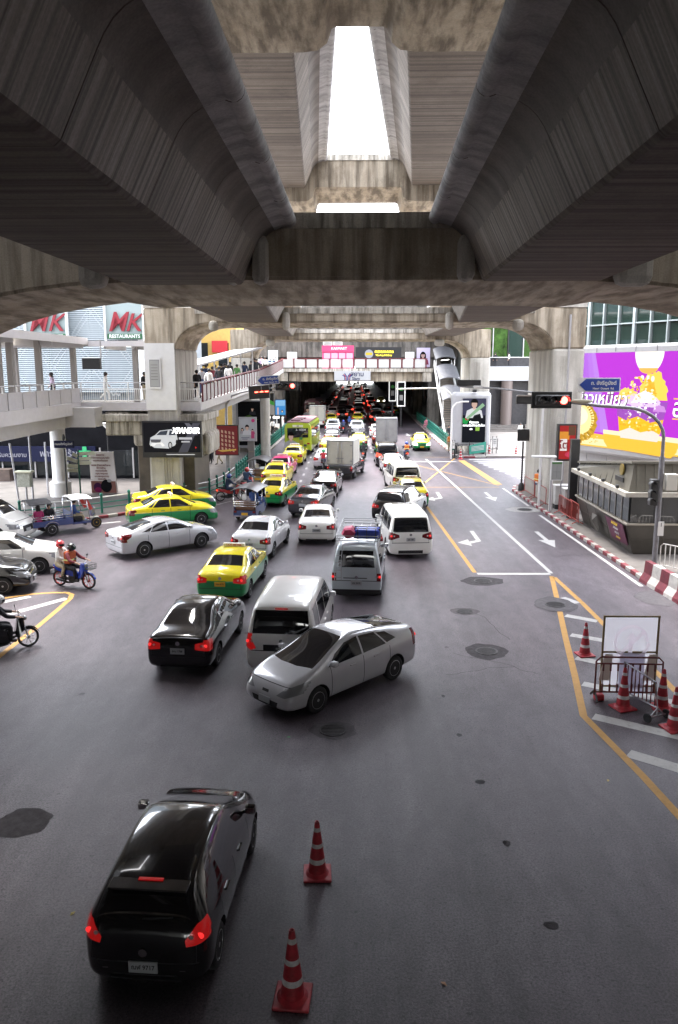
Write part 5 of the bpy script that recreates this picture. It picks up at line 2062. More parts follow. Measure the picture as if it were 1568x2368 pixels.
b.obj('wall', mat('kiosk black', (.005, .005, .007), .6), k2)
flatshapes('round_logo', [((.42, .44, .50), ell(1.75, 1.75, .52, .52, 24)), ((.75, .6, .05), rect(1.35, 1.6, 2.15, 1.9))], k2, -.01)
YT = mat('yellow lettering', (.9, .65, .02), .5, emit=.4, ecol=(1, .75, .05))
text('shop_lettering', 'PREMIUM SUSHI', .36, YT, k2, (3.6, -.03, 1.98), bold=.014, sx=.9)
text('shop_lettering', 'Take Away & Delivery', .24, YT, k2, (3.55, -.03, 1.58), bold=.008, sx=.9)
text('shop_lettering', 'NEKI', .26, mat('dark yellow', (.5, .3, .02), .5), k2, (1.75, -.03, 1.75), bold=.01)
for i, (x0, x1) in enumerate(((664, 686), (938, 958))):
    a, c = GY(x0, 834, 95.4), GY(x1, 814, 95.4)
    b = MB()
    b.box((a.x, 95.4, 8.0), (c.x, 95.9, c.z))
    tag(b.obj('white_cabinet', WHITEM), ['white cabinet on the footbridge left of the pink kiosk', 'white cabinet on the footbridge right of the sushi kiosk'][i], 'cabinet')
a, c = GY(964, 846, 95.6), GY(990, 804, 95.6)
t = thing('advert_board', 'pale lilac face advert at the right end of the footbridge', 'billboard', (0, 95.6, 0))
b = MB()
b.box((a.x, .4, 7.9), (c.x + .3, .5, c.z))
b.obj('board', mat('lilac board', (.40, .36, .50), .5), t)
flatshapes('printed_face', portrait(a.x + .75, 8.2, .95, (.3, .05, .12), skin=(.62, .42, .38), long=True), t, .39)

# escalator with curved roofs at the right end
es = thing('covered_escalator', 'escalator down from the footbridge under three curved ribbed roofs', 'escalator', (10.6, 82, 0))
ROOF = mat('ribbed metal roof', (.10, .10, .11), .6, .0, var=.12, vs=3)
b = MB()
b.add([(-.9, 0, .2), (.9, 0, .2), (.9, 13.5, 7.9), (-.9, 13.5, 7.9), (-.9, 0, -.1), (.9, 0, -.1), (.9, 13.5, 7.3), (-.9, 13.5, 7.3)], [(0, 1, 2, 3), (4, 7, 6, 5), (0, 4, 5, 1), (1, 5, 6, 2), (3, 2, 6, 7), (0, 3, 7, 4)])
b.obj('stair_flight', BLACKP, es)
b = MB()
for k in range(34):
    y = .2 + k * .39
    b.box((-.85, y, .2 + y * .57), (.85, y + .2, .36 + y * .57))
tag(b.obj('steps', mat('worn steps', (.20, .17, .14), .7), es), kind='stuff')
for s in (-1.05, 1.0):
    b = MB()
    b.bar((s, -.2, .5), (s, 13.6, 8.4), .1, .75)
    b.obj('side_truss', WHITEM, es)
    b = MB()
    b.bar((s, -.2, 1.15), (s, 13.6, 9.05), .07, .07)
    b.obj('handrail', BLACKP, es)
for k, (y0, y1, zb) in enumerate(((10.6, 14.2, 10.0), (6.2, 10.4, 7.9), (2.4, 6.0, 5.6))):
    b = MB()
    rr = []
    for j in range(9):
        a_ = R(42 + 96 * j / 8)
        rr.append((1.6 * math.cos(a_), 1.0 * math.sin(a_) - .62))
    out = [(x, z) for x, z in rr] + [(x, z - .06) for x, z in reversed(rr)]
    b.loft([[(x, y0, zb - (y1 - y0) * .35 + z) for x, z in out], [(x, y1, zb + z) for x, z in out]], 0, False)
    rf = b.obj('curved_roof', ROOF, es)
    for j in range(9):
        yy = y0 + .15 + j * (y1 - y0 - .3) / 8
        zz = zb - (y1 - y0) * .35 * (y1 - yy) / (y1 - y0)
        b = MB()
        b.loft([[(x, yy, zz + z + .004) for x, z in rr], [(x, yy + .05, zz + z + .04) for x, z in rr], [(x, yy + .1, zz + z + .004) for x, z in rr]], 0, closed=False, cap=False)
        b.obj('rib', ROOF, rf)
    for s in (-1.1, 1.05):
        b = MB()
        b.bar((s, y0 + .3, .5 + y0 * .57), (s, y0 + .3, zb - 1.1), .09)
        b.obj('roof_post', WHITEM, es)

# ================================================================== LEFT SIDE: SKYWALK, MALL, SHOPS
SLAT = mat('pale louvre', (.45, .50, .53), .5, .1, var=.05)
mk = thing('shopping_mall', 'pale mall wall of horizontal louvres behind the left skywalk', 'building', (-32, 62, 0))
b = MB()
b.box((-30, .6, 4.0), (16.2, 20, 24))
b.obj('wall', mat('mall wall', (.26, .30, .33), .6, var=.1), mk)
for k in range(60):
    if k == 0:
        b = MB()
        b.box((-30, -.05, 0), (15.2, .09, .085))
        slm = b.mesh('louvre', SLAT)
    inst('louvre', slm, mk, (0, 0, 5.9 + k * .155))
b = MB()
TR = mat('white truss bar', (.62, .64, .66), .5)
for k in range(14):
    x = -30 + k * 3.3
    for s in (0, 1):
        for dx in (0, .38):
            b = MB()
            p0 = (x + (0 if s else 3.3) + dx, .30, 5.6)
            p1 = (x + (6.6 if s else -3.3) + dx, .34, 14.5)
            b.bar(p0, p1, .10)
            b.obj('truss_bar', TR, mk)
    b = MB()
    b.bar((x + 1.6, .22, 5.6), (x + 1.6, .22, 14.5), .10)
    b.obj('mullion', mat('grey mullion', (.30, .33, .36), .5), mk)
b = MB()
b.box((15.2, -.4, 4), (15.75, .5, 20))
b.obj('corner_trim', WHITEM, mk)
MKRED = mat('restaurant sign red', (.20, .002, .012), .5)
MKGRN = mat('restaurant sign green', (.012, .09, .03), .5)
for i, (x0, x1) in enumerate(((60, 148), (245, 327))):
    a, c = GY(x0, 784, 61), GY(x1, 700, 61)
    t = thing('restaurant_sign', ['left MK RESTAURANTS sign, half cut off by the concrete arch', 'right MK RESTAURANTS sign beside the white column'][i], 'sign', (a.x, 61, a.z))
    w2 = c.x - a.x
    b = MB()
    b.box((0, .2, .0), (w2, .3, 3.2))
    b.obj('backing', mat('sign grey-green', (.22, .27, .27), .5), t)
    b = MB()
    b.box((.1, .1, .02), (w2 - .1, .19, .40))
    b.obj('green_strip', MKGRN, t)
    for x in (-.1, w2):
        b = MB()
        b.box((x, 0, -.3), (x + .12, .35, 3.4))
        b.obj('frame', WHITEM, t)
    text('small_lettering', 'RESTAURANTS', .37, WHTTXT, t, (w2 / 2, .08, .20), bold=.010, sx=w2 / 2.95)
    for dy, m_ in ((.05, MKRED),):
        text('big_lettering', 'M', 2.1, m_, t, (w2 * .30, dy, 1.22), bold=.012, shear=.35, ext=.05, sx=.85)
        text('big_lettering', 'K', 1.9, m_, t, (w2 * .74, dy, 1.18), bold=.012, shear=.35, ext=.05, sx=1.0)

# shops below
sh = thing('shop_building', 'dark ground floor shops with a navy pharmacy signboard behind the left pavement', 'building', (-30, 54, 0))
b = MB()
b.box((-30, 0, .1), (17.2, 12, 5.3))
b.obj('wall', mat('shop interior dark', (.008, .008, .010), .9, var=.4, vs=1.0, spec=.1), sh)
NAVY = mat('navy signboard', (.006, .008, .035), .6, spec=.2)
a, c = GY(0, 1064, 53.7), GY(220, 1038, 53.7)
b = MB()
b.box((-30, -.3, a.z - .1), (c.x + 30, -.05, c.z + .15))
b.obj('signboard', NAVY, sh)
text('sign_lettering', 'ฟาร์มาซีร้านยา', .62, mat('pale lettering', (.25, .25, .3), .5), sh, (GY(150, 1050, 53.7).x + 30, -.32, a.z + .45), bold=.006)
text('sign_lettering', 'สถานเสริมความงาม', .42, mat('pale lettering', (.25, .25, .3), .5), sh, (GY(8, 1050, 53.7).x + 30, -.32, a.z + .35), bold=.004)
cr = GY(195, 1047, 53.6)
b = MB()
b.box((cr.x + 30 - .42, -.36, cr.z - .14), (cr.x + 30 + .42, -.31, cr.z + .14))
b.box((cr.x + 30 - .14, -.365, cr.z - .42), (cr.x + 30 + .14, -.312, cr.z + .42))
b.obj('green_cross', mat('pharmacy green', (.01, .16, .06), .4, emit=.1, ecol=(.1, .9, .4)), sh)
for k in range(10):
    b = MB()
    b.box((-6 + k * 2.3, -.06, .35), (-3.9 + k * 2.3, -.01, 2.15))
    b.obj('shop_window', BWIN, sh)
    b = MB()
    b.box((-3.86 + k * 2.3, -.12, .2), (-3.76 + k * 2.3, -.0, 2.3))
    b.obj('mullion', GREYM, sh)
b = MB()
b.box((1.5, -.1, 3.9), (7.3, -.03, 4.05))
b.box((5.0, -.1, 3.6), (7.0, -.03, 3.75))
b.obj('strip_light', mat('greenish tube light', (.4, .6, .5), .5, emit=1.2, ecol=(.6, .95, .75)), sh)
for k in range(3):
    b = MB()
    b.box((-4 + k * 4, -1.6 + .0, .14), (-1.5 + k * 4, -.7, .95))
    b.obj('display_plinth', mat('brown display', (.08, .055, .045), .6, var=.3), sh)

# skywalk
SKL = mat('skywalk pale grey', (.52, .495, .505), .5, var=.05)
SKF = mat('skywalk panel', (.46, .44, .46), .55, var=.06)
sw = thing('skywalk', 'roofed elevated walkway on the left, turning at the white column', 'walkway', (0, 0, 0))
b = MB()
b.box((-20, 6, 5.6), (-15.8, 48.9, 5.8))
b.box((-15.8, 44.9, 5.6), (-8.9, 48.9, 5.8))
b.obj('deck', DECKCON, sw)
b = MB()
b.box((-15.8, 6, 5.15), (-15.62, 44.7, 5.82))
b.box((-15.8, 44.7, 5.35), (-8.75, 44.88, 5.82))
b.obj('fascia', SKL, sw)
b = MB()
b.box((-16.3, 6, 4.45), (-16.05, 44.5, 5.58))
b.box((-19.6, 6, 4.45), (-19.35, 48, 5.58))
b.box((-19.35, 43.3, 4.5), (-14.4, 44.6, 5.58))
b.obj('steel_girder', mat('cream steel girder', (.44, .42, .41), .55, var=.06), sw)
b = MB()
b.box((-15.72, 6, 5.83), (-15.66, 44.75, 6.62))
b.obj('solid_railing', SKF, sw)
for k in range(24):
    b = MB()
    b.box((-15.655, 6.5 + k * 1.6, 5.83), (-15.63, 6.55 + k * 1.6, 6.62))
    b.obj('railing_seam', GREYM, sw)
b = MB()
b.tube([(-15.7, 6, 6.92), (-15.7, 44.8, 6.92), (-8.8, 44.85, 6.95), (-8.8, 46, 6.95)], .035, 6)
b.obj('handrail', GREYM, sw)
b = MB()
b.box((-15.7, 44.78, 6.55), (-8.8, 44.81, 6.60))
b.box((-15.7, 44.78, 5.92), (-8.8, 44.81, 5.96))
b.obj('railing_rail', WHITEM, sw)
b = MB()
b.box((-.012, -.012, 0), (.012, .012, .64))
bal = b.mesh('baluster', WHITEM)
b = MB()
b.box((-.03, -.03, 0), (.03, .03, 1.12))
pst = b.mesh('railing_post', WHITEM)
for k in range(58):
    inst('baluster', bal, sw, (-15.6 + k * .118, 44.795, 5.93))
for k in range(6):
    inst('railing_post', pst, sw, (-15.6 + k * 1.35, 44.80, 5.82))
for k in range(26):
    inst('railing_post', pst, sw, (-15.74, 44 - k * 1.5, 5.82))
# roof
RT = mat('roof underside', (.30, .285, .29), .6, var=.08)
b = MB()
b.box((-20.6, 6, 9.28), (-15.25, 45.2, 9.36))
b.box((-20.6, 45.2, 9.10), (-11.7, 49.2, 9.18))
b.obj('roof_sheet', RT, sw)
b = MB()
b.box((-15.25, 6, 9.05), (-15.1, 44.9, 9.42))
b.box((-15.25, 44.9, 8.95), (-11.6, 45.05, 9.26))
b.obj('gutter', SKL, sw)
for y in [8 + 4.6 * k for k in range(9)]:
    b = MB()
    b.bar((-20.3, y, 9.05), (-15.35, y, 9.05), .14, .35)
    b.obj('roof_beam', GREYM, sw)
for x in (-14.2, -12.6):
    b = MB()
    b.bar((x, 45.1, 8.95), (x, 49.1, 8.95), .14, .28)
    b.obj('roof_beam', GREYM, sw)
for (x, y) in ((-16.1, 35.6), (-16.1, 36.9), (-16.1, 40.2), (-16.2, 45.5), (-12.6, 45.5), (-19.8, 36), (-19.8, 41), (-19.8, 46), (-16.1, 30)):
    b = MB()
    b.box((x - .14, y - .14, 5.8), (x + .14, y + .14, 9.1))
    b.obj('roof_post', mat('brownish grey post', (.22, .20, .19), .5), sw)
for k, (x, y) in enumerate(((-17.6, 30.5), (-17.6, 33.5), (-17.4, 36.2), (-17.4, 39.4), (-17.2, 42.6), (-15.0, 46.5), (-13.4, 46.5))):
    b = MB()
    b.box((x - .10, y - .7, 9.0), (x + .10, y + .7, 9.06))
    b.obj('ceiling_light', mat('tube light', (.8, .78, .72), .5, emit=1.0, ecol=(1, .93, .8)), sw)
a = GY(212, 832, 42)
t = thing('hanging_display', 'dark display box hanging under the skywalk roof', 'display', (a.x, 42, a.z))
b = MB()
b.cbox((0, 0, -.2), (.95, .35, .6), 0, .03)
b.obj('casing', BLACKP, t)
b = MB()
b.bar((.5, 0, .1), (.5, 0, 1.05), .06)
b.obj('hanger', GREYM, t)
# concrete deck block round the column and corbel
cb = thing('concrete_landing', 'stained concrete landing carrying the skywalk around the left column', 'landing', (0, 0, 0))
b = MB()
b.cbox((-11.5, 47.0, 4.95), (5.9, 5.0, .42), 0, .06)
b.obj('cornice', DECKCON, cb)
b = MB()
b.cbox((-11.5, 47.05, 4.35), (5.6, 4.7, .85), 0, .10)
b.obj('edge_beam', concrete('stained edge beam', (.42, .38, .30), (.58, .54, .46), streak=(6, 6, .35), amt=.6, stain=.7), cb)
b = MB()
b.cbox((-13.6, 47.3, 4.9), (1.4, 5.0, .7), 0, .05)
b.cbox((-8.9, 47.0, 3.4), (1.0, 3.6, 1.4), 0, .28)
b.cbox((-12.3, 45.2, 3.9), (.9, .9, 1.2), 0, .2)
b.obj('corbel', DECKCON, cb)
b = MB()
b.cbox((-10.9, 47.2, 1.7), (3.3, 4.6, 3.35), 0, .05)
b.obj('stone_base', mat('stone cladding', (.085, .068, .052), .45, var=.3, vs=1.5), cb)
b = MB()
b.lathe([(.62, 0), (.62, .85), (.48, .95), (.44, 1.0), (.44, 4.5)], 24, 0)
sc_ = b.obj('support_column', WHITEM, None, (-17.7, 46.3, .14))
tag(sc_, 'round white column with thicker foot under the skywalk', 'column')

# billboards on the left
def billboard(name, label, x0, y0, x1, y1, Y, shapes, frame_m=BLACKP, cat='billboard', depth=.25, emit=.0, fr=.04, post=None, rz=0, postm=None):
    a, c = GY(x0, y1, Y), GY(x1, y0, Y)
    t = thing(name, label, cat, (a.x, Y, a.z), rz)
    W_, H_ = c.x - a.x, c.z - a.z
    b = MB()
    b.box((0, 0, 0), (W_, depth, H_))
    b.obj('frame', frame_m, t)
    flatshapes('printed_picture', shapes(W_, H_), t, -.005, emit=emit)
    if post is not None:
        for px in post:
            b = MB()
            b.box((W_ * px - .12, .05, -a.z + .14), (W_ * px + .12, .2, 0))
            b.obj('post', postm or frame_m, t)
    return t, W_, H_


def xp(W, H):
    K = (.012, .012, .016)
    C = (.62, .64, .68)
    s = [(K, rect(.08, .3, W - .08, H - .08)), ((.07, .07, .09), [(W * .60, .3), (W * .76, .3), (W * .98, H - .1), (W * .86, H - .1)]), ((.12, .12, .15), [(W * .72, H - .1), (W * .80, H - .1), (W * .94, H * .62), (W * .86, H * .62)]),
         (C, [(W * .12, H * .36), (W * .14, H * .55), (W * .22, H * .62), (W * .30, H * .74), (W * .50, H * .78), (W * .58, H * .66), (W * .60, H * .48), (W * .55, H * .34), (W * .44, H * .25), (W * .2, H * .27)]),
         ((.05, .06, .08), [(W * .24, H * .62), (W * .31, H * .72), (W * .44, H * .75), (W * .41, H * .62)]), ((.05, .06, .08), [(W * .45, H * .62), (W * .47, H * .75), (W * .55, H * .72), (W * .57, H * .62)]),
         ((.10, .10, .12), [(W * .14, H * .50), (W * .32, H * .50), (W * .30, H * .40), (W * .15, H * .42)]), ((.9, .9, .92), [(W * .13, H * .32), (W * .20, H * .32), (W * .24, H * .38), (W * .30, H * .38), (W * .34, H * .30), (W * .38, H * .34), (W * .33, H * .42), (W * .16, H * .40)]),
         ((.02, .02, .02), ell(W * .47, H * .34, W * .035, H * .10)), ((.5, .5, .52), ell(W * .47, H * .34, W * .022, H * .07)), ((.02, .02, .02), ell(W * .585, H * .42, W * .02, H * .08)),
         ((.55, .55, .6), rect(W * .62, H * .50, W * .84, H * .56)), ((.5, .5, .55), rect(W * .66, H * .42, W * .80, H * .46)), ((.5, .02, .02), ell(W * .90, H * .28, W * .02, H * .04, 3)),
         ((.75, .75, .78), rect(W * .40, .16, W * .88, .20))]
    return s


bb, W_, H_ = billboard('car_billboard', 'black billboard with a silver people carrier on the stone column base', 331, 974, 465, 1058, 43.6, xp, emit=.25)
text('billboard_lettering', 'XPANDER', .42, mat('bright lettering', (.85, .85, .88), .4, emit=.6, ecol=(1, 1, 1)), bb, (W_ * .74, -.06, H_ * .74), bold=.02, shear=.25, sx=.8)


def checker(W, H):
    s = [((.20, .035, .04), rect(.06, .06, W - .06, H - .06))]
    for i in range(5):
        for j in range(5):
            s.append(((.55, .36, .27), [(W * (.12 + .155 * i), H * (.22 + .14 * j - .02 * i)), (W * (.20 + .155 * i), H * (.19 + .14 * j - .02 * i)), (W * (.20 + .155 * i), H * (.28 + .14 * j - .02 * i)), (W * (.12 + .155 * i), H * (.31 + .14 * j - .02 * i))]))
    s.append(((.65, .42, .10), [(W * .3, H * .12), (W * .9, H * .17), (W * .9, H * .22), (W * .1, H * .17)]))
    return s


billboard('poster_sign', 'reddish poster sign with pale blocks on a single post', 498, 983, 551, 1053, 52.5, checker, post=(.52,), emit=.15, postm=STEEL)
def trio(W, H):
    s = [((.45, .47, .50), rect(.05, .05, W - .05, H - .05))]
    s += portrait(W * .2, H * .32, W * .20, (.35, .33, .36), long=True)
    s += portrait(W * .78, H * .30, W * .18, (.45, .08, .2))
    s += portrait(W * .48, H * .26, W * .36, (.62, .63, .66))
    s += [((.55, .05, .2), ell(W * .82, H * .86, W * .10, W * .10)), ((.5, .08, .2), rect(W * .70, H * .12, W * .88, H * .42)), ((.2, .2, .25), rect(W * .14, H * .14, W * .6, H * .17)), ((.2, .2, .25), rect(W * .2, H * .08, W * .5, H * .11))]
    return s


tb, W_, H_ = billboard('portrait_poster', 'grey poster with three people on a flat pedestal by the green fence', 552.7, 964.6, 592.5, 1020.4, 60, trio, frame_m=STEEL, emit=.1)
b = MB()
b.box((W_ * .48, .05, -tb.location.z + .14), (W_ * .85, .3, 0))
b.obj('pedestal', mat('pedestal grey', (.20, .19, .18), .5), tb)
b = MB()
b.box((W_ * .52, .02, -tb.location.z + 1.4), (W_ * .80, .045, -.8))
b.obj('pedestal_panel', mat('pedestal yellow', (.42, .33, .15), .5), tb)


def dark_lb(W, H):
    return [((.45, .44, .45), rect(0, 0, W, H)), ((.015, .017, .02), rect(.18, .25, W - .18, H - .1)), ((.10, .22, .03), [(W * .2, H * .63), (W * .5, H * .70), (W * .85, H * .60), (W * .3, H * .60)])] + [(c, [(x, z + H * .1) for x, z in p]) for c, p in portrait(W * .62, H * .60, W * .18, (.05, .05, .06))]


billboard('lightbox', 'tall dark lightbox with a pale frame wrapped round the third left column', 547.7, 926, 606.5, 1036, 71.6, dark_lb, frame_m=GREYM, depth=1.0, cat='lightbox')
b = MB()
b.lathe([(.42, 0), (.42, 5.4)], 20, 0)
tag(b.obj('round_column', COLUMN, None, (GY(614, 1000, 68).x, 68, .14)), 'round grey column right of the tall dark lightbox', 'column')
def bluep(W, H):
    return [((.05, .22, .50), rect(.05, .05, W - .05, H - .05)), ((.20, .40, .62), rect(.1, H * .6, W - .1, H - .1)), ((.5, .35, .35), rect(W * .2, .1, W * .35, H * .5))] + portrait(W * .66, .1, W * .26, (.05, .25, .5), long=True)


billboard('blue_poster', 'blue poster of a woman on a dark post behind the bus', 636, 923.7, 661, 960.6, 88, bluep, post=(.5,), emit=.5)
billboard('green_poster', 'black and white poster with a green stripe left of the blue poster', 620, 905, 635, 960, 92, lambda W, H: [((.5, .5, .5), rect(.03, .03, W - .03, H - .03)), ((.02, .02, .02), rect(W * .3, H * .5, W - .1, H - .2)), ((.1, .5, .1), [(.05, H * .5), (W - .05, H * .4), (W - .05, H * .55), (.05, H * .68)])], post=(.5,))
t = thing('group_poster', 'white group photo poster high up beside the third left column', 'poster', (0, 0, 0))
a, c = GY(620.5, 840, 90), GY(642, 810, 90)
t.location = (a.x, 90, a.z)
b = MB()
b.box((0, 0, 0), (c.x - a.x, .2, c.z - a.z))
b.obj('board', mat('poster pale blue', (.40, .55, .62), .5, emit=.2), t)
flatshapes('printed_people', sum([portrait(.2 + .22 * k, .1 + .25 * (k % 2), .25, (.6, .62, .65) if k % 2 else (.1, .15, .3)) for k in range(4)], []), t, -.005)
# pale standing board with Thai text
a = GY(209, 1163, 47.5)
pb = thing('notice_board', 'tall white board with brown Thai writing fading to red, behind the railings', 'notice board', (GY(212, 1120, 47.5).x, 47.5, .14), R(-4))
b = MB()
b.loft([[(-.02, 0, 0), (1.62, 0, 0), (1.62, .1, 0), (-.02, .1, 0)], [(-.12, .1, 2.55), (1.42, .1, 2.55), (1.42, .2, 2.55), (-.12, .2, 2.55)]])
b.obj('board', mat('board white', (.62, .58, .57), .6), pb)
rows = []
for k in range(9):
    z = 2.35 - k * .17 - (.12 if k > 2 else 0)
    rows.append((z, ['โครงการ', 'ทางการถนนสบายใจ', 'ถนนคนเดินทอง', 'รอรถ ป้ายทางม้าลาย', 'ใช้ทางข้าม', 'จอดรถรับส่ง', 'กรุณาหยุดรถ', 'เคารพกฎจราจร', 'ปลอดภัย'][k]))
for z, s_ in rows:
    text('board_lettering', s_, .15, mat('brown lettering', (.16, .04, .04), .6), pb, (.72 - .05 * z, -.02 + z * .04, z), (PI / 2 - .04, 0, 0), bold=.003)
flatshapes('printed_scene', [((.42, .20, .17), [(.0, .02), (1.58, .02), (1.52, .75), (-.03, .75)]), ((.10, .02, .10), ell(.4, .35, .28, .3)), ((.02, .02, .03), ell(.95, .45, .35, .4)), ((.6, .6, .6), ell(1.15, .78, .14, .1)), ((.35, .03, .15), ell(.42, .2, .22, .16))], pb, -.012)
# direction signs on green post, lamp posts, meter box
t = thing('direction_post', 'green signpost with cream arrow boards', 'signpost', (GY(184, 1100, 46.8).x, 46.8, .14))
b = MB()
b.tube([(0, 0, 0), (0, 0, 2.75)], .05, 8)
b.obj('post', mat('dark green paint', (.02, .12, .08), .5), t)
CREAM = mat('cream sign', (.50, .50, .38), .5)
for k, (dx, z, L, r_) in enumerate(((.05, 2.5, 1.05, 4), (.05, 2.2, .8, 3), (.05, 1.95, .75, 2), (-.05, 2.35, -.35, 30), (-.05, 2.05, -.8, 18), (-.05, 1.75, -1.1, 3), (-.05, 1.5, -1.1, 0))):
    b = MB()
    b.prism([(0, -.11), (L * .88, -.11), (L, 0), (L * .88, .11), (0, .11)], -.02, .02, 'y')
    o = b.obj('arrow_board', CREAM, t, (dx, -.05, z))
    o.rotation_euler = (0, -R(r_ if L > 0 else -r_), 0)
for i, (x, y, h, lean, lab) in enumerate(((78, 1166, 4.6, .0, 'thin grey pole left of the round white column'), (44, 1160, 3.3, -.3, 'short leaning pole above the meter box'), (112, 1148, 3.2, 0, 'thin pole close behind the round white column'))):
    c = G(x, y)
    b = MB()
    b.tube([(0, 0, 0), (lean, 0, h)], .06, 8)
    tag(b.obj('metal_pole', STEEL, None, (c.x, c.y, .14)), lab, 'pole')
c = G(64, 1174)
t = thing('meter_box', 'grey-green electric meter box on a short post at far left', 'meter box', (c.x, c.y, .14))
b = MB()
b.tube([(0, 0, 0), (0, 0, 1.1)], .06, 8)
b.obj('post', STEEL, t)
b = MB()
b.cbox((-.05, 0, 1.45), (.75, .35, .8), 0, .03)
b.obj('cabinet', mat('cabinet green grey', (.33, .34, .29), .6, var=.35, vs=6), t)
b = MB()
b.cbox((-.05, 0, 1.9), (.95, .5, .1), 0, .02)
b.obj('cabinet_roof', CREAM, t)
t = thing('street_name_sign', 'dark blue street name sign on an ornate black post before the white column', 'street sign', (GY(150, 1060, 45).x, 45, .14))
b = MB()
b.tube([(0, 0, 0), (0, 0, 3.0)], .05, 8)
b.ball((0, 0, 3.65), (.09, .09, .2))
b.obj('post', BLACKP, t)
b = MB()
b.cbox((0, 0, 3.25), (1.15, .12, .42), 0, .02)
b.obj('name_board', NAVY, t)
text('sign_lettering', 'ถนนอังรีดูนังต์', .18, WHTTXT, t, (0, -.08, 3.27))
for i, (x, yb, Y, h) in enumerate(((372, 0, 52.5, 4.0), (248, 0, 52, 3.6))):
    c = GY(x, 1000, Y)
    t = thing('garden_lamp', ['black lantern lamp near the foot of the car billboard', 'cone-shaded lamp on a thin post under the landing'][i], 'lamp', (c.x if i else GY(418 * .999 - 0, 1000, Y).x, Y, .14))
    b = MB()
    b.tube([(0, 0, 0), (0, 0, h)], .04, 8)
    b.obj('post', BLACKP, t)
    b = MB()
    b.lathe([(.06, h - .1), (.32, h + .25), (.02, h + .5)] if i == 0 else [(.05, h), (.36, h + .35), (.40, h + .42)], 12, 0)
    b.obj('shade', WHITEM, t)
# stair ramp with maroon balusters
rp = thing('skywalk_ramp', 'rising walkway with maroon and white railing from the landing to the footbridge', 'walkway', (0, 0, 0))
path = [(-8.8, 45.2, 5.8), (-7.75, 62, 6.5), (-7.8, 64.5, 6.55), (-8.5, 94.8, 7.75)]
off = Vector((-3.6, 0, 0))
b = MB()
rings = []
for p in path:
    p = Vector(p)
    rings.append([p + Vector((0, 0, -.45)), p, p + off, p + off + Vector((0, 0, -.45))])
b.loft(rings, 0)
b.obj('deck', mat('ramp pale grey', (.50, .48, .46), .6, var=.08), rp)
b = MB()
b.loft([[Vector(p) + Vector((-.5, 0, -1.05)), Vector(p) + Vector((-.3, 0, -.46)), Vector(p) + Vector((-2.9, 0, -.46)), Vector(p) + Vector((-2.7, 0, -1.05))] for p in path], 0)
b.obj('ramp_girder', mat('ramp girder', (.33, .32, .31), .6, var=.1), rp)
b = MB()
b.box((-.05, -.05, 0), (.05, .05, 1.02))
mb_ = b.mesh('maroon_baluster', MAROON)
i = 0
for a, c in ((path[0], path[1]), (path[1], path[2]), (path[2], path[3])):
    a, c = Vector(a), Vector(c)
    L = (c - a).length
    n = int(L / .92)
    for k in range(n):
        p = a.lerp(c, (k + .5) / n)
        p2 = a.lerp(c, (k + 1.5) / n)
        inst('maroon_baluster', mb_, rp, (p.x - .05, p.y, p.z))
        b = MB()
        d = (p2 - p)
        pa, pb2 = p + d * .12, p + d * .88
        b.add([(pa.x - .03, pa.y, pa.z + .06), (pb2.x - .03, pb2.y, pb2.z + .06), (pb2.x - .03, pb2.y, pb2.z + .95), (pa.x - .03, pa.y, pa.z + .95), (pa.x - .07, pa.y, pa.z + .06), (pb2.x - .07, pb2.y, pb2.z + .06), (pb2.x - .07, pb2.y, pb2.z + .95), (pa.x - .07, pa.y, pa.z + .95)], [(0, 1, 2, 3), (7, 6, 5, 4), (0, 4, 5, 1), (2, 6, 7, 3), (0, 3, 7, 4), (1, 5, 6, 2)])
        b.obj('railing_panel', mat('ramp panel', (.42, .40, .385), .6, var=.05), rp)
b = MB()
b.tube([Vector(p) + Vector((-.05, 0, 1.08)) for p in path], .05, 6)
b.obj('handrail', MAROON, rp)
# canopy over the crowd and pale back building
a = GY(458, 815, 58)
cn = thing('walkway_canopy', 'thin white canopy sloping up over the crowd on the ramp', 'canopy', (0, 0, 0))
b = MB()
p0, p1 = GY(455, 848, 52), GY(607, 806, 66)
b.loft([[p0, p0 + Vector((-2.6, .3, -.25)), p0 + Vector((-2.6, .3, -.13)), p0 + Vector((0, 0, .12))], [p1, p1 + Vector((-2.6, .3, -.25)), p1 + Vector((-2.6, .3, -.13)), p1 + Vector((0, 0, .12))]])
b.obj('roof', GREYM, cn)
for k in range(5):
    p = p0.lerp(p1, .1 + .2 * k)
    b = MB()
    b.bar(p + Vector((-.4, 0, 0)), (p.x - .4, p.y, 6.6), .1)
    b.obj('post', WHITEM, cn)
bk = thing('yellow_building', 'yellow painted building glimpsed through the left arch', 'building', (-24, 84, 0))
b = MB()
b.box((0, 0, 0), (11.5, 6, 14))
b.obj('wall', mat('ochre wall', (.55, .36, .10), .7, var=.1), bk)
for k in range(5):
    b = MB()
    b.box((.8 + k * 2.2, -.06, 8.0), (1.9 + k * 2.2, -.01, 10.4))
    b.obj('window', BWIN, bk)
b = MB()
b.box((9.0, -.5, 9.4), (10.6, -.1, 10.6))
b.obj('awning', mat('red awning', (.5, .02, .03), .5), bk)

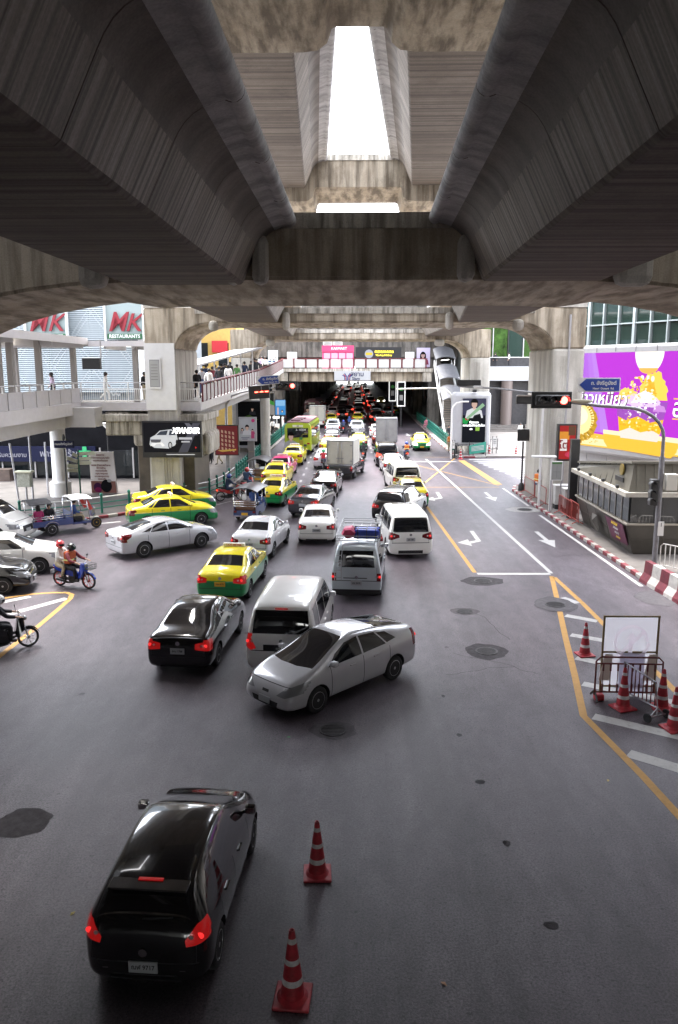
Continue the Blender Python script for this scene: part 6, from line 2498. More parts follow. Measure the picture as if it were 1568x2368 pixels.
# green railings
GREEN = mat('green painted railing', (.015, .16, .115), .45, var=.15)
gr = thing('green_railing', 'green railing with white top rail along the left pavement corner', 'railing', (0, 0, 0))
pts = [Vector((x + .35 * 0, y, .14)) for x, y in ((-16.8, 38.3), (-14.6, 39.6), (-12.3, 41.9), (-9.9, 44.7), (-8.75, 46.6), (-8.35, 49.5), (-8.3, 53.5))]
for a, c in zip(pts, pts[1:]):
    L = (c - a).length
    n = max(1, round(L / 1.7))
    for k in range(n):
        p = a.lerp(c, k / n)
        b = MB()
        b.lathe([(.07, 0), (.07, .95), (.09, .97), (.09, 1.02), (.03, 1.08)], 8, 0)
        b.obj('post', GREEN, gr, tuple(p))
    for z, m_ in ((.85, WHITEM), (.55, GREEN), (.28, GREEN)):
        b = MB()
        b.tube([a + Vector((0, 0, z)), c + Vector((0, 0, z))], .032, 6)
        b.obj('rail', m_, gr)


def picket(name, label, a, c, step, parent_mat=GREEN, h=1.0):
    a, c = Vector(a), Vector(c)
    t = thing(name, label, 'fence', tuple(a))
    d = (c - a)
    L = d.length
    n = int(L / step)
    rz = math.atan2(d.y, d.x)
    t.rotation_euler = (0, 0, rz)
    b = MB()
    b.lathe([(.07, 0), (.07, h * .9), (.10, h * .93), (.04, h * .98), (.005, h * 1.15)], 8, 0)
    pm = b.mesh('post', parent_mat)
    b = MB()
    for z in (.2, .5, .8):
        b.bar((0, 0, z * h), (step, 0, z * h), .05)
    for k in range(4):
        b.bar((step * (k + .5) / 4, 0, .2 * h), (step * (k + .5) / 4, 0, .8 * h), .025)
    rm = b.mesh('railing_bay', parent_mat)
    for k in range(n):
        inst('post', pm, t, (k * step, 0, 0))
        inst('railing_bay', rm, t, (k * step, 0, 0))
    return t


picket('green_fence', 'dark green picket fence along the left kerb beside the queueing taxis', (-8.3, 54.5, .14), (-8.3, 98, .14), 1.15)
picket('green_fence', 'green picket fence along the far right kerb beside the oncoming taxi', (9.35, 72.5, .14), (9.55, 122, .14), 1.35, h=1.15)

# ================================================================== RIGHT SIDE
GLZ = mat('curtain glass', (.018, .035, .028), .03, spec=.7)
mb2 = thing('glass_building', 'glass curtain walled mall behind the purple screen', 'building', (15.4, 56.5, 0), math.atan2(-8, 4.0))
b = MB()
b.box((0, .35, .14), (26, 14, 22))
b.obj('wall', mat('mall dark interior', (.05, .055, .05), .6), mb2)
for k in range(18):
    for j, (z0, z1, m_) in enumerate(((8.6, 10.55, GLZ), (10.65, 12.3, GLZ), (12.4, 15, GLZ))):
        b = MB()
        b.box((.1 + k * 1.35, .2, z0), (1.35 + k * 1.35, .26, z1))
        b.obj('glass_pane', m_, mb2)
    b = MB()
    b.box((k * 1.35 - (.10 if k % 3 == 1 else .045), .02, 8), (k * 1.35 + (.10 if k % 3 == 1 else .045), .28, 18))
    b.obj('mullion', mat('aluminium mullion', (.45, .50, .50), .35, .5), mb2)
for z in (8.55, 10.6, 12.35):
    b = MB()
    b.box((0, .05, z - .04), (24, .27, z + .04))
    b.obj('transom', mat('aluminium mullion', (.45, .50, .50), .35, .5), mb2)
# panelled base below the screen
PNL = mat('cladding panel', (.36, .355, .36), .5, var=.05)
for k in range(10):
    for z0, z1 in ((.15, 1.05), (1.08, 2.02)):
        b = MB()
        b.box((k * 1.9 + .02, .0, z0), (k * 1.9 + 1.88, .2, z1))
        b.obj('cladding_panel', PNL, mb2)

scn = thing('led_screen', 'huge purple LED screen showing a layered dessert in a glass', 'screen', (15.3, 55.6, 0), math.atan2(-8, 4.0))
L_ = 20.0
zb, zt = 2.0, 9.25
b = MB()
b.cbox((L_ / 2, .12, (zb + zt) / 2), (L_, .5, zt - zb), 0, .18)
b.obj('surround', mat('screen surround', (.30, .295, .30), .5, var=.04), scn)
for k in range(12):
    b = MB()
    b.box((.5 + k * 1.7, -.145, zt - .45), (.52 + k * 1.7, -.128, zt - .05))
    b.obj('surround_joint', BLACKP, scn)
# the picture, in screen metres (x to the right of the near-left edge)
def dome(cx, cz, rx, rz, seed, n=26, a0=0, a1=PI):
    rnd = random.Random(seed)
    return [(cx + rx * (1 + rnd.uniform(-.08, .08)) * math.cos(a0 + (a1 - a0) * k / n), cz + rz * (1 + rnd.uniform(-.10, .10)) * math.sin(a0 + (a1 - a0) * k / n)) for k in range(n + 1)]


x0, z0, z1 = .45, 2.5, 8.75
PUR = (.46, .035, .60)
pic = [(PUR, rect(x0, z0, L_ - .3, z1))]
for k in range(14):
    f = k / 13
    pic.append(((.36 + .10 * (1 - f), .045 + .16 * (1 - f), .62 + .10 * (1 - f)), [(x0, z0 + 1), (x0 + 3.2 * (1 - f) + .1, z0 + 1 + 0), (x0 + 1.6 * (1 - f) + .05, z1), (x0, z1)])) if k % 3 == 0 else None
pic += [((.85, .50, .06), [(x0, z0), (L_ - .3, z0), (L_ - .3, z0 + .45), (x0, z0 + .95)]), ((.95, .75, .40), [(x0, z0 + .1), (L_ - .3, z0 + .1), (L_ - .3, z0 + .3), (x0, z0 + .6)])]
GLX = 5.95
# durian half
pic += [((.50, .28, .02), dome(x0 + .0, 4.15, 2.15, 1.55, 3, 24, -PI / 2, PI / 2)), ((.95, .80, .35), ell(x0 + .15, 4.35, 1.75, 1.15, 20, -PI / 2, PI / 2)), ((1.0, .92, .60), ell(x0 + .1, 4.5, 1.2, .7, 20, -PI / 2, PI / 2))]
# dish, glass, layers, toppings
pic += [((.90, .50, .05), [(GLX - 2.6, 2.95), (GLX - 2.2, 2.55), (GLX + 3.0, 2.35), (GLX + 3.4, 2.75), (GLX + 3.5, 3.5), (GLX - 2.7, 3.6)]), ((.98, .82, .50), [(GLX - 2.7, 3.45), (GLX + 3.5, 3.3), (GLX + 3.5, 3.6), (GLX - 2.7, 3.72)]),
        ((.90, .70, .62), [(GLX - 1.15, 3.3), (GLX + 1.9, 3.25), (GLX + 2.1, 4.0), (GLX - 1.35, 4.0)]),
        ((.95, .48, .02), [(GLX - 1.3, 3.7), (GLX - .4, 4.0), (GLX + .5, 3.75), (GLX + 1.4, 3.95), (GLX + 2.05, 3.7), (GLX + 2.3, 4.9), (GLX - 1.5, 4.85)]),
        ((.32, .08, .45), [(GLX - 1.55, 4.7), (GLX - .8, 4.45), (GLX + .2, 4.75), (GLX + 1.2, 4.4), (GLX + 2.25, 4.65), (GLX + 2.5, 5.7), (GLX - 1.6, 5.7)]),
        ((.90, .62, .12), dome(GLX - .75, 5.75, .9, .75, 5)), ((.92, .62, .10), dome(GLX + 1.3, 5.8, 1.15, 1.75, 9)), ((.85, .45, .04), dome(GLX + 1.0, 5.9, .55, 1.1, 11)),
        ((.72, .55, .80), dome(GLX + .35, 5.35, 1.7, .85, 6)), ((.90, .84, .90), dome(GLX + .7, 5.6, .95, .75, 7)), ((.45, .16, .58), dome(GLX - .8, 5.15, .6, .35, 15)),
        ((.55, .25, .65), dome(GLX + 1.9, 5.1, .5, .4, 16)), ((1.0, .93, .80), ell(GLX + .8, 8.75, 1.15, 1.35, 24, PI, 2 * PI)), ((.85, .45, .10), ell(GLX + .8, 7.75, .75, .35, 20, PI, 2 * PI)),
        ((.95, .85, .75), rect(GLX + .72, 6.9, GLX + .92, 7.3)), ((.95, .85, .75), ell(GLX + .35, 7.15, .16, .16)), ((.95, .85, .75), ell(GLX + 1.2, 7.1, .14, .18)), ((.9, .5, .1), rect(x0 + .9, 5.28, x0 + 4.2, 5.36)), ((.9, .5, .1), rect(GLX + 2.9, 5.9, L_ - 1, 5.98)), ((.9, .5, .1), rect(GLX + 2.9, 4.7, L_ - 1, 4.78))]
pic = [p for p in pic if p]
rc = random.Random(12)
for k in range(150):
    z = rc.choice((rc.uniform(3.9, 4.7), rc.uniform(4.6, 5.7), rc.uniform(5.6, 7.2)))
    w5 = 1.5 if z < 5.7 else 1.9 - (z - 5.7) * .9
    cxk = GLX + .35 + rc.uniform(-w5, w5)
    c5 = rc.choice(((1, .70, .2), (.95, .55, .05), (.8, .38, .02), (1, .85, .5))) if (z < 4.7 or z > 5.75) else rc.choice(((.5, .25, .62), (.8, .68, .85), (.28, .06, .4), (.95, .9, .95)))
    pic.append((c5, ell(cxk, z, rc.uniform(.04, .14), rc.uniform(.03, .10), 6)))
for k in range(26):
    a5 = R(-88 + 176 * k / 25)
    pic.append(((.35, .20, .02) if k % 2 else (.6, .36, .04), [(x0 + 1.75 * math.cos(a5), 4.2 + 1.3 * math.sin(a5)), (x0 + 2.3 * math.cos(a5 + .03), 4.2 + 1.75 * math.sin(a5 + .03)), (x0 + 1.75 * math.cos(a5 + .09), 4.2 + 1.3 * math.sin(a5 + .09))] if math.cos(a5) > .1 else ell(x0 + .2, 3.0, .05, .05, 5)))
for k in range(40):
    pic.append((rc.choice(((1, .85, .5), (.75, .40, .03))), ell(rc.uniform(x0 + .2, GLX - 2.8), rc.uniform(2.75, 3.4), .07, .04, 5)))
flatshapes('screen_picture', pic, scn, -.14, emit=.42, step=.0006)
WE = mat('screen white lettering', (.2, .2, .2), .4, emit=.3, ecol=(1, .96, 1))
DK = mat('screen outline', (.02, .002, .02), .5)
for s_, x, z, sz in (('ข้าวเหนียว', x0 + 2.6, 5.72, 1.15), ('อัญชัน', GLX + 5.0, 5.35, 1.55)):
    text('screen_lettering', s_, sz, DK, scn, (x + .03, -.335, z - .03), bold=.03, shear=.15)
    text('screen_lettering', s_, sz, WE, scn, (x, -.35, z), bold=.008, shear=.15)

# lobby building beyond the crossing
lb = thing('lobby_building', 'glass lobby building with a white balcony band beyond the crossing', 'building', (13.5, 100, 0))
b = MB()
b.box((0, .4, .14), (22, 14, 20))
b.obj('wall', mat('lobby dark', (.06, .065, .06), .5), lb)
b = MB()
b.box((0, -1.2, 6.25), (22, .3, 8.0))
b.obj('balcony_band', mat('white balcony band', (.40, .40, .41), .5, var=.04), lb)
for k in range(12):
    b = MB()
    b.box((k * 1.9, -1.215, 6.25), (k * 1.9 + .03, -1.203, 8.0))
    b.obj('band_joint', GREYM, lb)
    for z0, z1, m_ in ((8.6, 13.5, mat('glass with painted green reflection', (.035, .075, .015), .06, var=.8, vs=.9, spec=.6) if k % 3 else GLZ), (.9, 6.1, BWIN)):  # green reflection is painted into the upper pane colour
        b = MB()
        b.box((k * 1.9 + .05, .30, z0), (k * 1.9 + 1.8, .36, z1))
        b.obj('glass_pane', m_, lb)
    b = MB()
    b.box((k * 1.9 - .05, .12, .14), (k * 1.9 + .05, .38, 14))
    b.obj('mullion', GREYM if k % 3 else BLACKP, lb)
b = MB()
b.tube([(0, -1.15, 9.1), (22, -1.15, 9.1)], .05, 6)
b.obj('handrail', WHITEM, lb)
for k in range(4):
    b = MB()
    b.box((0, -4 + k * .7, .14 + k * .17), (22, .4, .30 + k * .17))
    b.obj('entrance_step', PAVE, lb)
for k, x in enumerate((5.5, 9.5)):
    b = MB()
    b.lathe([(.7, .14), (.7, 6.2)], 16, 0, (x, -1, 0))
    b.obj('column', mat('brown column', (.14, .11, .10), .5), lb)

# white lightbox around the third right column
lx = thing('advert_lightbox', 'rounded white lightbox with a black poster of a man holding a green guitar shape', 'lightbox', (GY(1045, 1000, 70.2).x, 70.2, 0))
W_ = GY(1134, 1000, 70.2).x - GY(1045, 1000, 70.2).x
zb, zt = GY(1100, 1032, 70.2).z, GY(1100, 907, 70.2).z
b = MB()
b.cbox((W_ / 2, .7, (zb + zt) / 2), (W_, 1.5, zt - zb), 0, .3)
b.obj('casing', mat('white lightbox casing', (.45, .445, .465), .4, var=.03), lx)
px0, px1, pz0, pz1 = W_ * .26, W_ * .86, zb + .35, zt - .55
b = MB()
b.box((px0 - .08, -.09, pz0 - .08), (px1 + .08, -.052, pz1 + .08))
b.obj('frame', STEEL, lx)
w3, h3 = px1 - px0, pz1 - pz0
sh = [((.012, .014, .022), rect(px0, pz0, px1, pz1)), ((.06, .06, .10), rect(px0, pz0 + h3 * .62, px1, pz1))]
sh += [((.02, .35, .08), [(px0 + .02, pz0 + h3 * .44), (px0 + w3 * .2, pz0 + h3 * .42), (px0 + w3 * .3, pz0 + h3 * .52), (px0 + .02, pz0 + h3 * .56)]), ((.55, .03, .04), ell(px0 + w3 * .2, pz0 + h3 * .55, .17, .17))]
sh += [(c, p) for c, p in portrait(px0 + w3 * .5, pz0 + h3 * .56, 1.05, (.75, .75, .76))]
sh += [((.30, .50, .30), [(px0 + w3 * .15, pz0 + h3 * .56), (px0 + w3 * .22, pz0 + h3 * .52), (px0 + w3 * .95, pz0 + h3 * .84), (px0 + w3 * .85, pz0 + h3 * .90)]), ((.01, .01, .015), [(px0 + w3 * .38, pz0 + h3 * .50), (px0 + w3 * .85, pz0 + h3 * .50), (px0 + w3 * .75, pz0 + h3 * .66), (px0 + w3 * .5, pz0 + h3 * .62)])]
flatshapes('printed_poster', sh, lx, -.10, emit=.15)
LW = mat('poster lettering', (.8, .8, .8), .5, emit=.4, ecol=(1, 1, 1))
text('poster_lettering', 'ที่สุดของ', .24, LW, lx, (px0 + w3 * .5, -.16, pz0 + h3 * .46), bold=.006)
text('poster_lettering', 'ความบันเทิงระดับโลก', .25, LW, lx, (px0 + w3 * .5, -.16, pz0 + h3 * .39), bold=.006, sx=.95)
text('poster_lettering', 'ais', .22, LW, lx, (px0 + w3 * .38, -.16, pz0 + h3 * .31), bold=.01)
b = MB()
b.cbox((px0 + w3 * .66, -.13, pz0 + h3 * .31), (.36, .02, .34), 0, .008)
b.obj('printed_logo', mat('green print', (.25, .45, .05), .5), lx)
for x in (.5, W_ - .5):
    b = MB()
    b.box((x - .1, .3, .14), (x + .1, 1.0, zb))
    b.obj('leg', BLACKP, lx)
b = MB()
b.cbox((W_ * .55, -.15, zt + .12), (.35, .4, .25), 0, .04)
b.obj('floodlight', BLACKP, lx)


def frame_sign(label, x0, y0, x1, y1, Y, colr, tilt=0, name='stand_sign', legs=True, cat='sign', lines=3):
    a, c = GY(x0, y1, Y), GY(x1, y0, Y)
    t = thing(name, label, cat, (a.x, Y, .02))
    w4, z0_, z1_ = c.x - a.x, a.z, c.z
    b = MB()
    dz = w4 * math.sin(R(tilt))
    b.prism([(0, z0_), (w4, z0_ + dz), (w4, z1_ + dz - dz * .2), (0, z1_ - dz)], -.03, .03, 'y')
    b.obj('board', colr, t)
    for k in range(lines):
        z = z1_ - dz - (z1_ - z0_ - dz) * (.2 + .6 * k / max(1, lines))
        b = MB()
        b.prism([(w4 * .12, z), (w4 * .88, z + dz * .8), (w4 * .88, z + dz * .8 + .05), (w4 * .12, z + .05)], -.045, -.034, 'y')
        b.obj('text_line', WHTTXT if colr.name.startswith('teal') else BLKTXT, t)
    if legs:
        for x in (0, w4):
            b = MB()
            b.bar((x, .06, 0), (x, .06, z1_ + .15), .05)
            b.bar((x, -.35, .02), (x, .4, .02), .06)
            b.obj('leg', BLACKP, t)
    return t


frame_sign('teal information board with white writing tilted on the black barriers', 1085, 1026, 1124, 1051, 68.9, mat('teal board', (.05, .33, .25), .5), tilt=8, lines=4)
frame_sign('white notice on a black folding stand right of the lightbox', 1139, 1013, 1149, 1034, 71, WHITEM)
frame_sign('small notice on a black stand left of the lightbox', 1046, 1022, 1052, 1038, 68.5, WHITEM, lines=2)
for i, (xa, xb, y) in enumerate(((1052, 1094, 1060), (1094, 1130, 1050), (1130, 1150, 1046), (1050, 1066, 1056))):
    a, c = G(xa, y), G(xb, y - 3)
    t = thing('black_barrier', ['black metal barrier left of the teal board', 'black metal barrier behind the teal board', 'black metal barrier at the right foot of the lightbox', 'short black barrier panel beside the officer'][i], 'barrier', (a.x, a.y, .02))
    d = c - a
    t.rotation_euler = (0, 0, math.atan2(d.y, d.x))
    L = d.length
    b = MB()
    for z in (.25, 1.15):
        b.bar((0, 0, z), (L, 0, z), .05)
    b.bar((0, 0, .02), (0, 0, 1.15), .05)
    b.bar((L, 0, .02), (L, 0, 1.15), .05)
    b.bar((0, -.3, .03), (0, .3, .03), .06)
    b.bar((L, -.3, .03), (L, .3, .03), .06)
    b.obj('frame', BLACKP, t)
    for k in range(4):
        b = MB()
        b.bar((L * (k + 1) / 5, 0, .25), (L * (k + 1) / 5, 0, 1.15), .025)
        b.obj('bar', BLACKP, t)

# police booth
POL = mat('booth brown grey metal', (.085, .078, .068), .45, .15, var=.12, vs=2)
bo_ = thing('traffic_police_booth', 'traffic police booth with a band of windows and an emblem on its roof parapet', 'booth', (0, 0, 0))
bx0, by0, bx1, by1 = 11.15, 31.5, 17.5, 39.0
zf = .14
zs, zw, zr0, zr1 = 1.42, 2.62, 2.80, 3.95
b = MB()
bot = [(bx0 + .42, by0 + .28, zf), (bx1, by0 + .28, zf), (bx1, by1 - .1, zf), (bx0 + .42, by1 - .1, zf)]
top = [(bx0, by0, zs), (bx1, by0, zs), (bx1, by1, zs), (bx0, by1, zs)]
b.loft([bot, top])
b.obj('lower_wall', POL, bo_)
n = 5
for k in range(n):
    for j in range(2):
        f0, f1 = k / n, (k + 1) / n
        t0, t1 = .04 + j * .48, .04 + j * .48 + .46

        def PP(f, tt, o=.02):
            z = zf + (zs - zf) * tt
            x = bx0 + .42 * (1 - tt)
            return (x - o, by0 + .28 * (1 - tt) + (by1 - by0 - .3) * f, z)
        b = MB()
        g = .02 / n
        vs = [PP(f0 + g, t0), PP(f1 - g, t0), PP(f1 - g, t1), PP(f0 + g, t1)]
        b.add(vs + [(v[0] + .018, v[1], v[2]) for v in vs], [(0, 1, 2, 3), (4, 7, 6, 5), (0, 4, 5, 1), (1, 5, 6, 2), (2, 6, 7, 3), (3, 7, 4, 0)])
        b.obj('wall_panel', POL, bo_)
for k in range(3):
    for j in range(2):
        t0, t1 = .04 + j * .48, .04 + j * .48 + .46
        b = MB()
        vs = []
        for f, tt in ((k / 3 + .005, t0), ((k + 1) / 3 - .005, t0), ((k + 1) / 3 - .005, t1), (k / 3 + .005, t1)):
            vs.append((bx0 + .42 * (1 - tt) + (4.0) * f, by0 + .28 * (1 - tt) - .02, zf + (zs - zf) * tt))
        b.add(vs + [(v[0], v[1] + .018, v[2]) for v in vs], [(0, 1, 2, 3), (4, 7, 6, 5), (0, 4, 5, 1), (1, 5, 6, 2), (2, 6, 7, 3), (3, 7, 4, 0)])
        b.obj('wall_panel', POL, bo_)
b = MB()
b.box((bx0 - .05, by0 - .05, zs), (bx1, by1, zs + .07))
b.obj('sill', mat('booth sill', (.42, .38, .32), .5), bo_)
b = MB()
b.box((bx0 + .12, by0 + .12, zs + .07), (bx1, by1 - .1, zw))
b.obj('inner_core', mat('booth dark core', (.02, .02, .022), .4), bo_)
for k in range(9):
    y0_, y1_ = by0 + .1 + k * .81, by0 + .1 + k * .81 + .74
    b = MB()
    b.box((bx0 + .05, y0_, zs + .12), (bx0 + .09, y1_, zw - .02))
    wo = b.obj('window_pane', BWIN, bo_)
    b = MB()
    b.box((bx0 + .02, y1_, zs + .07), (bx0 + .11, y1_ + .07, zw))
    b.obj('window_frame', mat('booth frame', (.30, .28, .26), .4, .4), bo_)
for k in range(3):
    b = MB()
    b.box((bx0 + .12 + k * 1.0, by0 + .05, zs + .1), (bx0 + 1.07 + k * 1.0, by0 + .09, zw - .02))
    b.obj('window_pane', GLASS, bo_)
    b = MB()
    b.box((bx0 + 1.07 + k * 1.0, by0 + .02, zs + .07), (bx0 + 1.12 + k * 1.0, by0 + .11, zw))
    b.obj('window_frame', BLACKP, bo_)
b = MB()
b.box((bx0 + 3.6, by0 + .0, zf), (bx0 + 4.5, by0 + .08, zw - .1))
dr = b.obj('door', mat('booth dark door', (.03, .035, .05), .4), bo_)
b = MB()
b.box((bx0 + 3.75, by0 - .01, 1.2), (bx0 + 4.35, by0 - .002, 2.2))
b.obj('door_notice', mat('blue notice', (.05, .08, .25), .5), dr)
b = MB()
b.box((bx0 - .25, by0 - .3, zw), (bx1, by1 + .2, zr0))
b.obj('roof_slab', mat('booth white fascia', (.42, .39, .34), .6, var=.12, vs=3), bo_)
b = MB()
lo = [(bx0 - .05, by0 - .1, zr0), (bx1, by0 - .1, zr0), (bx1, by1, zr0), (bx0 - .05, by1, zr0)]
hi = [(bx0 + .18, by0 + .12, zr1), (bx1, by0 + .12, zr1), (bx1, by1, zr1 - .85), (bx0 + .18, by1, zr1 - .85)]
b.loft([lo, hi])
PAR = mat('parapet cream metal', (.125, .115, .092), .5, .1, var=.1)
b.obj('roof_parapet', PAR, bo_)
b = MB()
b.loft([[(bx0 + .02, by0 - .02, zr1), (bx1, by0 - .02, zr1), (bx1, by0 - .02, zr1 + .1), (bx0 + .02, by0 - .02, zr1 + .1)], [(bx0 + .02, by1 + .1, zr1 - .87), (bx1, by1 + .1, zr1 - .87), (bx1, by1 + .1, zr1 - .77), (bx0 + .02, by1 + .1, zr1 - .77)]])
b.obj('parapet_cap', mat('parapet cap', (.15, .14, .115), .6), bo_)
for k in range(16):
    b = MB()
    x = bx0 + .35 + k * .36
    b.bar((x - .04, by0 - .10, zr0), (x - .04 + .0, by0 + .11, zr1), .12, .05)
    b.obj('parapet_rib', PAR, bo_)
for k in range(8):
    b = MB()
    y = by0 + 2.2 + k * .75
    fz5 = zr1 - .85 * (y - by0) / (by1 - by0)
    b.bar((bx0 - .06, y, zr0), (bx0 + .17 * .9, y, fz5), .03, .02)
    b.obj('panel_joint', BLACKP, bo_)
b = MB()
b.lathe([(.24, 0), (.24, .05), (.17, .06)], 20, 0, (0, 0, 0), 'x')
em = b.obj('emblem', mat('emblem gold', (.30, .22, .06), .4, .6), bo_, (bx0 + .00, by0 + 1.1, zr0 + .78))
b = MB()
b.cbox((bx0 - .04, by0 + 1.15, zr0 + .38), (.05, 1.0, .2), 0, .01)
b.obj('name_board', BLACKP, bo_)
for k in range(4):
    b = MB()
    b.cbox((bx0 - .2, by0 + .9 + k * 1.9, zr0 + .09), (.12, .22, .14), 0, .03)
    b.obj('floodlight', BLACKP, bo_)
bn = thing('campaign_banner', 'maroon banner with yellow and white Thai lines hung on the booth wall', 'banner', (bx0 + .05, 33.6, .45))
b = MB()
b.add([(-.09 + .2, .1, 0), (-.09 + .28, -1.7, .02), (-.18, -1.95, .95), (-.18, .35, .93)], [(0, 1, 2, 3)])
b.add([(-.08 + .2, .1, 0), (-.08 + .28, -1.7, .02), (-.17, -1.95, .95), (-.17, .35, .93)], [(3, 2, 1, 0)])
b.obj('banner_cloth', mat('maroon banner', (.10, .012, .05), .5), bn)
for k, (c_, sz) in enumerate(((mat('banner yellow', (.7, .5, .05), .5), .17), (WHTTXT, .12), (WHTTXT, .12), (mat('banner yellow', (.7, .5, .05), .5), .13))):
    text('banner_lettering', ['ขับช้าเปิดไฟ', 'ขับขี่ปลอดภัย', 'ลดอุบัติเหตุ', 'วินัยจราจร'][k], sz, c_, bn, (-.16 + .07 * k, -.85, .8 - k * .2), (PI / 2 - .05, 0, -PI / 2), bold=.002)
b = MB()
b.add([(0, 0, 0), (.05, .7, -.05), (-.10, .8, .75), (-.25, .35, .5), (-.15, -.05, .8)], [(0, 1, 3), (1, 2, 3), (2, 4, 3), (4, 0, 3)])
b.obj('loose_panel', POL, bo_, (bx0 + .05, 35.2, .35))

# right signal mast with arm, head and street name sign
def tube_obj(name, pts, r, m_, parent, n=12):
    b = MB()
    b.tube(pts, r, n)
    return b.obj(name, m_, parent)


MAST = mat('mast grey', (.19, .185, .20), .45, .4, var=.2, vs=4)
ms = thing('signal_mast', 'grey curved signal mast arching over the right lane by the police booth', 'signal mast', (11.62, 29.6, .14))
ctrl = [(0, 0, 0), (0, 0, 4.3)]
tube_obj('lower_pole', ctrl, .10, MAST, ms, 14)
cur = [(0, 0, 4.25), (0, 0, 5.0)] + [(-1.55 + 1.55 * math.cos(R(a)), 0, 5.0 + 1.15 * math.sin(R(a))) for a in range(15, 91, 15)] + [(-2.4, 0, 6.2), (-4.0, 0, 6.38)]
tube_obj('arm', cur, [.066] * (len(cur) - 1) + [.045], MAST, ms, 12)
b = MB()
b.cbox((.35, -.1, 3.35), (.42, .3, .62), 0, .02)
b.obj('control_box', mat('control box white', (.55, .53, .48), .5), ms)
b = MB()
b.cbox((.1, -.13, 1.55), (.22, .02, .55), 0)
tgp = b.obj('number_tag', WHITEM, ms)
text('tag_number', '1', .22, BLKTXT, tgp, (.1, -.145, 1.7))


def signal_head(loc, label, lit=True, horizontal=True, back=False, rz=0):
    t = thing('traffic_light', label, 'traffic light', loc, rz)
    b = MB()
    b.cbox((0, .08, 0), (1.5, .06, .62), 0, .02)
    b.obj('backboard', BLACKP, t)
    b = MB()
    b.cbox((0, -.05, 0), (1.25, .22, .38), 0, .04)
    b.obj('housing', BLACKP, t)
    for k in range(3):
        x = -.4 + k * .4
        red = k == 2
        b = MB()
        b.ball((x, -.16, 0), (.145, .05, .145), 0, 16, 8)
        b.obj('lens', mat('red lens lit', (.8, .02, .02), .3, emit=3.5, ecol=(1, .04, .03)) if red and lit else mat('dark lens', (.03, .03, .035), .15, coat=.8), t)
        b = MB()
        b.loft([[(x + .165 * math.cos(a), y, .165 * math.sin(a)) for a in [R(-10 + 20 * j) for j in range(11)]] for y in (-.14, -.42)], 0, True, closed=False, cap=False)
        b.obj('visor', BLACKP, t)
    return t


signal_head((GY(1275, 925, 29.6).x, 29.5, GY(1275, 925, 29.6).z), 'horizontal traffic light showing red on the right mast arm, before the pale column')


def road_sign(loc, W4, H4, label, rz=0, point_left=True):
    t = thing('street_name_sign', label, 'street sign', loc, rz)
    b = MB()
    b.box((-W4 / 2 - .06, 0, -H4 / 2 - .04), (W4 / 2 + .04, .04, H4 / 2 + .04))
    b.obj('white_edge', WHITEM, t)
    b = MB()
    b.prism([(-W4 / 2, 0), (-W4 / 2 + H4 * .55, -H4 / 2), (W4 / 2, -H4 / 2), (W4 / 2, H4 / 2), (-W4 / 2 + H4 * .55, H4 / 2)], -.02, -.003, 'y')
    b.obj('blue_face', mat('street sign blue', (.01, .045, .28), .4), t)
    text('thai_lettering', 'ถ. อังรีดูนังต์', H4 * .42, WHTTXT, t, (H4 * .35, -.028, H4 * .14), bold=.004)
    text('latin_lettering', 'Henri  Dunant  Rd.', H4 * .23, WHTTXT, t, (H4 * .35, -.028, -H4 * .30), bold=.003)
    for x in (-W4 * .36, W4 * .3):
        b = MB()
        b.bar((x, .06, -H4 / 2), (x, .06, -H4 / 2 - .42), .04)
        b.obj('bracket', STEEL, t)
    return t


a, c = GY(1338, 904, 29.5), GY(1432, 876, 29.5)
road_sign(((a.x + c.x) / 2, 29.45, (a.z + c.z) / 2), c.x - a.x, .44, 'blue Henri Dunant Rd. arrow sign on the right mast, in front of the purple screen')
t = thing('security_camera', 'pale camera pod at the tip of the right mast arm', 'camera', (GY(1345, 928, 29.4).x, 29.4, GY(1345, 928, 29.4).z))
b = MB()
b.ball((0, 0, 0), (.42, .12, .09))
b.obj('pod', mat('khaki pod', (.35, .32, .24), .5), t)
t = thing('traffic_light', 'upright black traffic light seen from behind on the right mast pole', 'traffic light', (11.35, 29.5, 3.1))
b = MB()
b.cbox((0, 0, 0), (.3, .3, 1.0), 0, .04)
b.obj('housing', BLACKP, t)
for k in range(3):
    b = MB()
    b.loft([[(-.15 + .13 * math.cos(a) - .0, y, .32 - k * .32 + .13 * math.sin(a)) for a in [R(20 * j) for j in range(10)]] for y in (-.15, -.4)], 0, True, closed=False, cap=False)
    b.obj('visor', BLACKP, t)

# second mast, facing away
m2 = thing('signal_mast', 'pale signal mast beside the right column, its arm reaching over the far lanes', 'signal mast', (10.35, 44 - .6, .14))
tube_obj('pole', [(0, 0, 0), (0, 0, 6.0)], .07, WHITEM, m2, 10)
tube_obj('arm', [(0, 0, 5.9), (-.15, 0, 6.12), (-.6, 0, 6.3), (-2.5, 0, 6.5), (-4.7, 0, 6.62)], .05, STEEL, m2, 8)
t = thing('traffic_light', 'horizontal traffic light turned away at the end of the far mast arm', 'traffic light', (10.35 - 4.1, 43.4, 6.95))
b = MB()
b.cbox((0, 0, 0), (1.3, .2, .32), 0, .03)
b.obj('housing', BLACKP, t)
b = MB()
b.cbox((.5, -.02, -.22), (.5, .3, .14), 0, .04)
b.obj('camera_pod', WHITEM, t)
t = thing('traffic_light', 'horizontal traffic light turned away where the far mast meets its arm', 'traffic light', (10.35 - .85, 43.3, 6.1))
b = MB()
b.cbox((0, 0, -.08), (1.3, .25, .42), 0, .03)
b.obj('housing', BLACKP, t)
b = MB()
b.cbox((0, -.1, .16), (1.3, .35, .08), 0, .02)
b.obj('visor', mat('brown visor', (.20, .17, .15), .5), t)
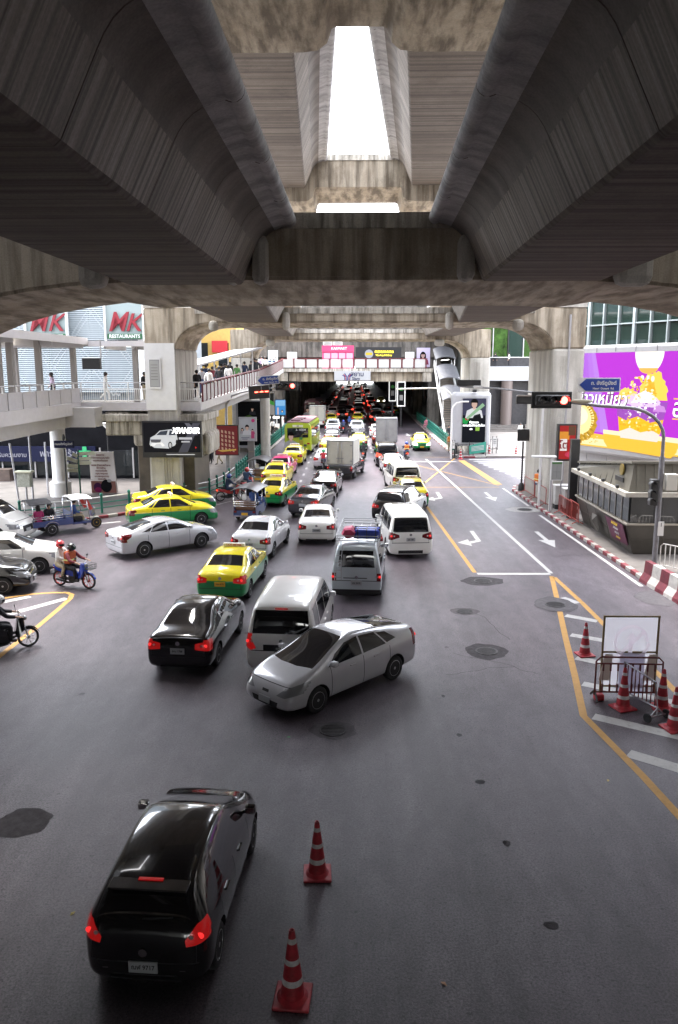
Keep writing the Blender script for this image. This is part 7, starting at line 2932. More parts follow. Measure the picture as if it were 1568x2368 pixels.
# ornate post at column foot
t = thing('ornate_signpost', 'black ornate signpost at the foot of the pale right column', 'signpost', (10.55, 49.0, .14))
tube_obj('post', [(0, 0, 0), (0, 0, 3.1)], .06, BLACKP, t, 8)
b = MB()
b.lathe([(.2, 0), (.2, .35), (.1, .5)], 10, 0)
b.obj('post_base', BLACKP, t)
b = MB()
b.cbox((0, 0, 3.5), (.75, .1, .75), 0, .05)
b.lathe([(.05, 3.9), (.08, 4.0), (.01, 4.3)], 8, 0)
b.obj('sign_plate', BLACKP, t)
# lamp posts over far lanes
t = thing('signal_mast', 'thin white curved mast in front of the white lightbox', 'signal mast', (GY(1044, 1000, 67).x, 67, .1))
hz_ = GY(1044, 935, 67).z
tube_obj('pole', [(0, 0, 0), (0, 0, hz_ - .6), (.1, 0, hz_ - .25), (.4, 0, hz_ + .0), (.9, 0, hz_ + .12), (1.4, 0, hz_ + .12)], .07, WHITEM, t, 8)
t = thing('signal_mast', 'thin white arm reaching left under the footbridge', 'signal mast', (GY(1043, 1000, 80).x, 80, .1))
hz_ = GY(1000, 901, 80).z
tube_obj('pole', [(0, 0, 0), (0, 0, hz_ - 1.2), (-.15, 0, hz_ - .5), (-.8, 0, hz_), (-2.2, 0, hz_ + .05), (-5.6, 0, hz_ - .05)], .07, WHITEM, t, 8)

# left mast: arm, countdown display, red light, street sign
m3 = thing('signal_mast', 'grey curved signal mast on the left pavement with the countdown display', 'signal mast', (GY(527, 1113, 53).x, 53, .14))
bx = GY(527, 1113, 53).x
hz_ = GY(575, 908, 53).z
ex = GY(690, 893, 53).x - bx
tube_obj('pole', [(0, 0, 0), (0, 0, 4.6), (.05, 0, 5.2), (.4, 0, 5.75), (.95, 0, hz_ - .15), (1.6, 0, hz_), (ex, 0, hz_ + .35)], [.11, .09, .08, .075, .07, .06, .05], STEEL, m3, 10)
a, c = GY(576, 922, 52.8), GY(623, 893, 52.8)
t = thing('countdown_display', 'black countdown display with three glowing red bars', 'display', ((a.x + c.x) / 2, 52.75, (a.z + c.z) / 2), 0)
t.rotation_euler = (0, R(-4), 0)
b = MB()
b.cbox((0, .1, 0), (c.x - a.x, .3, c.z - a.z), 0, .02)
b.obj('housing', BLACKP, t)
b = MB()
b.box((-(c.x - a.x) / 2 - .03, -.25, (c.z - a.z) / 2 - .03), ((c.x - a.x) / 2 + .03, .25, (c.z - a.z) / 2 + .03))
b.obj('hood', BLACKP, t)
for k in range(3):
    b = MB()
    b.box((-.28 + k * .34, -.08, .0), (-.05 + k * .34, -.055, .07))
    b.obj('lit_bar', mat('display red', (.8, .03, .02), .4, emit=3, ecol=(1, .05, .03)), t)
a = GY(679, 892, 53)
sg2 = signal_head((a.x - .45, 52.8, a.z), 'horizontal traffic light glowing red on the left mast arm, over the bus')
a, c = GY(596, 888, 52.6), GY(644, 870, 52.6)
rs = road_sign(((a.x + c.x) / 2, 52.6, (a.z + c.z) / 2), c.x - a.x, .5, 'blue Henri Dunant Rd. arrow sign above the countdown display')
rs.rotation_euler = (0, R(-4), 0)

# right pavement furniture
red_lb = billboard('red_lightbox', 'red drink advert lightbox between the column and the purple screen', 1287, 981, 1336, 1066, 42.5, lambda W, H: [((.30, .02, .02), rect(.1, .1, W - .08, H - .08)), ((.55, .22, .03), rect(.1, H * .58, W * .6, H * .8)), ((.65, .6, .58), rect(W * .14, H * .28, W * .5, H * .6)), ((.1, .05, .03), rect(W * .55, H * .7, W - .1, H - .1)), ((.45, .04, .08), ell(W * .7, H * .18, W * .3, H * .08))], emit=.35, depth=.35)
text('advert_lettering', 'โต', .55, mat('dark red lettering', (.2, .01, .01), .5), red_lb[0], (red_lb[1] * .32, -.06, red_lb[2] * .43), bold=.01)
a, c = GY(1273, 1111, 41.5), GY(1302, 1067, 41.5)
t = thing('route_map', 'white route map board with a green header by the column', 'map board', (a.x, 41.5, a.z))
b = MB()
b.box((0, 0, 0), (c.x - a.x, .12, c.z - a.z))
b.obj('board', WHITEM, t)
flatshapes('printed_map', [((.55, .55, .53), rect(.04, .04, c.x - a.x - .04, c.z - a.z - .04)), ((.15, .35, .12), rect(.04, c.z - a.z - .14, c.x - a.x - .04, c.z - a.z - .04)), ((.35, .35, .36), rect(.12, .45, .5, .47)), ((.35, .35, .36), rect(.3, .15, .32, .8))], t, -.004)
for x in (.02, c.x - a.x - .06):
    b = MB()
    b.box((x, .02, -a.z + .14), (x + .05, .1, 0))
    b.obj('post', STEEL, t)
t = thing('shelter_lamp', 'flat white lamp arm beside the route map', 'lamp', (GY(1262, 1060, 42).x, 42, .14))
hz_ = GY(1262, 1058, 42).z - .14
tube_obj('post', [(.35, 0, 0), (.35, 0, hz_)], .08, WHITEM, t, 8)
b = MB()
b.cbox((-.1, 0, hz_ + .05), (1.3, .35, .12), 0, .04)
b.obj('lamp_head', WHITEM, t)

# red and white crowd-control fences
FRED = mat('fence red', (.32, .05, .04), .5, var=.3, vs=8)
FWHT = mat('fence white', (.58, .55, .52), .5, var=.15)


def crowd_fence(a, c, label, m_fr, m_bar, nb=11, h=1.0, group=None, feet=True):
    a, c = Vector(a), Vector(c)
    d = c - a
    L = math.hypot(d.x, d.y)
    t = thing('crowd_barrier', label, 'barrier', tuple(a), math.atan2(d.y, d.x), group)
    b = MB()
    r = .022
    pts = [(0, 0, .08), (0, 0, h - .1), (.1, 0, h), (L - .1, 0, h), (L, 0, h - .1), (L, 0, .08)]
    b.tube(pts, r, 8)
    b.tube([(0, 0, .16), (L, 0, .16)], r, 8)
    b.obj('frame', m_fr, t)
    if feet:
        for x in (.12, L - .12):
            b = MB()
            b.tube([(x, -.28, .02), (x, 0, .16), (x, .28, .02)], r, 6)
            b.obj('foot', m_fr, t)
    b = MB()
    b.bar((0, 0, .16), (0, 0, h), .028)
    bmh = b.mesh('bar', m_bar)
    for k in range(nb):
        inst('bar', bmh, t, (L * (k + 1) / (nb + 1), 0, 0))
    return t


pf_ = [(10.65, 48.3), (10.7, 45.9), (10.72, 43.4)]
crowd_fence((10.62, 48.4, .14), (10.68, 46.0, .14), 'white barred barrier with red frame beneath the sitting man', FRED, FWHT)
crowd_fence((10.68, 45.8, .14), (10.72, 43.3, .14), 'white barred barrier with red frame, second from the column', FRED, FWHT)
crowd_fence((10.9, 41.2, .14), (10.95, 38.9, .14), 'rust red barrier beside the grey utility cabinets', FRED, FRED)
crowd_fence((11.05, 40.2, .14), (11.05, 38.0, .14), 'rust red barrier nearest the booth, overlapping its neighbour', FRED, FRED)
a1, a2 = q(6, 1395, 735), q(6, 1568, 800)
crowd_fence((11.75, 29.4, .14), (12.9, 27.8, .14), 'white barrier right of the signal mast at the frame edge', FWHT, FWHT, 9)
crowd_fence((13.0, 27.9, .14), (14.4, 28.3, .14), 'white barrier at the far right edge behind the concrete barrier', FWHT, FWHT, 9)
for i, (x, y) in enumerate(((11.35, 42.6), (11.55, 41.4))):
    t = thing('utility_cabinet', ['grey white utility cabinet, the farther of two behind the barriers', 'grey white utility cabinet, the nearer of two behind the barriers'][i], 'cabinet', (x, y, .14))
    b = MB()
    b.cbox((0, 0, .75), (.75, .55, 1.0), 0, .03)
    b.obj('cabinet', mat('cabinet pale', (.50, .49, .47), .5, var=.1), t)
    b = MB()
    b.cbox((0, 0, .12), (.7, .5, .25))
    b.obj('plinth', MDARK, t)
    b = MB()
    b.cbox((0, 0, 1.29), (.85, .65, .07), 0, .02)
    b.obj('lid', WHITEM, t)
for i, (x, y, rz, c_) in enumerate(((12.0, 46.6, 80, 'red'), (12.3, 45.4, 75, 'red'), (12.2, 43.9, 95, 'black'), (12.4, 42.6, 85, 'blue'), (12.3, 41.2, 100, 'black'))):
    motorcycle((x, y, .14), R(rz), ['red parked motorcycle closest to the sitting man', 'second red parked motorcycle behind the white barrier', 'black parked motorcycle behind the white barrier', 'blue parked motorcycle by the utility cabinets', 'black parked motorcycle nearest the police booth'][i], body=c_, group='motorcycles parked behind the barriers')
# dark advertising post at booth corner
b = MB()
b.box((10.98, 39.6, .14), (11.4, 39.95, 4.2))
tag(b.obj('dark_pillar', BLACKP), 'dark square pillar between the parked motorcycles and the booth', 'pillar')

# concrete road barrier, red and white
jb = thing('concrete_barrier', 'red and white painted concrete barrier at the right edge of the road', 'barrier', (10.8, 28.1, 0))
d = Vector((.50, -5.6, 0))
Lj = d.length
jb.rotation_euler = (0, 0, math.atan2(d.y, d.x))
prof = [(-.30, 0), (-.28, .12), (-.14, .35), (-.10, .78), (.10, .78), (.14, .35), (.28, .12), (.30, 0)]
for k in range(9):
    b = MB()
    b.loft([[(k * .62 + .002, y, z) for y, z in prof], [(k * .62 + .618, y, z) for y, z in prof]])
    b.obj('painted_block', mat('barrier red', (.12, .015, .025), .75, var=.25, vs=5) if k % 2 == 0 else mat('barrier white', (.40, .38, .36), .8, var=.2, vs=5), jb)

# ------------------------------------------------------------------ cones
CRED = mat('cone red', (.40, .022, .035), .5, var=.4, vs=7)
CWHT = mat('cone reflective white', (.62, .60, .60), .45, var=.25, vs=14)
CB = {}


def cone(loc, label, rz=0, s=1.0, dirt=False):
    t = thing('traffic_cone', label, 'traffic cone', loc, rz, 'traffic cones')
    if 'b' not in CB:
        b = MB()
        b.cbox((0, 0, .02), (.44, .44, .04), 0, .015)
        b.lathe([(.19, .04), (.17, .06), (.155, .08)], 20, 0)
        CB['b'] = b.mesh('base', CRED)
        R0 = lambda z: .148 - (z - .06) * (.148 - .032) / .86
        b = MB()
        b.lathe([(R0(z), z) for z in (.06, .25, .5, .75, .92)] + [(.022, .92), (.02, .86)], 24, 0)
        CB['c'] = b.mesh('cone_body', CRED)
        for i, (z0_, z1_) in enumerate(((.24, .315), (.50, .565), (.76, .825))):
            b = MB()
            b.lathe([(R0(z0_) + .0035, z0_), (R0(z1_) + .0035, z1_)], 24, 0, cap=False)
            CB[i] = b.mesh('reflective_band', CWHT)
    inst('base', CB['b'], t)
    inst('cone_body', CB['c'], t)
    for i in range(3):
        inst('reflective_band', CB[i], t)
    t.scale = (s, s, s)
    return t


cone(G(734, 2022), 'traffic cone standing alone on the road ahead of the nearest cone', R(3), .98)
cone(G(677, 2308), 'nearest traffic cone, at the bottom edge right of the black hatchback', R(-4), 1.04)
cone(q(6, 846, 1390), 'traffic cone left of the sign board, on the hatched nose', R(12))
cone(q(6, 1140, 1800), 'traffic cone in front of the barred barrier', R(20), 1.06)
cone(q(6, 1440, 1800), 'traffic cone behind the barrier wheels', R(-8), 1.03)
cone(q(6, 1535, 1962), 'traffic cone at the right frame edge, closest of the barrier group', R(15), 1.05)
cone(G(1065, 1062), 'distant traffic cone at the left end of the crossing, beside the black barrier', 0, .95)
cone(G(1131, 1052), 'distant traffic cone on the crossing, in front of the lightbox', 0, .95)
cone(G(1193, 1053), 'distant traffic cone alone on the crossing near the column', 0, .95)

# sign board leaning on barriers
A_ = Vector((5.90, 17.75, 0))
sbt = thing('sign_board', 'back of a pale canvas no-entry sign board in a wooden frame', 'sign board', tuple(A_))
W4, H4 = 1.28, 1.98
b = MB()
b.add([(0, 0, .22), (W4, 0, .22), (W4, 0, H4), (0, 0, H4)], [(0, 1, 2, 3)])
b.obj('canvas', canvas_mat('pale canvas', (.74, .73, .77), (.86, .85, .90)), sbt)
WD = mat('wood batten', (.22, .155, .07), .7, var=.25, vs=8)
for z in (.25, 1.10, H4):
    b = MB()
    b.bar((-.02, -.02, z), (W4 + .02, -.02, z), .035)
    b.obj('batten', WD, sbt)
for x in (0, W4):
    b = MB()
    b.bar((x, -.01, .1), (x, -.01, H4 + .02), .04)
    b.obj('batten', WD, sbt)
ring = []
GH = (1.2, 1.05, 1.2)
pr2 = []
for k in range(24):
    a0, a1 = 2 * PI * k / 24, 2 * PI * (k + 1) / 24
    pr2.append((GH, [(.66 + .42 * math.cos(a0), 1.35 + .42 * math.sin(a0)), (.66 + .42 * math.cos(a1), 1.35 + .42 * math.sin(a1)), (.66 + .35 * math.cos(a1), 1.35 + .35 * math.sin(a1)), (.66 + .35 * math.cos(a0), 1.35 + .35 * math.sin(a0))]))
pr2 += [((1.1, 1.08, 1.2), [(.58, 1.1), (.68, 1.1), (.68, 1.45), (.78, 1.42), (.66, 1.62), (.50, 1.42), (.58, 1.45)]), (GH, [(.34, 1.08), (.40, 1.02), (.98, 1.62), (.92, 1.68)])]
fso = flatshapes('faint_symbol', pr2, sbt, -.002)
fso.data.materials.clear()
for _k in range(2):
    fso.data.materials.append(canvas_mat('canvas symbol', (.62, .50, .58), (.99, .93, .97), .97))
b = MB()
b.box((.42, -.04, .05), (1.0, -.022, 1.08))
b.obj('lower_sheet', canvas_mat('pale sheet', (.66, .65, .72), (.78, .77, .85)), sbt)
for i, x in enumerate((.08, 1.12)):
    b = MB()
    b.add([(x - .16, -.10, .42), (x + .12, -.10, .42), (x + .16, -.04, 1.05), (x - .02, -.04, 1.05), (x - .16, -.085, .42), (x + .12, -.085, .42), (x + .16, -.025, 1.05), (x - .02, -.025, 1.05)], [(0, 1, 2, 3), (7, 6, 5, 4), (0, 4, 5, 1), (1, 5, 6, 2), (2, 6, 7, 3), (3, 7, 4, 0)])
    b.obj('cream_panel', mat('cream panel', (.72, .68, .62), .6), sbt)
b = MB()
b.cbox((.25, -.15, .08), (.22, .2, .15), 0, .03)
tag(b.obj('red_cone_base', CRED, None, (A_.x - .35, A_.y - .1, 0)), 'dark red block lying at the foot of the sign board', 'block')

RUST = mat('rusty red steel', (.14, .03, .028), .55, .2, var=.5, vs=10)
t = crowd_fence((5.68, 17.45, .06), (7.22, 17.42, .06), 'rusty crowd barrier with broken bars in front of the canvas sign board', RUST, RUST, 0, 1.02, feet=False)
for k in range(8):
    b = MB()
    x = .17 * (k + 1)
    b.bar((x, 0, .86), (x, 0, .68), .035)
    b.bar((x, 0, .16), (x, 0, .36), .035)
    b.bar((x, 0, .36), (x, 0, .68), .016)
    b.obj('bar', RUST, t)
b = MB()
b.bar((0, 0, .86), (1.54, 0, .86), .03)
b.obj('rail', RUST, t)
b = MB()
b.bar((.0, -.25, .0), (.02, .05, .18), .04)
b.bar((-.03, .2, .02), (.02, .05, .18), .04)
b.obj('foot', BLACKP, t)
t = thing('crowd_barrier', 'second rusty barrier turned end-on with two small wheels', 'barrier', (6.3, 17.35, 0), math.atan2(-.95, .45))
b = MB()
b.tube([(0, 0, .30), (0, 0, 1.0), (.95, 0, .86), (1.05, 0, .30), (0, 0, .30)], .02, 8)
b.obj('frame', STEEL, t)
for k in range(8):
    b = MB()
    x = .12 * (k + 1)
    b.bar((x, 0, .30), (x, 0, 1.0 - x * .13), .018)
    b.obj('bar', RUST, t)
b = MB()
b.bar((1.05, 0, .32), (1.05, .0, .12), .03)
b.bar((1.05, -.27, .11), (1.05, .27, .11), .03)
b.bar((1.05, 0, .3), (1.05, -.2, .12), .025)
b.bar((1.05, 0, .3), (1.05, .2, .12), .025)
b.obj('axle', STEEL, t)
for s in (-1, 1):
    b = MB()
    b.lathe([(.10, -.025), (.11, 0), (.10, .025)], 16, 0, axis='y')
    b.obj('wheel', TYRE, t, (1.05, s * .28, .11))

# ================================================================== TRAFFIC
def W2(p):
    return (p.x, p.y)


car('hatch', 'black_hatchback', 'RR', W2(G(505, 2229)), -3.2, 'black hatchback closest to the camera at lower left, brake lights on', up='black', tail=TAILDIM, plate='ฌฬ 9717')
car('prius', 'silver_liftback', 'LF', (-.81, 16.63), 137.3, 'silver liftback turning across the lanes, seen from its front corner', up='silver')
car('sedan', 'black_sedan', 'RR', W2(G(505, 1539)), -4.5, 'glossy black sedan left of the large white people carrier', up='black', tail=TAILDIM, plate='6กบ 1788')
car('mpva', 'white_people_carrier', 'LR', W2(G(590, 1531)), -4, 'white people carrier with black plate directly behind the turning silver car', cat='minivan', up='white', plate='BPB 6666', tail=TAILDIM)
car('taxi', 'yellow_green_taxi', 'RR', W2(G(578, 1382)), -4.5, 'nearest yellow and green taxi, left of the white people carrier', cat='taxi', up='yellow', low='green', plate='1มข 4173', tail=TAILDIM)
car('sedan', 'white_sedan', 'RR', W2(G(633, 1288)), -7.6, 'pearl white sedan just ahead of the nearest taxi', up='pearl', plate='6กธ 6466')
car('sedan', 'white_sedan', 'C', W2(G(734, 1252)), 0, 'small white sedan in the middle lane ahead of the silver van', up='white', plate='1กส 8049')
v = car('van', 'silver_van', 'RR', W2(G(881, 1374)), -4, 'old silver van with a roof rack and red and blue luggage', cat='van', up='icy', plate='อฉ 2610')
car('mpvb', 'white_people_carrier', 'C', W2(G(941, 1281)), 5, 'white people carrier with a sunroof, right of the silver van', cat='minivan', up='white', plate='ฎจ 188')
car('civic', 'silver_sedan', 'RR', (-8.68, 31.37), -48.0, 'silver sedan crossing to the right with ten spoke wheels', up='silver', plate='3กช 712')
car('sedan', 'white_sedan', 'RF', W2(G(92, 1327)), -73, 'white sedan entering from the left behind the two riders', up='white')
car('mpv', 'white_minivan', 'RF', (-15.95, 33.9), -97, 'white minivan nose at the far left edge', cat='minivan', up='white')
car('sedan', 'black_sedan', 'RF', W2(G(8, 1376)), -78, 'black sedan nose at the left edge beside the scooter riders', up='black')
car('taxi', 'yellow_green_taxi', 'RF', W2(G(466, 1214)), -66, 'yellow and green taxi turning right, just above the crossing silver sedan', cat='taxi', up='yellow', low='green')
car('taxi', 'yellow_green_taxi', 'RF', W2(G(465, 1186)), -68, 'yellow and green taxi turning right, hugging the green railing', cat='taxi', up='yellow', low='green')
car('taxi', 'yellow_green_taxi', 'RR', W2(G(659, 1169.5)), -9, 'yellow and green taxi beside the tuk-tuk', cat='taxi', up='yellow', low='green')
car('sedan', 'grey_sedan', 'LR', W2(G(676, 1190)), -12, 'dark grey sedan with red plate between the taxi and the small white sedan', up='grey', tail=TAILDIM)
car('sedan', 'black_sedan', 'C', W2(G(751, 1148)), -4, 'black sedan behind the pickup with the cargo box', up='black')
car('taxi', 'yellow_taxi', 'RF', W2(G(676, 1113)), -3, 'plain yellow taxi behind the pink taxi', cat='taxi', up='yellow')
car('taxi', 'pink_taxi', 'RF', W2(G(685, 1094.5)), -3, 'pink taxi queueing in the left lane', cat='taxi', up='pink')
car('taxi', 'yellow_taxi', 'RR', W2(G(700.8, 1075)), -2, 'plain yellow taxi close behind the green bus', cat='taxi', up='yellow')
p = G(723, 1046)
bus((p.x - 1.2, p.y - 2.4, 0), R(-2), 'lime green city bus number 25 with a printed man on its back')
# pickup with cargo box
p1_ = car('pickup', 'box_pickup', 'RR', W2(G(821, 1106)), -11, 'dark grey pickup carrying a white cargo box', cat='pickup truck', up='grey')
CBX = mat('cargo box cream', (.56, .55, .50), .5, var=.08, vs=2)
cargo_box(p1_, -2.5, -.05, 1.10, 2.75, 1.85, CBX)
for s in (-1, 1):
    pass
car('sedan', 'silver_sedan', 'C', W2(G(751, 1083)), -2, 'pale silver sedan left of the box pickup with a scooter at its side', up='pearl', tail=TAILDIM)
car('taxi', 'yellow_taxi', 'C', W2(G(760, 1050)), -1, 'yellow taxi hidden behind the cargo box, roof sign showing', cat='taxi', up='yellow')
car('sedan', 'black_sedan', 'C', W2(G(768, 1026)), -1, 'black sedan roof between the yellow taxi and the silver pickup', up='black')
car('pickup', 'silver_pickup', 'C', W2(G(770, 1003)), -1, 'silver pickup in the middle lane, left of the other silver pickup', cat='pickup truck', up='pearl')
car('taxi', 'yellow_taxi', 'C', W2(G(766, 982)), 0, 'yellow taxi right behind the white SUV near the shadow line', cat='taxi', up='yellow')
car('suv', 'white_suv', 'C', W2(G(769, 966)), 0, 'white SUV at the edge of the station shadow', cat='suv', up='white', tail=TAILDIM)
car('taxi', 'yellow_green_taxi', 'C', W2(G(829, 1041)), -2, 'yellow and green taxi right of the box pickup', cat='taxi', up='yellow', low='green')
car('pickup', 'silver_pickup', 'C', W2(G(825, 1007)), -1, 'silver pickup ahead of the yellow and green taxi, right of its twin', cat='pickup truck', up='silver')
car('taxi', 'yellow_taxi', 'C', W2(G(827, 980)), 0, 'yellow taxi at the mouth of the dark underpass, third lane', cat='taxi', up='yellow', low='green', tail=TAILDIM)
bt = car('pickup', 'box_truck', 'C', W2(G(893, 1044)), -1, 'box truck with a grey cargo body ahead of the black van', cat='truck', up='grey')
cargo_box(bt, -2.6, .1, 1.0, 3.15, 1.95, mat('cargo box grey', (.36, .35, .34), .5, var=.12, vs=2))
car('mpv', 'black_van', 'C', W2(G(894, 1077)), 1.5, 'black van with lit tail lamps behind the box truck', cat='van', up='black', tail=TAILLIT)
car('sedan', 'silver_sedan', 'C', W2(G(911, 1099)), 3, 'silver sedan half hidden left of the white minivan', up='silver')
car('mpv', 'white_minivan', 'C', W2(G(936, 1140)), 5, 'white minivan ahead of the partly hidden yellow taxi', cat='minivan', up='white')
car('taxi', 'yellow_green_taxi', 'C', W2(G(954, 1172)), 2, 'yellow and green taxi peeking over the black SUV', cat='taxi', up='yellow', low='green')
car('suv', 'black_suv', 'RR', (2.85, 38.5), -18, 'black SUV angled right, behind the white carrier with the sunroof', cat='suv', up='black', tail=TAILDIM)
car('hatch', 'white_hatchback', 'C', W2(G(871, 1012)), -1, 'white hatchback left of the box truck', up='white', tail=TAILDIM)
car('sedan', 'dark_red_sedan', 'C', W2(G(879, 1031)), -1, 'dark red sedan tucked between the white hatchback and the black van', up='red', tail=TAILDIM)
car('sedan', 'dark_sedan', 'C', W2(G(868, 976)), 0, 'dark sedan with glowing brake lights at the mouth of the underpass', up='brown', tail=TAILLIT)
car('taxi', 'yellow_green_taxi', 'F', W2(G(974, 1041)), 180, 'oncoming yellow and green taxi with headlights on', cat='taxi', up='yellow', low='green', head=HEADLIT)
car('van', 'white_van', 'C', W2(G(640, 1000)), 88, 'white van parked across the side street behind the lightboxes', cat='van', up='white')
wb = car('pickup', 'box_truck', 'C', (-4.9, 104), -1, 'white box truck just ahead of the lime green bus', cat='truck', up='white')
cargo_box(wb, -2.6, .1, 1.0, 2.9, 2.0, CBX)
car('suv', 'black_suv', 'C', W2(G(741, 984)), 0, 'black SUV in the shadow between the green bus and the yellow taxi', cat='suv', up='black')
car('sedan', 'black_sedan', 'C', W2(G(806, 957)), 0, 'black sedan just inside the dark underpass, between two queues', up='black', tail=TAILLIT)
car('suv', 'black_suv', 'C', W2(G(898, 967)), 0, 'black SUV just inside the underpass ahead of the box truck', cat='suv', up='black', tail=TAILDIM)
# roof rack and luggage on the van
rk = MB()
for y in (-2.15, -1.4, -.65, .1, .85):
    rk.bar((-.66, y, 2.06), (.66, y, 2.06), .025)
for x in (-.66, -.33, 0, .33, .66):
    rk.bar((x, -2.15, 2.06), (x, .9, 2.06), .018)
for z in (2.06, 2.14, 2.22):
    for s in (-1, 1):
        rk.bar((s * .70, -2.2, z), (s * .70, .95, z), .02)
    rk.bar((-.70, -2.2, z), (.70, -2.2, z), .02)
    rk.bar((-.70, .95, z), (.70, .95, z), .02)
for y in (-2.2, -1.4, -.6, .2, .95):
    for s in (-1, 1):
        rk.bar((s * .70, y, 1.90), (s * .70, y, 2.22), .022)
rk.obj('roof_rack', mat('rack grey', (.33, .33, .34), .4, .5), v)
rk = MB()
for x in (-.72, -.50):
    rk.tube([(x, -2.42, .75), (x, -2.42, 1.5), (x + .04, -2.28, 1.95)], .014, 6)
for z in (.85, 1.1, 1.35, 1.6):
    rk.bar((-.72, -2.42 + max(0, z - 1.5) * .3, z), (-.50, -2.42 + max(0, z - 1.5) * .3, z), .02)
rk.obj('ladder', STEEL, v)
b = MB()
b.box((-.52, -2.40, .12), (-.52, -2.40, .12))
MV = v.matrix_world.copy()
h_ = v.rotation_euler.z


def onvan(x, y, z):
    c, s = math.cos(h_), math.sin(h_)
    return (v.location.x + x * c - y * s, v.location.y + x * s + y * c, z)


b = MB()
b.loft([[(.26 * k_ * math.cos(R(60 * i + 10)), y, .20 * k_ * math.sin(R(60 * i + 10))) for i in range(6)] for y, k_ in ((-.34, .75), (-.2, 1), (.2, 1), (.34, .7))], 0)
lg = b.obj('luggage_bundle', mat('crimson plastic wrap', (.42, .01, .08), .35, var=.3, vs=5, bump=.8, bs=6), None, onvan(-.28, -1.75, 2.27), h_)
tag(lg, 'crimson wrapped bundle on the roof rack of the silver van', 'luggage')
b = MB()
b.cbox((0, 0, 0), (.85, .62, .32), 0, .08)
lg = b.obj('luggage_bundle', mat('blue tarpaulin', (.02, .05, .35), .35, var=.4, vs=5, bump=.8, bs=6), None, onvan(.32, -1.7, 2.25), h_)
tag(lg, 'blue tarpaulin bundle lashed on the roof rack of the silver van', 'luggage')
for dx in (-.3, 0, .3):
    b = MB()
    b.cbox((dx, 0, 0), (.025, .66, .36), 0, .01)
    b.obj('strap', BLACKP, lg)
for dy in (-.18, .18):
    b = MB()
    b.cbox((0, dy, 0), (.88, .025, .355), 0, .01)
    b.obj('strap', BLACKP, lg)
# paper and writing in the van's rear window
text('window_sticker', 'ราชวิทยาลัยจุฬาภรณ์', .10, mat('red sticker', (.6, .08, .03), .5), v, (.12, -2.33, 1.28), (R(78), 0, 0), bold=.002)

# three-wheelers, motorbikes and riders
c1, c2 = G(122, 1239), G(225.6, 1226)
d = (c2 - c1).normalized()
hh = math.atan2(-d.x, d.y)
ct = cargo_trike(tuple(c1 + Vector((-d.y, d.x, 0)) * .68 * 1.0), hh, 'blue three-wheeled cargo taxi with a yellow front rim and passengers in its bed')


def ontrike(x, y, z, base=ct, h=None):
    h = hh if h is None else h
    c, s = math.cos(h), math.sin(h)
    return (base.location.x + x * c - y * s, base.location.y + x * s + y * c, z)


person('sit', ontrike(0, 1.25, .22), hh, 'driver of the cargo three-wheeler in a blue shirt', 'blue', 'khaki', cat='person')
person('sit', ontrike(.2, -.45, .12), hh + PI / 2, 'passenger in magenta at the back of the cargo bed', 'magenta', 'maroon', hair='long')
person('sit', ontrike(-.2, .15, .12), hh - PI / 2, 'passenger in black in the middle of the cargo bed', 'black', 'black')
t1 = tuktuk((G(575, 1201).x, G(575, 1201).y, 0), R(-9), 'tuk-tuk with a dark curved canopy seen from behind, beside the turning taxis')
person('sit', ontrike(0, 1.0, .25, t1, R(-9)), R(-9), 'tuk-tuk driver in a blue shirt under the dark canopy', 'blue', 'navy')
t2 = tuktuk((G(600, 1118).x, G(600, 1118).y, 0), R(-5), 'farther tuk-tuk with green and pink trim behind the taxi', bodyc=(.35, .38, .36))
c1, c2 = G(142, 1354), G(201, 1361)
d = (c2 - c1).normalized()
hh2 = math.atan2(-d.x, d.y)
mid = (c1 + c2) / 2
b1 = motorcycle((mid.x, mid.y, 0), hh2, 'blue scooter with a front basket and red wheels carrying two riders', body='blue', basket=True)


def onb(y, z, m_=mid, h=None):
    h = hh2 if h is None else h
    return (m_.x - y * math.sin(h), m_.y + y * math.cos(h), z)


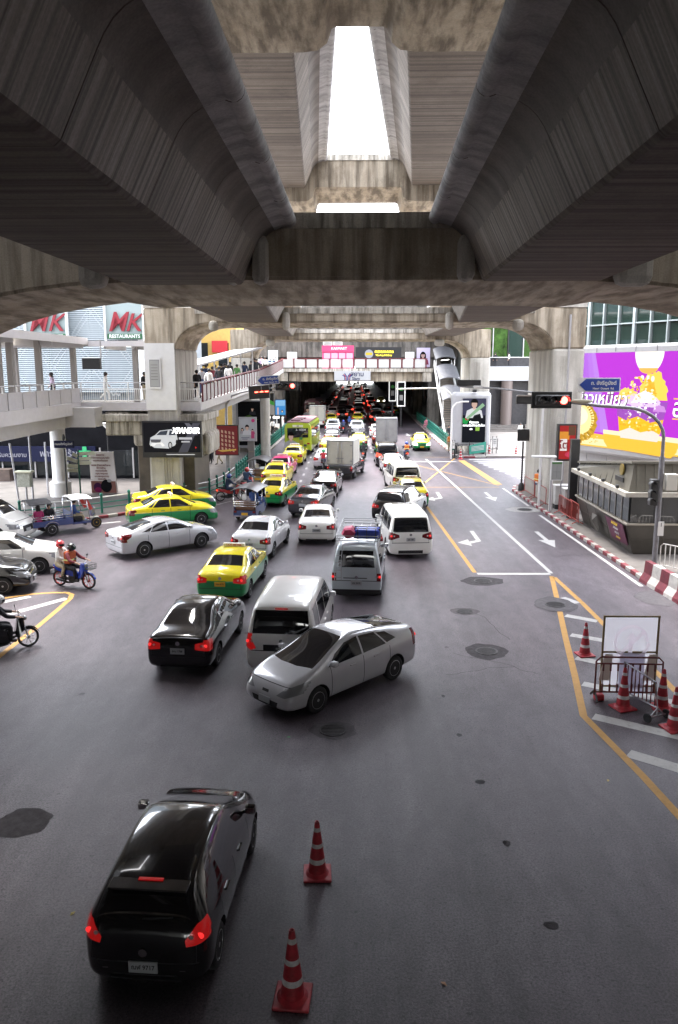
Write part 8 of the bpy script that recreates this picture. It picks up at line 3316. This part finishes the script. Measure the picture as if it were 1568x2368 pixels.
person('ride', onb(.02, 0), hh2, 'rider in an orange vest over maroon steering the blue scooter', 'maroon', 'black', helmet='black', vest='rust')
person('pillion', onb(-.38, .06), hh2, 'pillion passenger in white with a red and white helmet on the blue scooter', 'white', 'khaki', helmet='red')
p = q(4, 10, 1110)
mid2 = Vector((p.x + .02, p.y + .1, 0))
b2_ = motorcycle(tuple(mid2), R(-58), 'dark motorcycle cut off by the left frame edge', body='black')
person('ride', (mid2.x, mid2.y, 0), R(-58), 'rider all in black on the motorcycle at the left frame edge', 'black', 'black', helmet='white')
riders = [
    (G(529, 1161), -62, 'red', 'navy', 'navy', 'blue', 'dark red scooter by the green railing', 'rider in navy with a blue helmet by the green railing', None, True),
    (G(748, 1088), -8, 'black', 'red', 'navy', 'green', 'scooter squeezed beside the pale silver sedan', 'rider in a red jacket and green helmet beside the box pickup', None, False),
    (G(841, 1066), -4, 'black', 'black', 'black', 'black', 'black motorcycle right of the white cargo box', 'rider all in black right of the white cargo box', None, True),
    (G(941, 1066), 3, 'red', 'navy', 'denim', 'blue', 'motorcycle in the empty lane right of the black van', 'rider with orange vest and blue helmet in the empty lane', 'orange', True),
    (G(794, 1002), 0, 'black', 'navy', 'black', 'blue', 'motorcycle between the two silver pickups', 'rider in navy between the two silver pickups', None, True),
    (G(808, 992), 0, 'blue', 'blue', 'black', 'blue', 'motorcycle left of the right-hand silver pickup', 'rider in blue just left of the right-hand silver pickup', None, False),
    (G(810, 1019), 2, 'black', 'black', 'black', 'black', 'motorcycle behind the right-hand silver pickup', 'rider in black behind the right-hand silver pickup', None, False),
    (G(838, 1018), 0, 'white', 'grey', 'black', 'white', 'motorcycle at the rear corner of the right-hand silver pickup', 'rider with a white helmet at the rear of the right-hand silver pickup', None, False),
    (G(570, 1142), -20, 'red', 'denim', 'navy', 'red', 'scooter between the tuk-tuk and the green railing', 'rider in denim between the tuk-tuk and the green railing', None, False),
]
for p, hd, bc, sh_, tr, hm, lab, plab, vest, lit in riders:
    motorcycle((p.x, p.y + .55, 0), R(hd), lab, body=bc, lit=lit)
    person('ride', (p.x, p.y + .55, 0), R(hd), plab, sh_, tr, helmet=hm, vest=vest)

# far traffic in the shade of the station
rnd = random.Random(4)
ORD = ['first', 'second', 'third', 'fourth', 'fifth', 'sixth', 'seventh', 'eighth', 'ninth', 'tenth', 'eleventh', 'twelfth', 'thirteenth', 'fourteenth', 'fifteenth', 'sixteenth']
lanes = [(-5.2, 110), (-2.1, 122), (.9, 116), (3.4, 108)]
for li, (lx_, y0_) in enumerate(lanes):
    y = y0_
    k = 0
    while y < 330:
        kind = rnd.choice(['sedan', 'sedan', 'suv', 'mpv', 'sedan', 'hatch'])
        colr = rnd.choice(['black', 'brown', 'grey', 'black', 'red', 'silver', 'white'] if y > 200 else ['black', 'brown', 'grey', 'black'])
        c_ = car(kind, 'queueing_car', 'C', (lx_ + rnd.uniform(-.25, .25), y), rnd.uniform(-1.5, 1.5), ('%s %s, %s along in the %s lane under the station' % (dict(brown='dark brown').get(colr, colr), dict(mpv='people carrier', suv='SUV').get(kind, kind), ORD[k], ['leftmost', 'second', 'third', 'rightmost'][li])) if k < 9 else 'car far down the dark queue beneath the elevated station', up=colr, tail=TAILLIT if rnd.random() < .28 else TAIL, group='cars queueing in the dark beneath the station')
        y += rnd.uniform(7.5, 10) * (1 + (y - 100) / 260)
        k += 1
bus((-6.4, 118, 0), R(-1), 'dark red bus in the shade left of the queue', (.10, .015, .02), '16', 'red_bus')
car('taxi', 'yellow_taxi', 'F', (6.0, 178), 180, 'oncoming yellow taxi far down the shaded road, headlights on', cat='taxi', up='yellow', head=HEADLIT)
car('taxi', 'yellow_taxi', 'F', (6.6, 132), 180, 'oncoming yellow and green taxi in the shade by the right fence', cat='taxi', up='yellow', low='green')
for k in range(5):
    car('taxi' if k % 2 else 'sedan', 'distant_car', 'F', (3.2 - k * 1.5 + 3 * (k % 2), 340 + k * 14), 180, '%s car in the bright gap beyond the station, %s nearest' % (['yellow', 'white'][k % 2], ORD[k]), cat='car', up=['yellow', 'white'][k % 2], group='cars in the bright gap beyond the station')

# ================================================================== PEOPLE
def Pp(pose, px, py, z, face, label, sh_, tr, **k):
    p = G(px, py, z)
    return person(pose, (p.x, p.y, z), R(face), label, sh_, tr, **k)


person('walk', (-16.9, 44.0, 5.8), R(100), 'woman in lilac with a black bag on the left skywalk behind the solid railing', 'lilac', 'black', hair='long', bag='black')
Pp('walk', 245, 927, 5.81, -80, 'long-haired woman in white walking at the start of the barred skywalk railing', 'white', 'white', hair='long')
Pp('stand', 336, 927, 5.81, 60, 'person in a black shirt and pale shorts on the skywalk beside the notice board', 'black', 'khaki')
crowd_c = ['black', 'navy', 'black', 'white', 'grey', 'denim', 'black', 'maroon', 'navy', 'white', 'black', 'grey', 'green', 'black', 'black', 'navy']
for k in range(16):
    f = (k + .5) / 16
    y = 47.5 + f * 15 + .4 * (k % 3)
    x = -9.6 + f * 1.0 - (k % 3) * .75
    z = 5.8 + (y - 45.2) / 16.8 * .7
    person(['walk', 'stand', 'phone'][k % 3], (x, y, z + .01), R(rnd.uniform(-40, 40)), 'commuter in a %s shirt, %s up the crowded ramp behind the maroon railing' % (crowd_c[k], ORD[k]), crowd_c[k], ['black', 'navy', 'denim'][k % 3], group='commuters crowding the ramp', hair='long' if k % 4 == 1 else 'hair', scale=rnd.uniform(.94, 1.03))
person('stand', (-8.6, 66, 6.63), R(150), 'man in black standing at the ramp railing above the blue street sign', 'black', 'black')
for k, (x, y, c_) in enumerate(((-8.9, 72, 'black'), (-9.3, 74, 'navy'), (-9.0, 80, 'white'), (-9.6, 82, 'lilac'))):
    person('walk', (x, y, 6.55 + (y - 64.5) / 30.3 * 1.2 + .02), R(170), ['commuter in black on the upper ramp, nearest of four', 'commuter in navy on the upper ramp', 'commuter in a white shirt on the upper ramp', 'commuter in lilac at the top of the upper ramp'][k], c_, 'black')
Pp('phone', 487, 1071, .14, 170, 'woman in a pink top standing by the red poster sign', 'pink', 'black', hair='long')
Pp('stand', 490, 1064, .14, 200, 'person in red behind the woman by the red poster sign', 'red', 'black')
Pp('walk', 508, 1074, .14, 120, 'person half hidden behind the red poster sign', 'khaki', 'khaki')
Pp('stand', 1141, 989, .14, 180, 'man in a dark shirt and jeans standing on the pale plaza', 'black', 'denim')
Pp('walk', 1203, 1014, .14, 160, 'woman in a white top carrying a yellow bag near the right column', 'white', 'denim', bag='khaki')
Pp('stand', 1039, 1046, .05, 185, 'officer in khaki with an orange vest at the end of the green fence', 'khaki', 'khaki', vest='orange')
Pp('sit', 986, 990, .14, 150, 'two-tone pink clothed person sitting behind the far right green fence', 'pink', 'pink')
person('sit', (10.75, 45.5, .62), R(-60), 'man in an orange vest sitting on the barrier looking at his phone', 'white', 'denim', vest='orange')
for k, (x, c_) in enumerate(((17.5, 'black'), (19.2, 'white'), (22.9, 'navy'))):
    person('stand', (x, 99.4, 7.98), R(90 * k), ['person in black behind the lobby balcony rail, leftmost', 'person in a white shirt at the lobby balcony rail', 'person in navy at the right of the lobby balcony'][k], c_, 'black')
for k, (x, y, c_) in enumerate(((15.4, 96.5, 'pink'), (16.3, 97, 'black'), (14.9, 95.9, 'white'), (15.9, 95.8, 'maroon'))):
    person('stand', (x, y, .40), R(160 + 30 * k), ['person in pink on the lobby steps', 'person in black on the lobby steps', 'person in white on the lobby steps', 'person in maroon on the lobby steps'][k], c_, 'black')
for k in range(6):
    y = 78 + k * 2.6
    person('stand', (10.0 + .25 * (k % 2), y, .14), R(180 + 25 * k), 'pedestrian in %s behind the right green fence, %s from the lightbox' % (['red', 'white', 'black', 'navy', 'white', 'black'][k], ORD[k]), ['red', 'white', 'black', 'navy', 'white', 'black'][k], 'black', group='pedestrians behind the right green fence')
for k in range(5):
    person('walk', (-9.6 - (k % 2), 92 + k * 4, .14), R(30 * k), 'pedestrian in %s on the shaded left pavement, %s beyond the blue poster' % (['white', 'black', 'navy', 'white', 'pink'][k], ORD[k]), ['white', 'black', 'navy', 'white', 'pink'][k], 'black', group='pedestrians on the shaded left pavement')
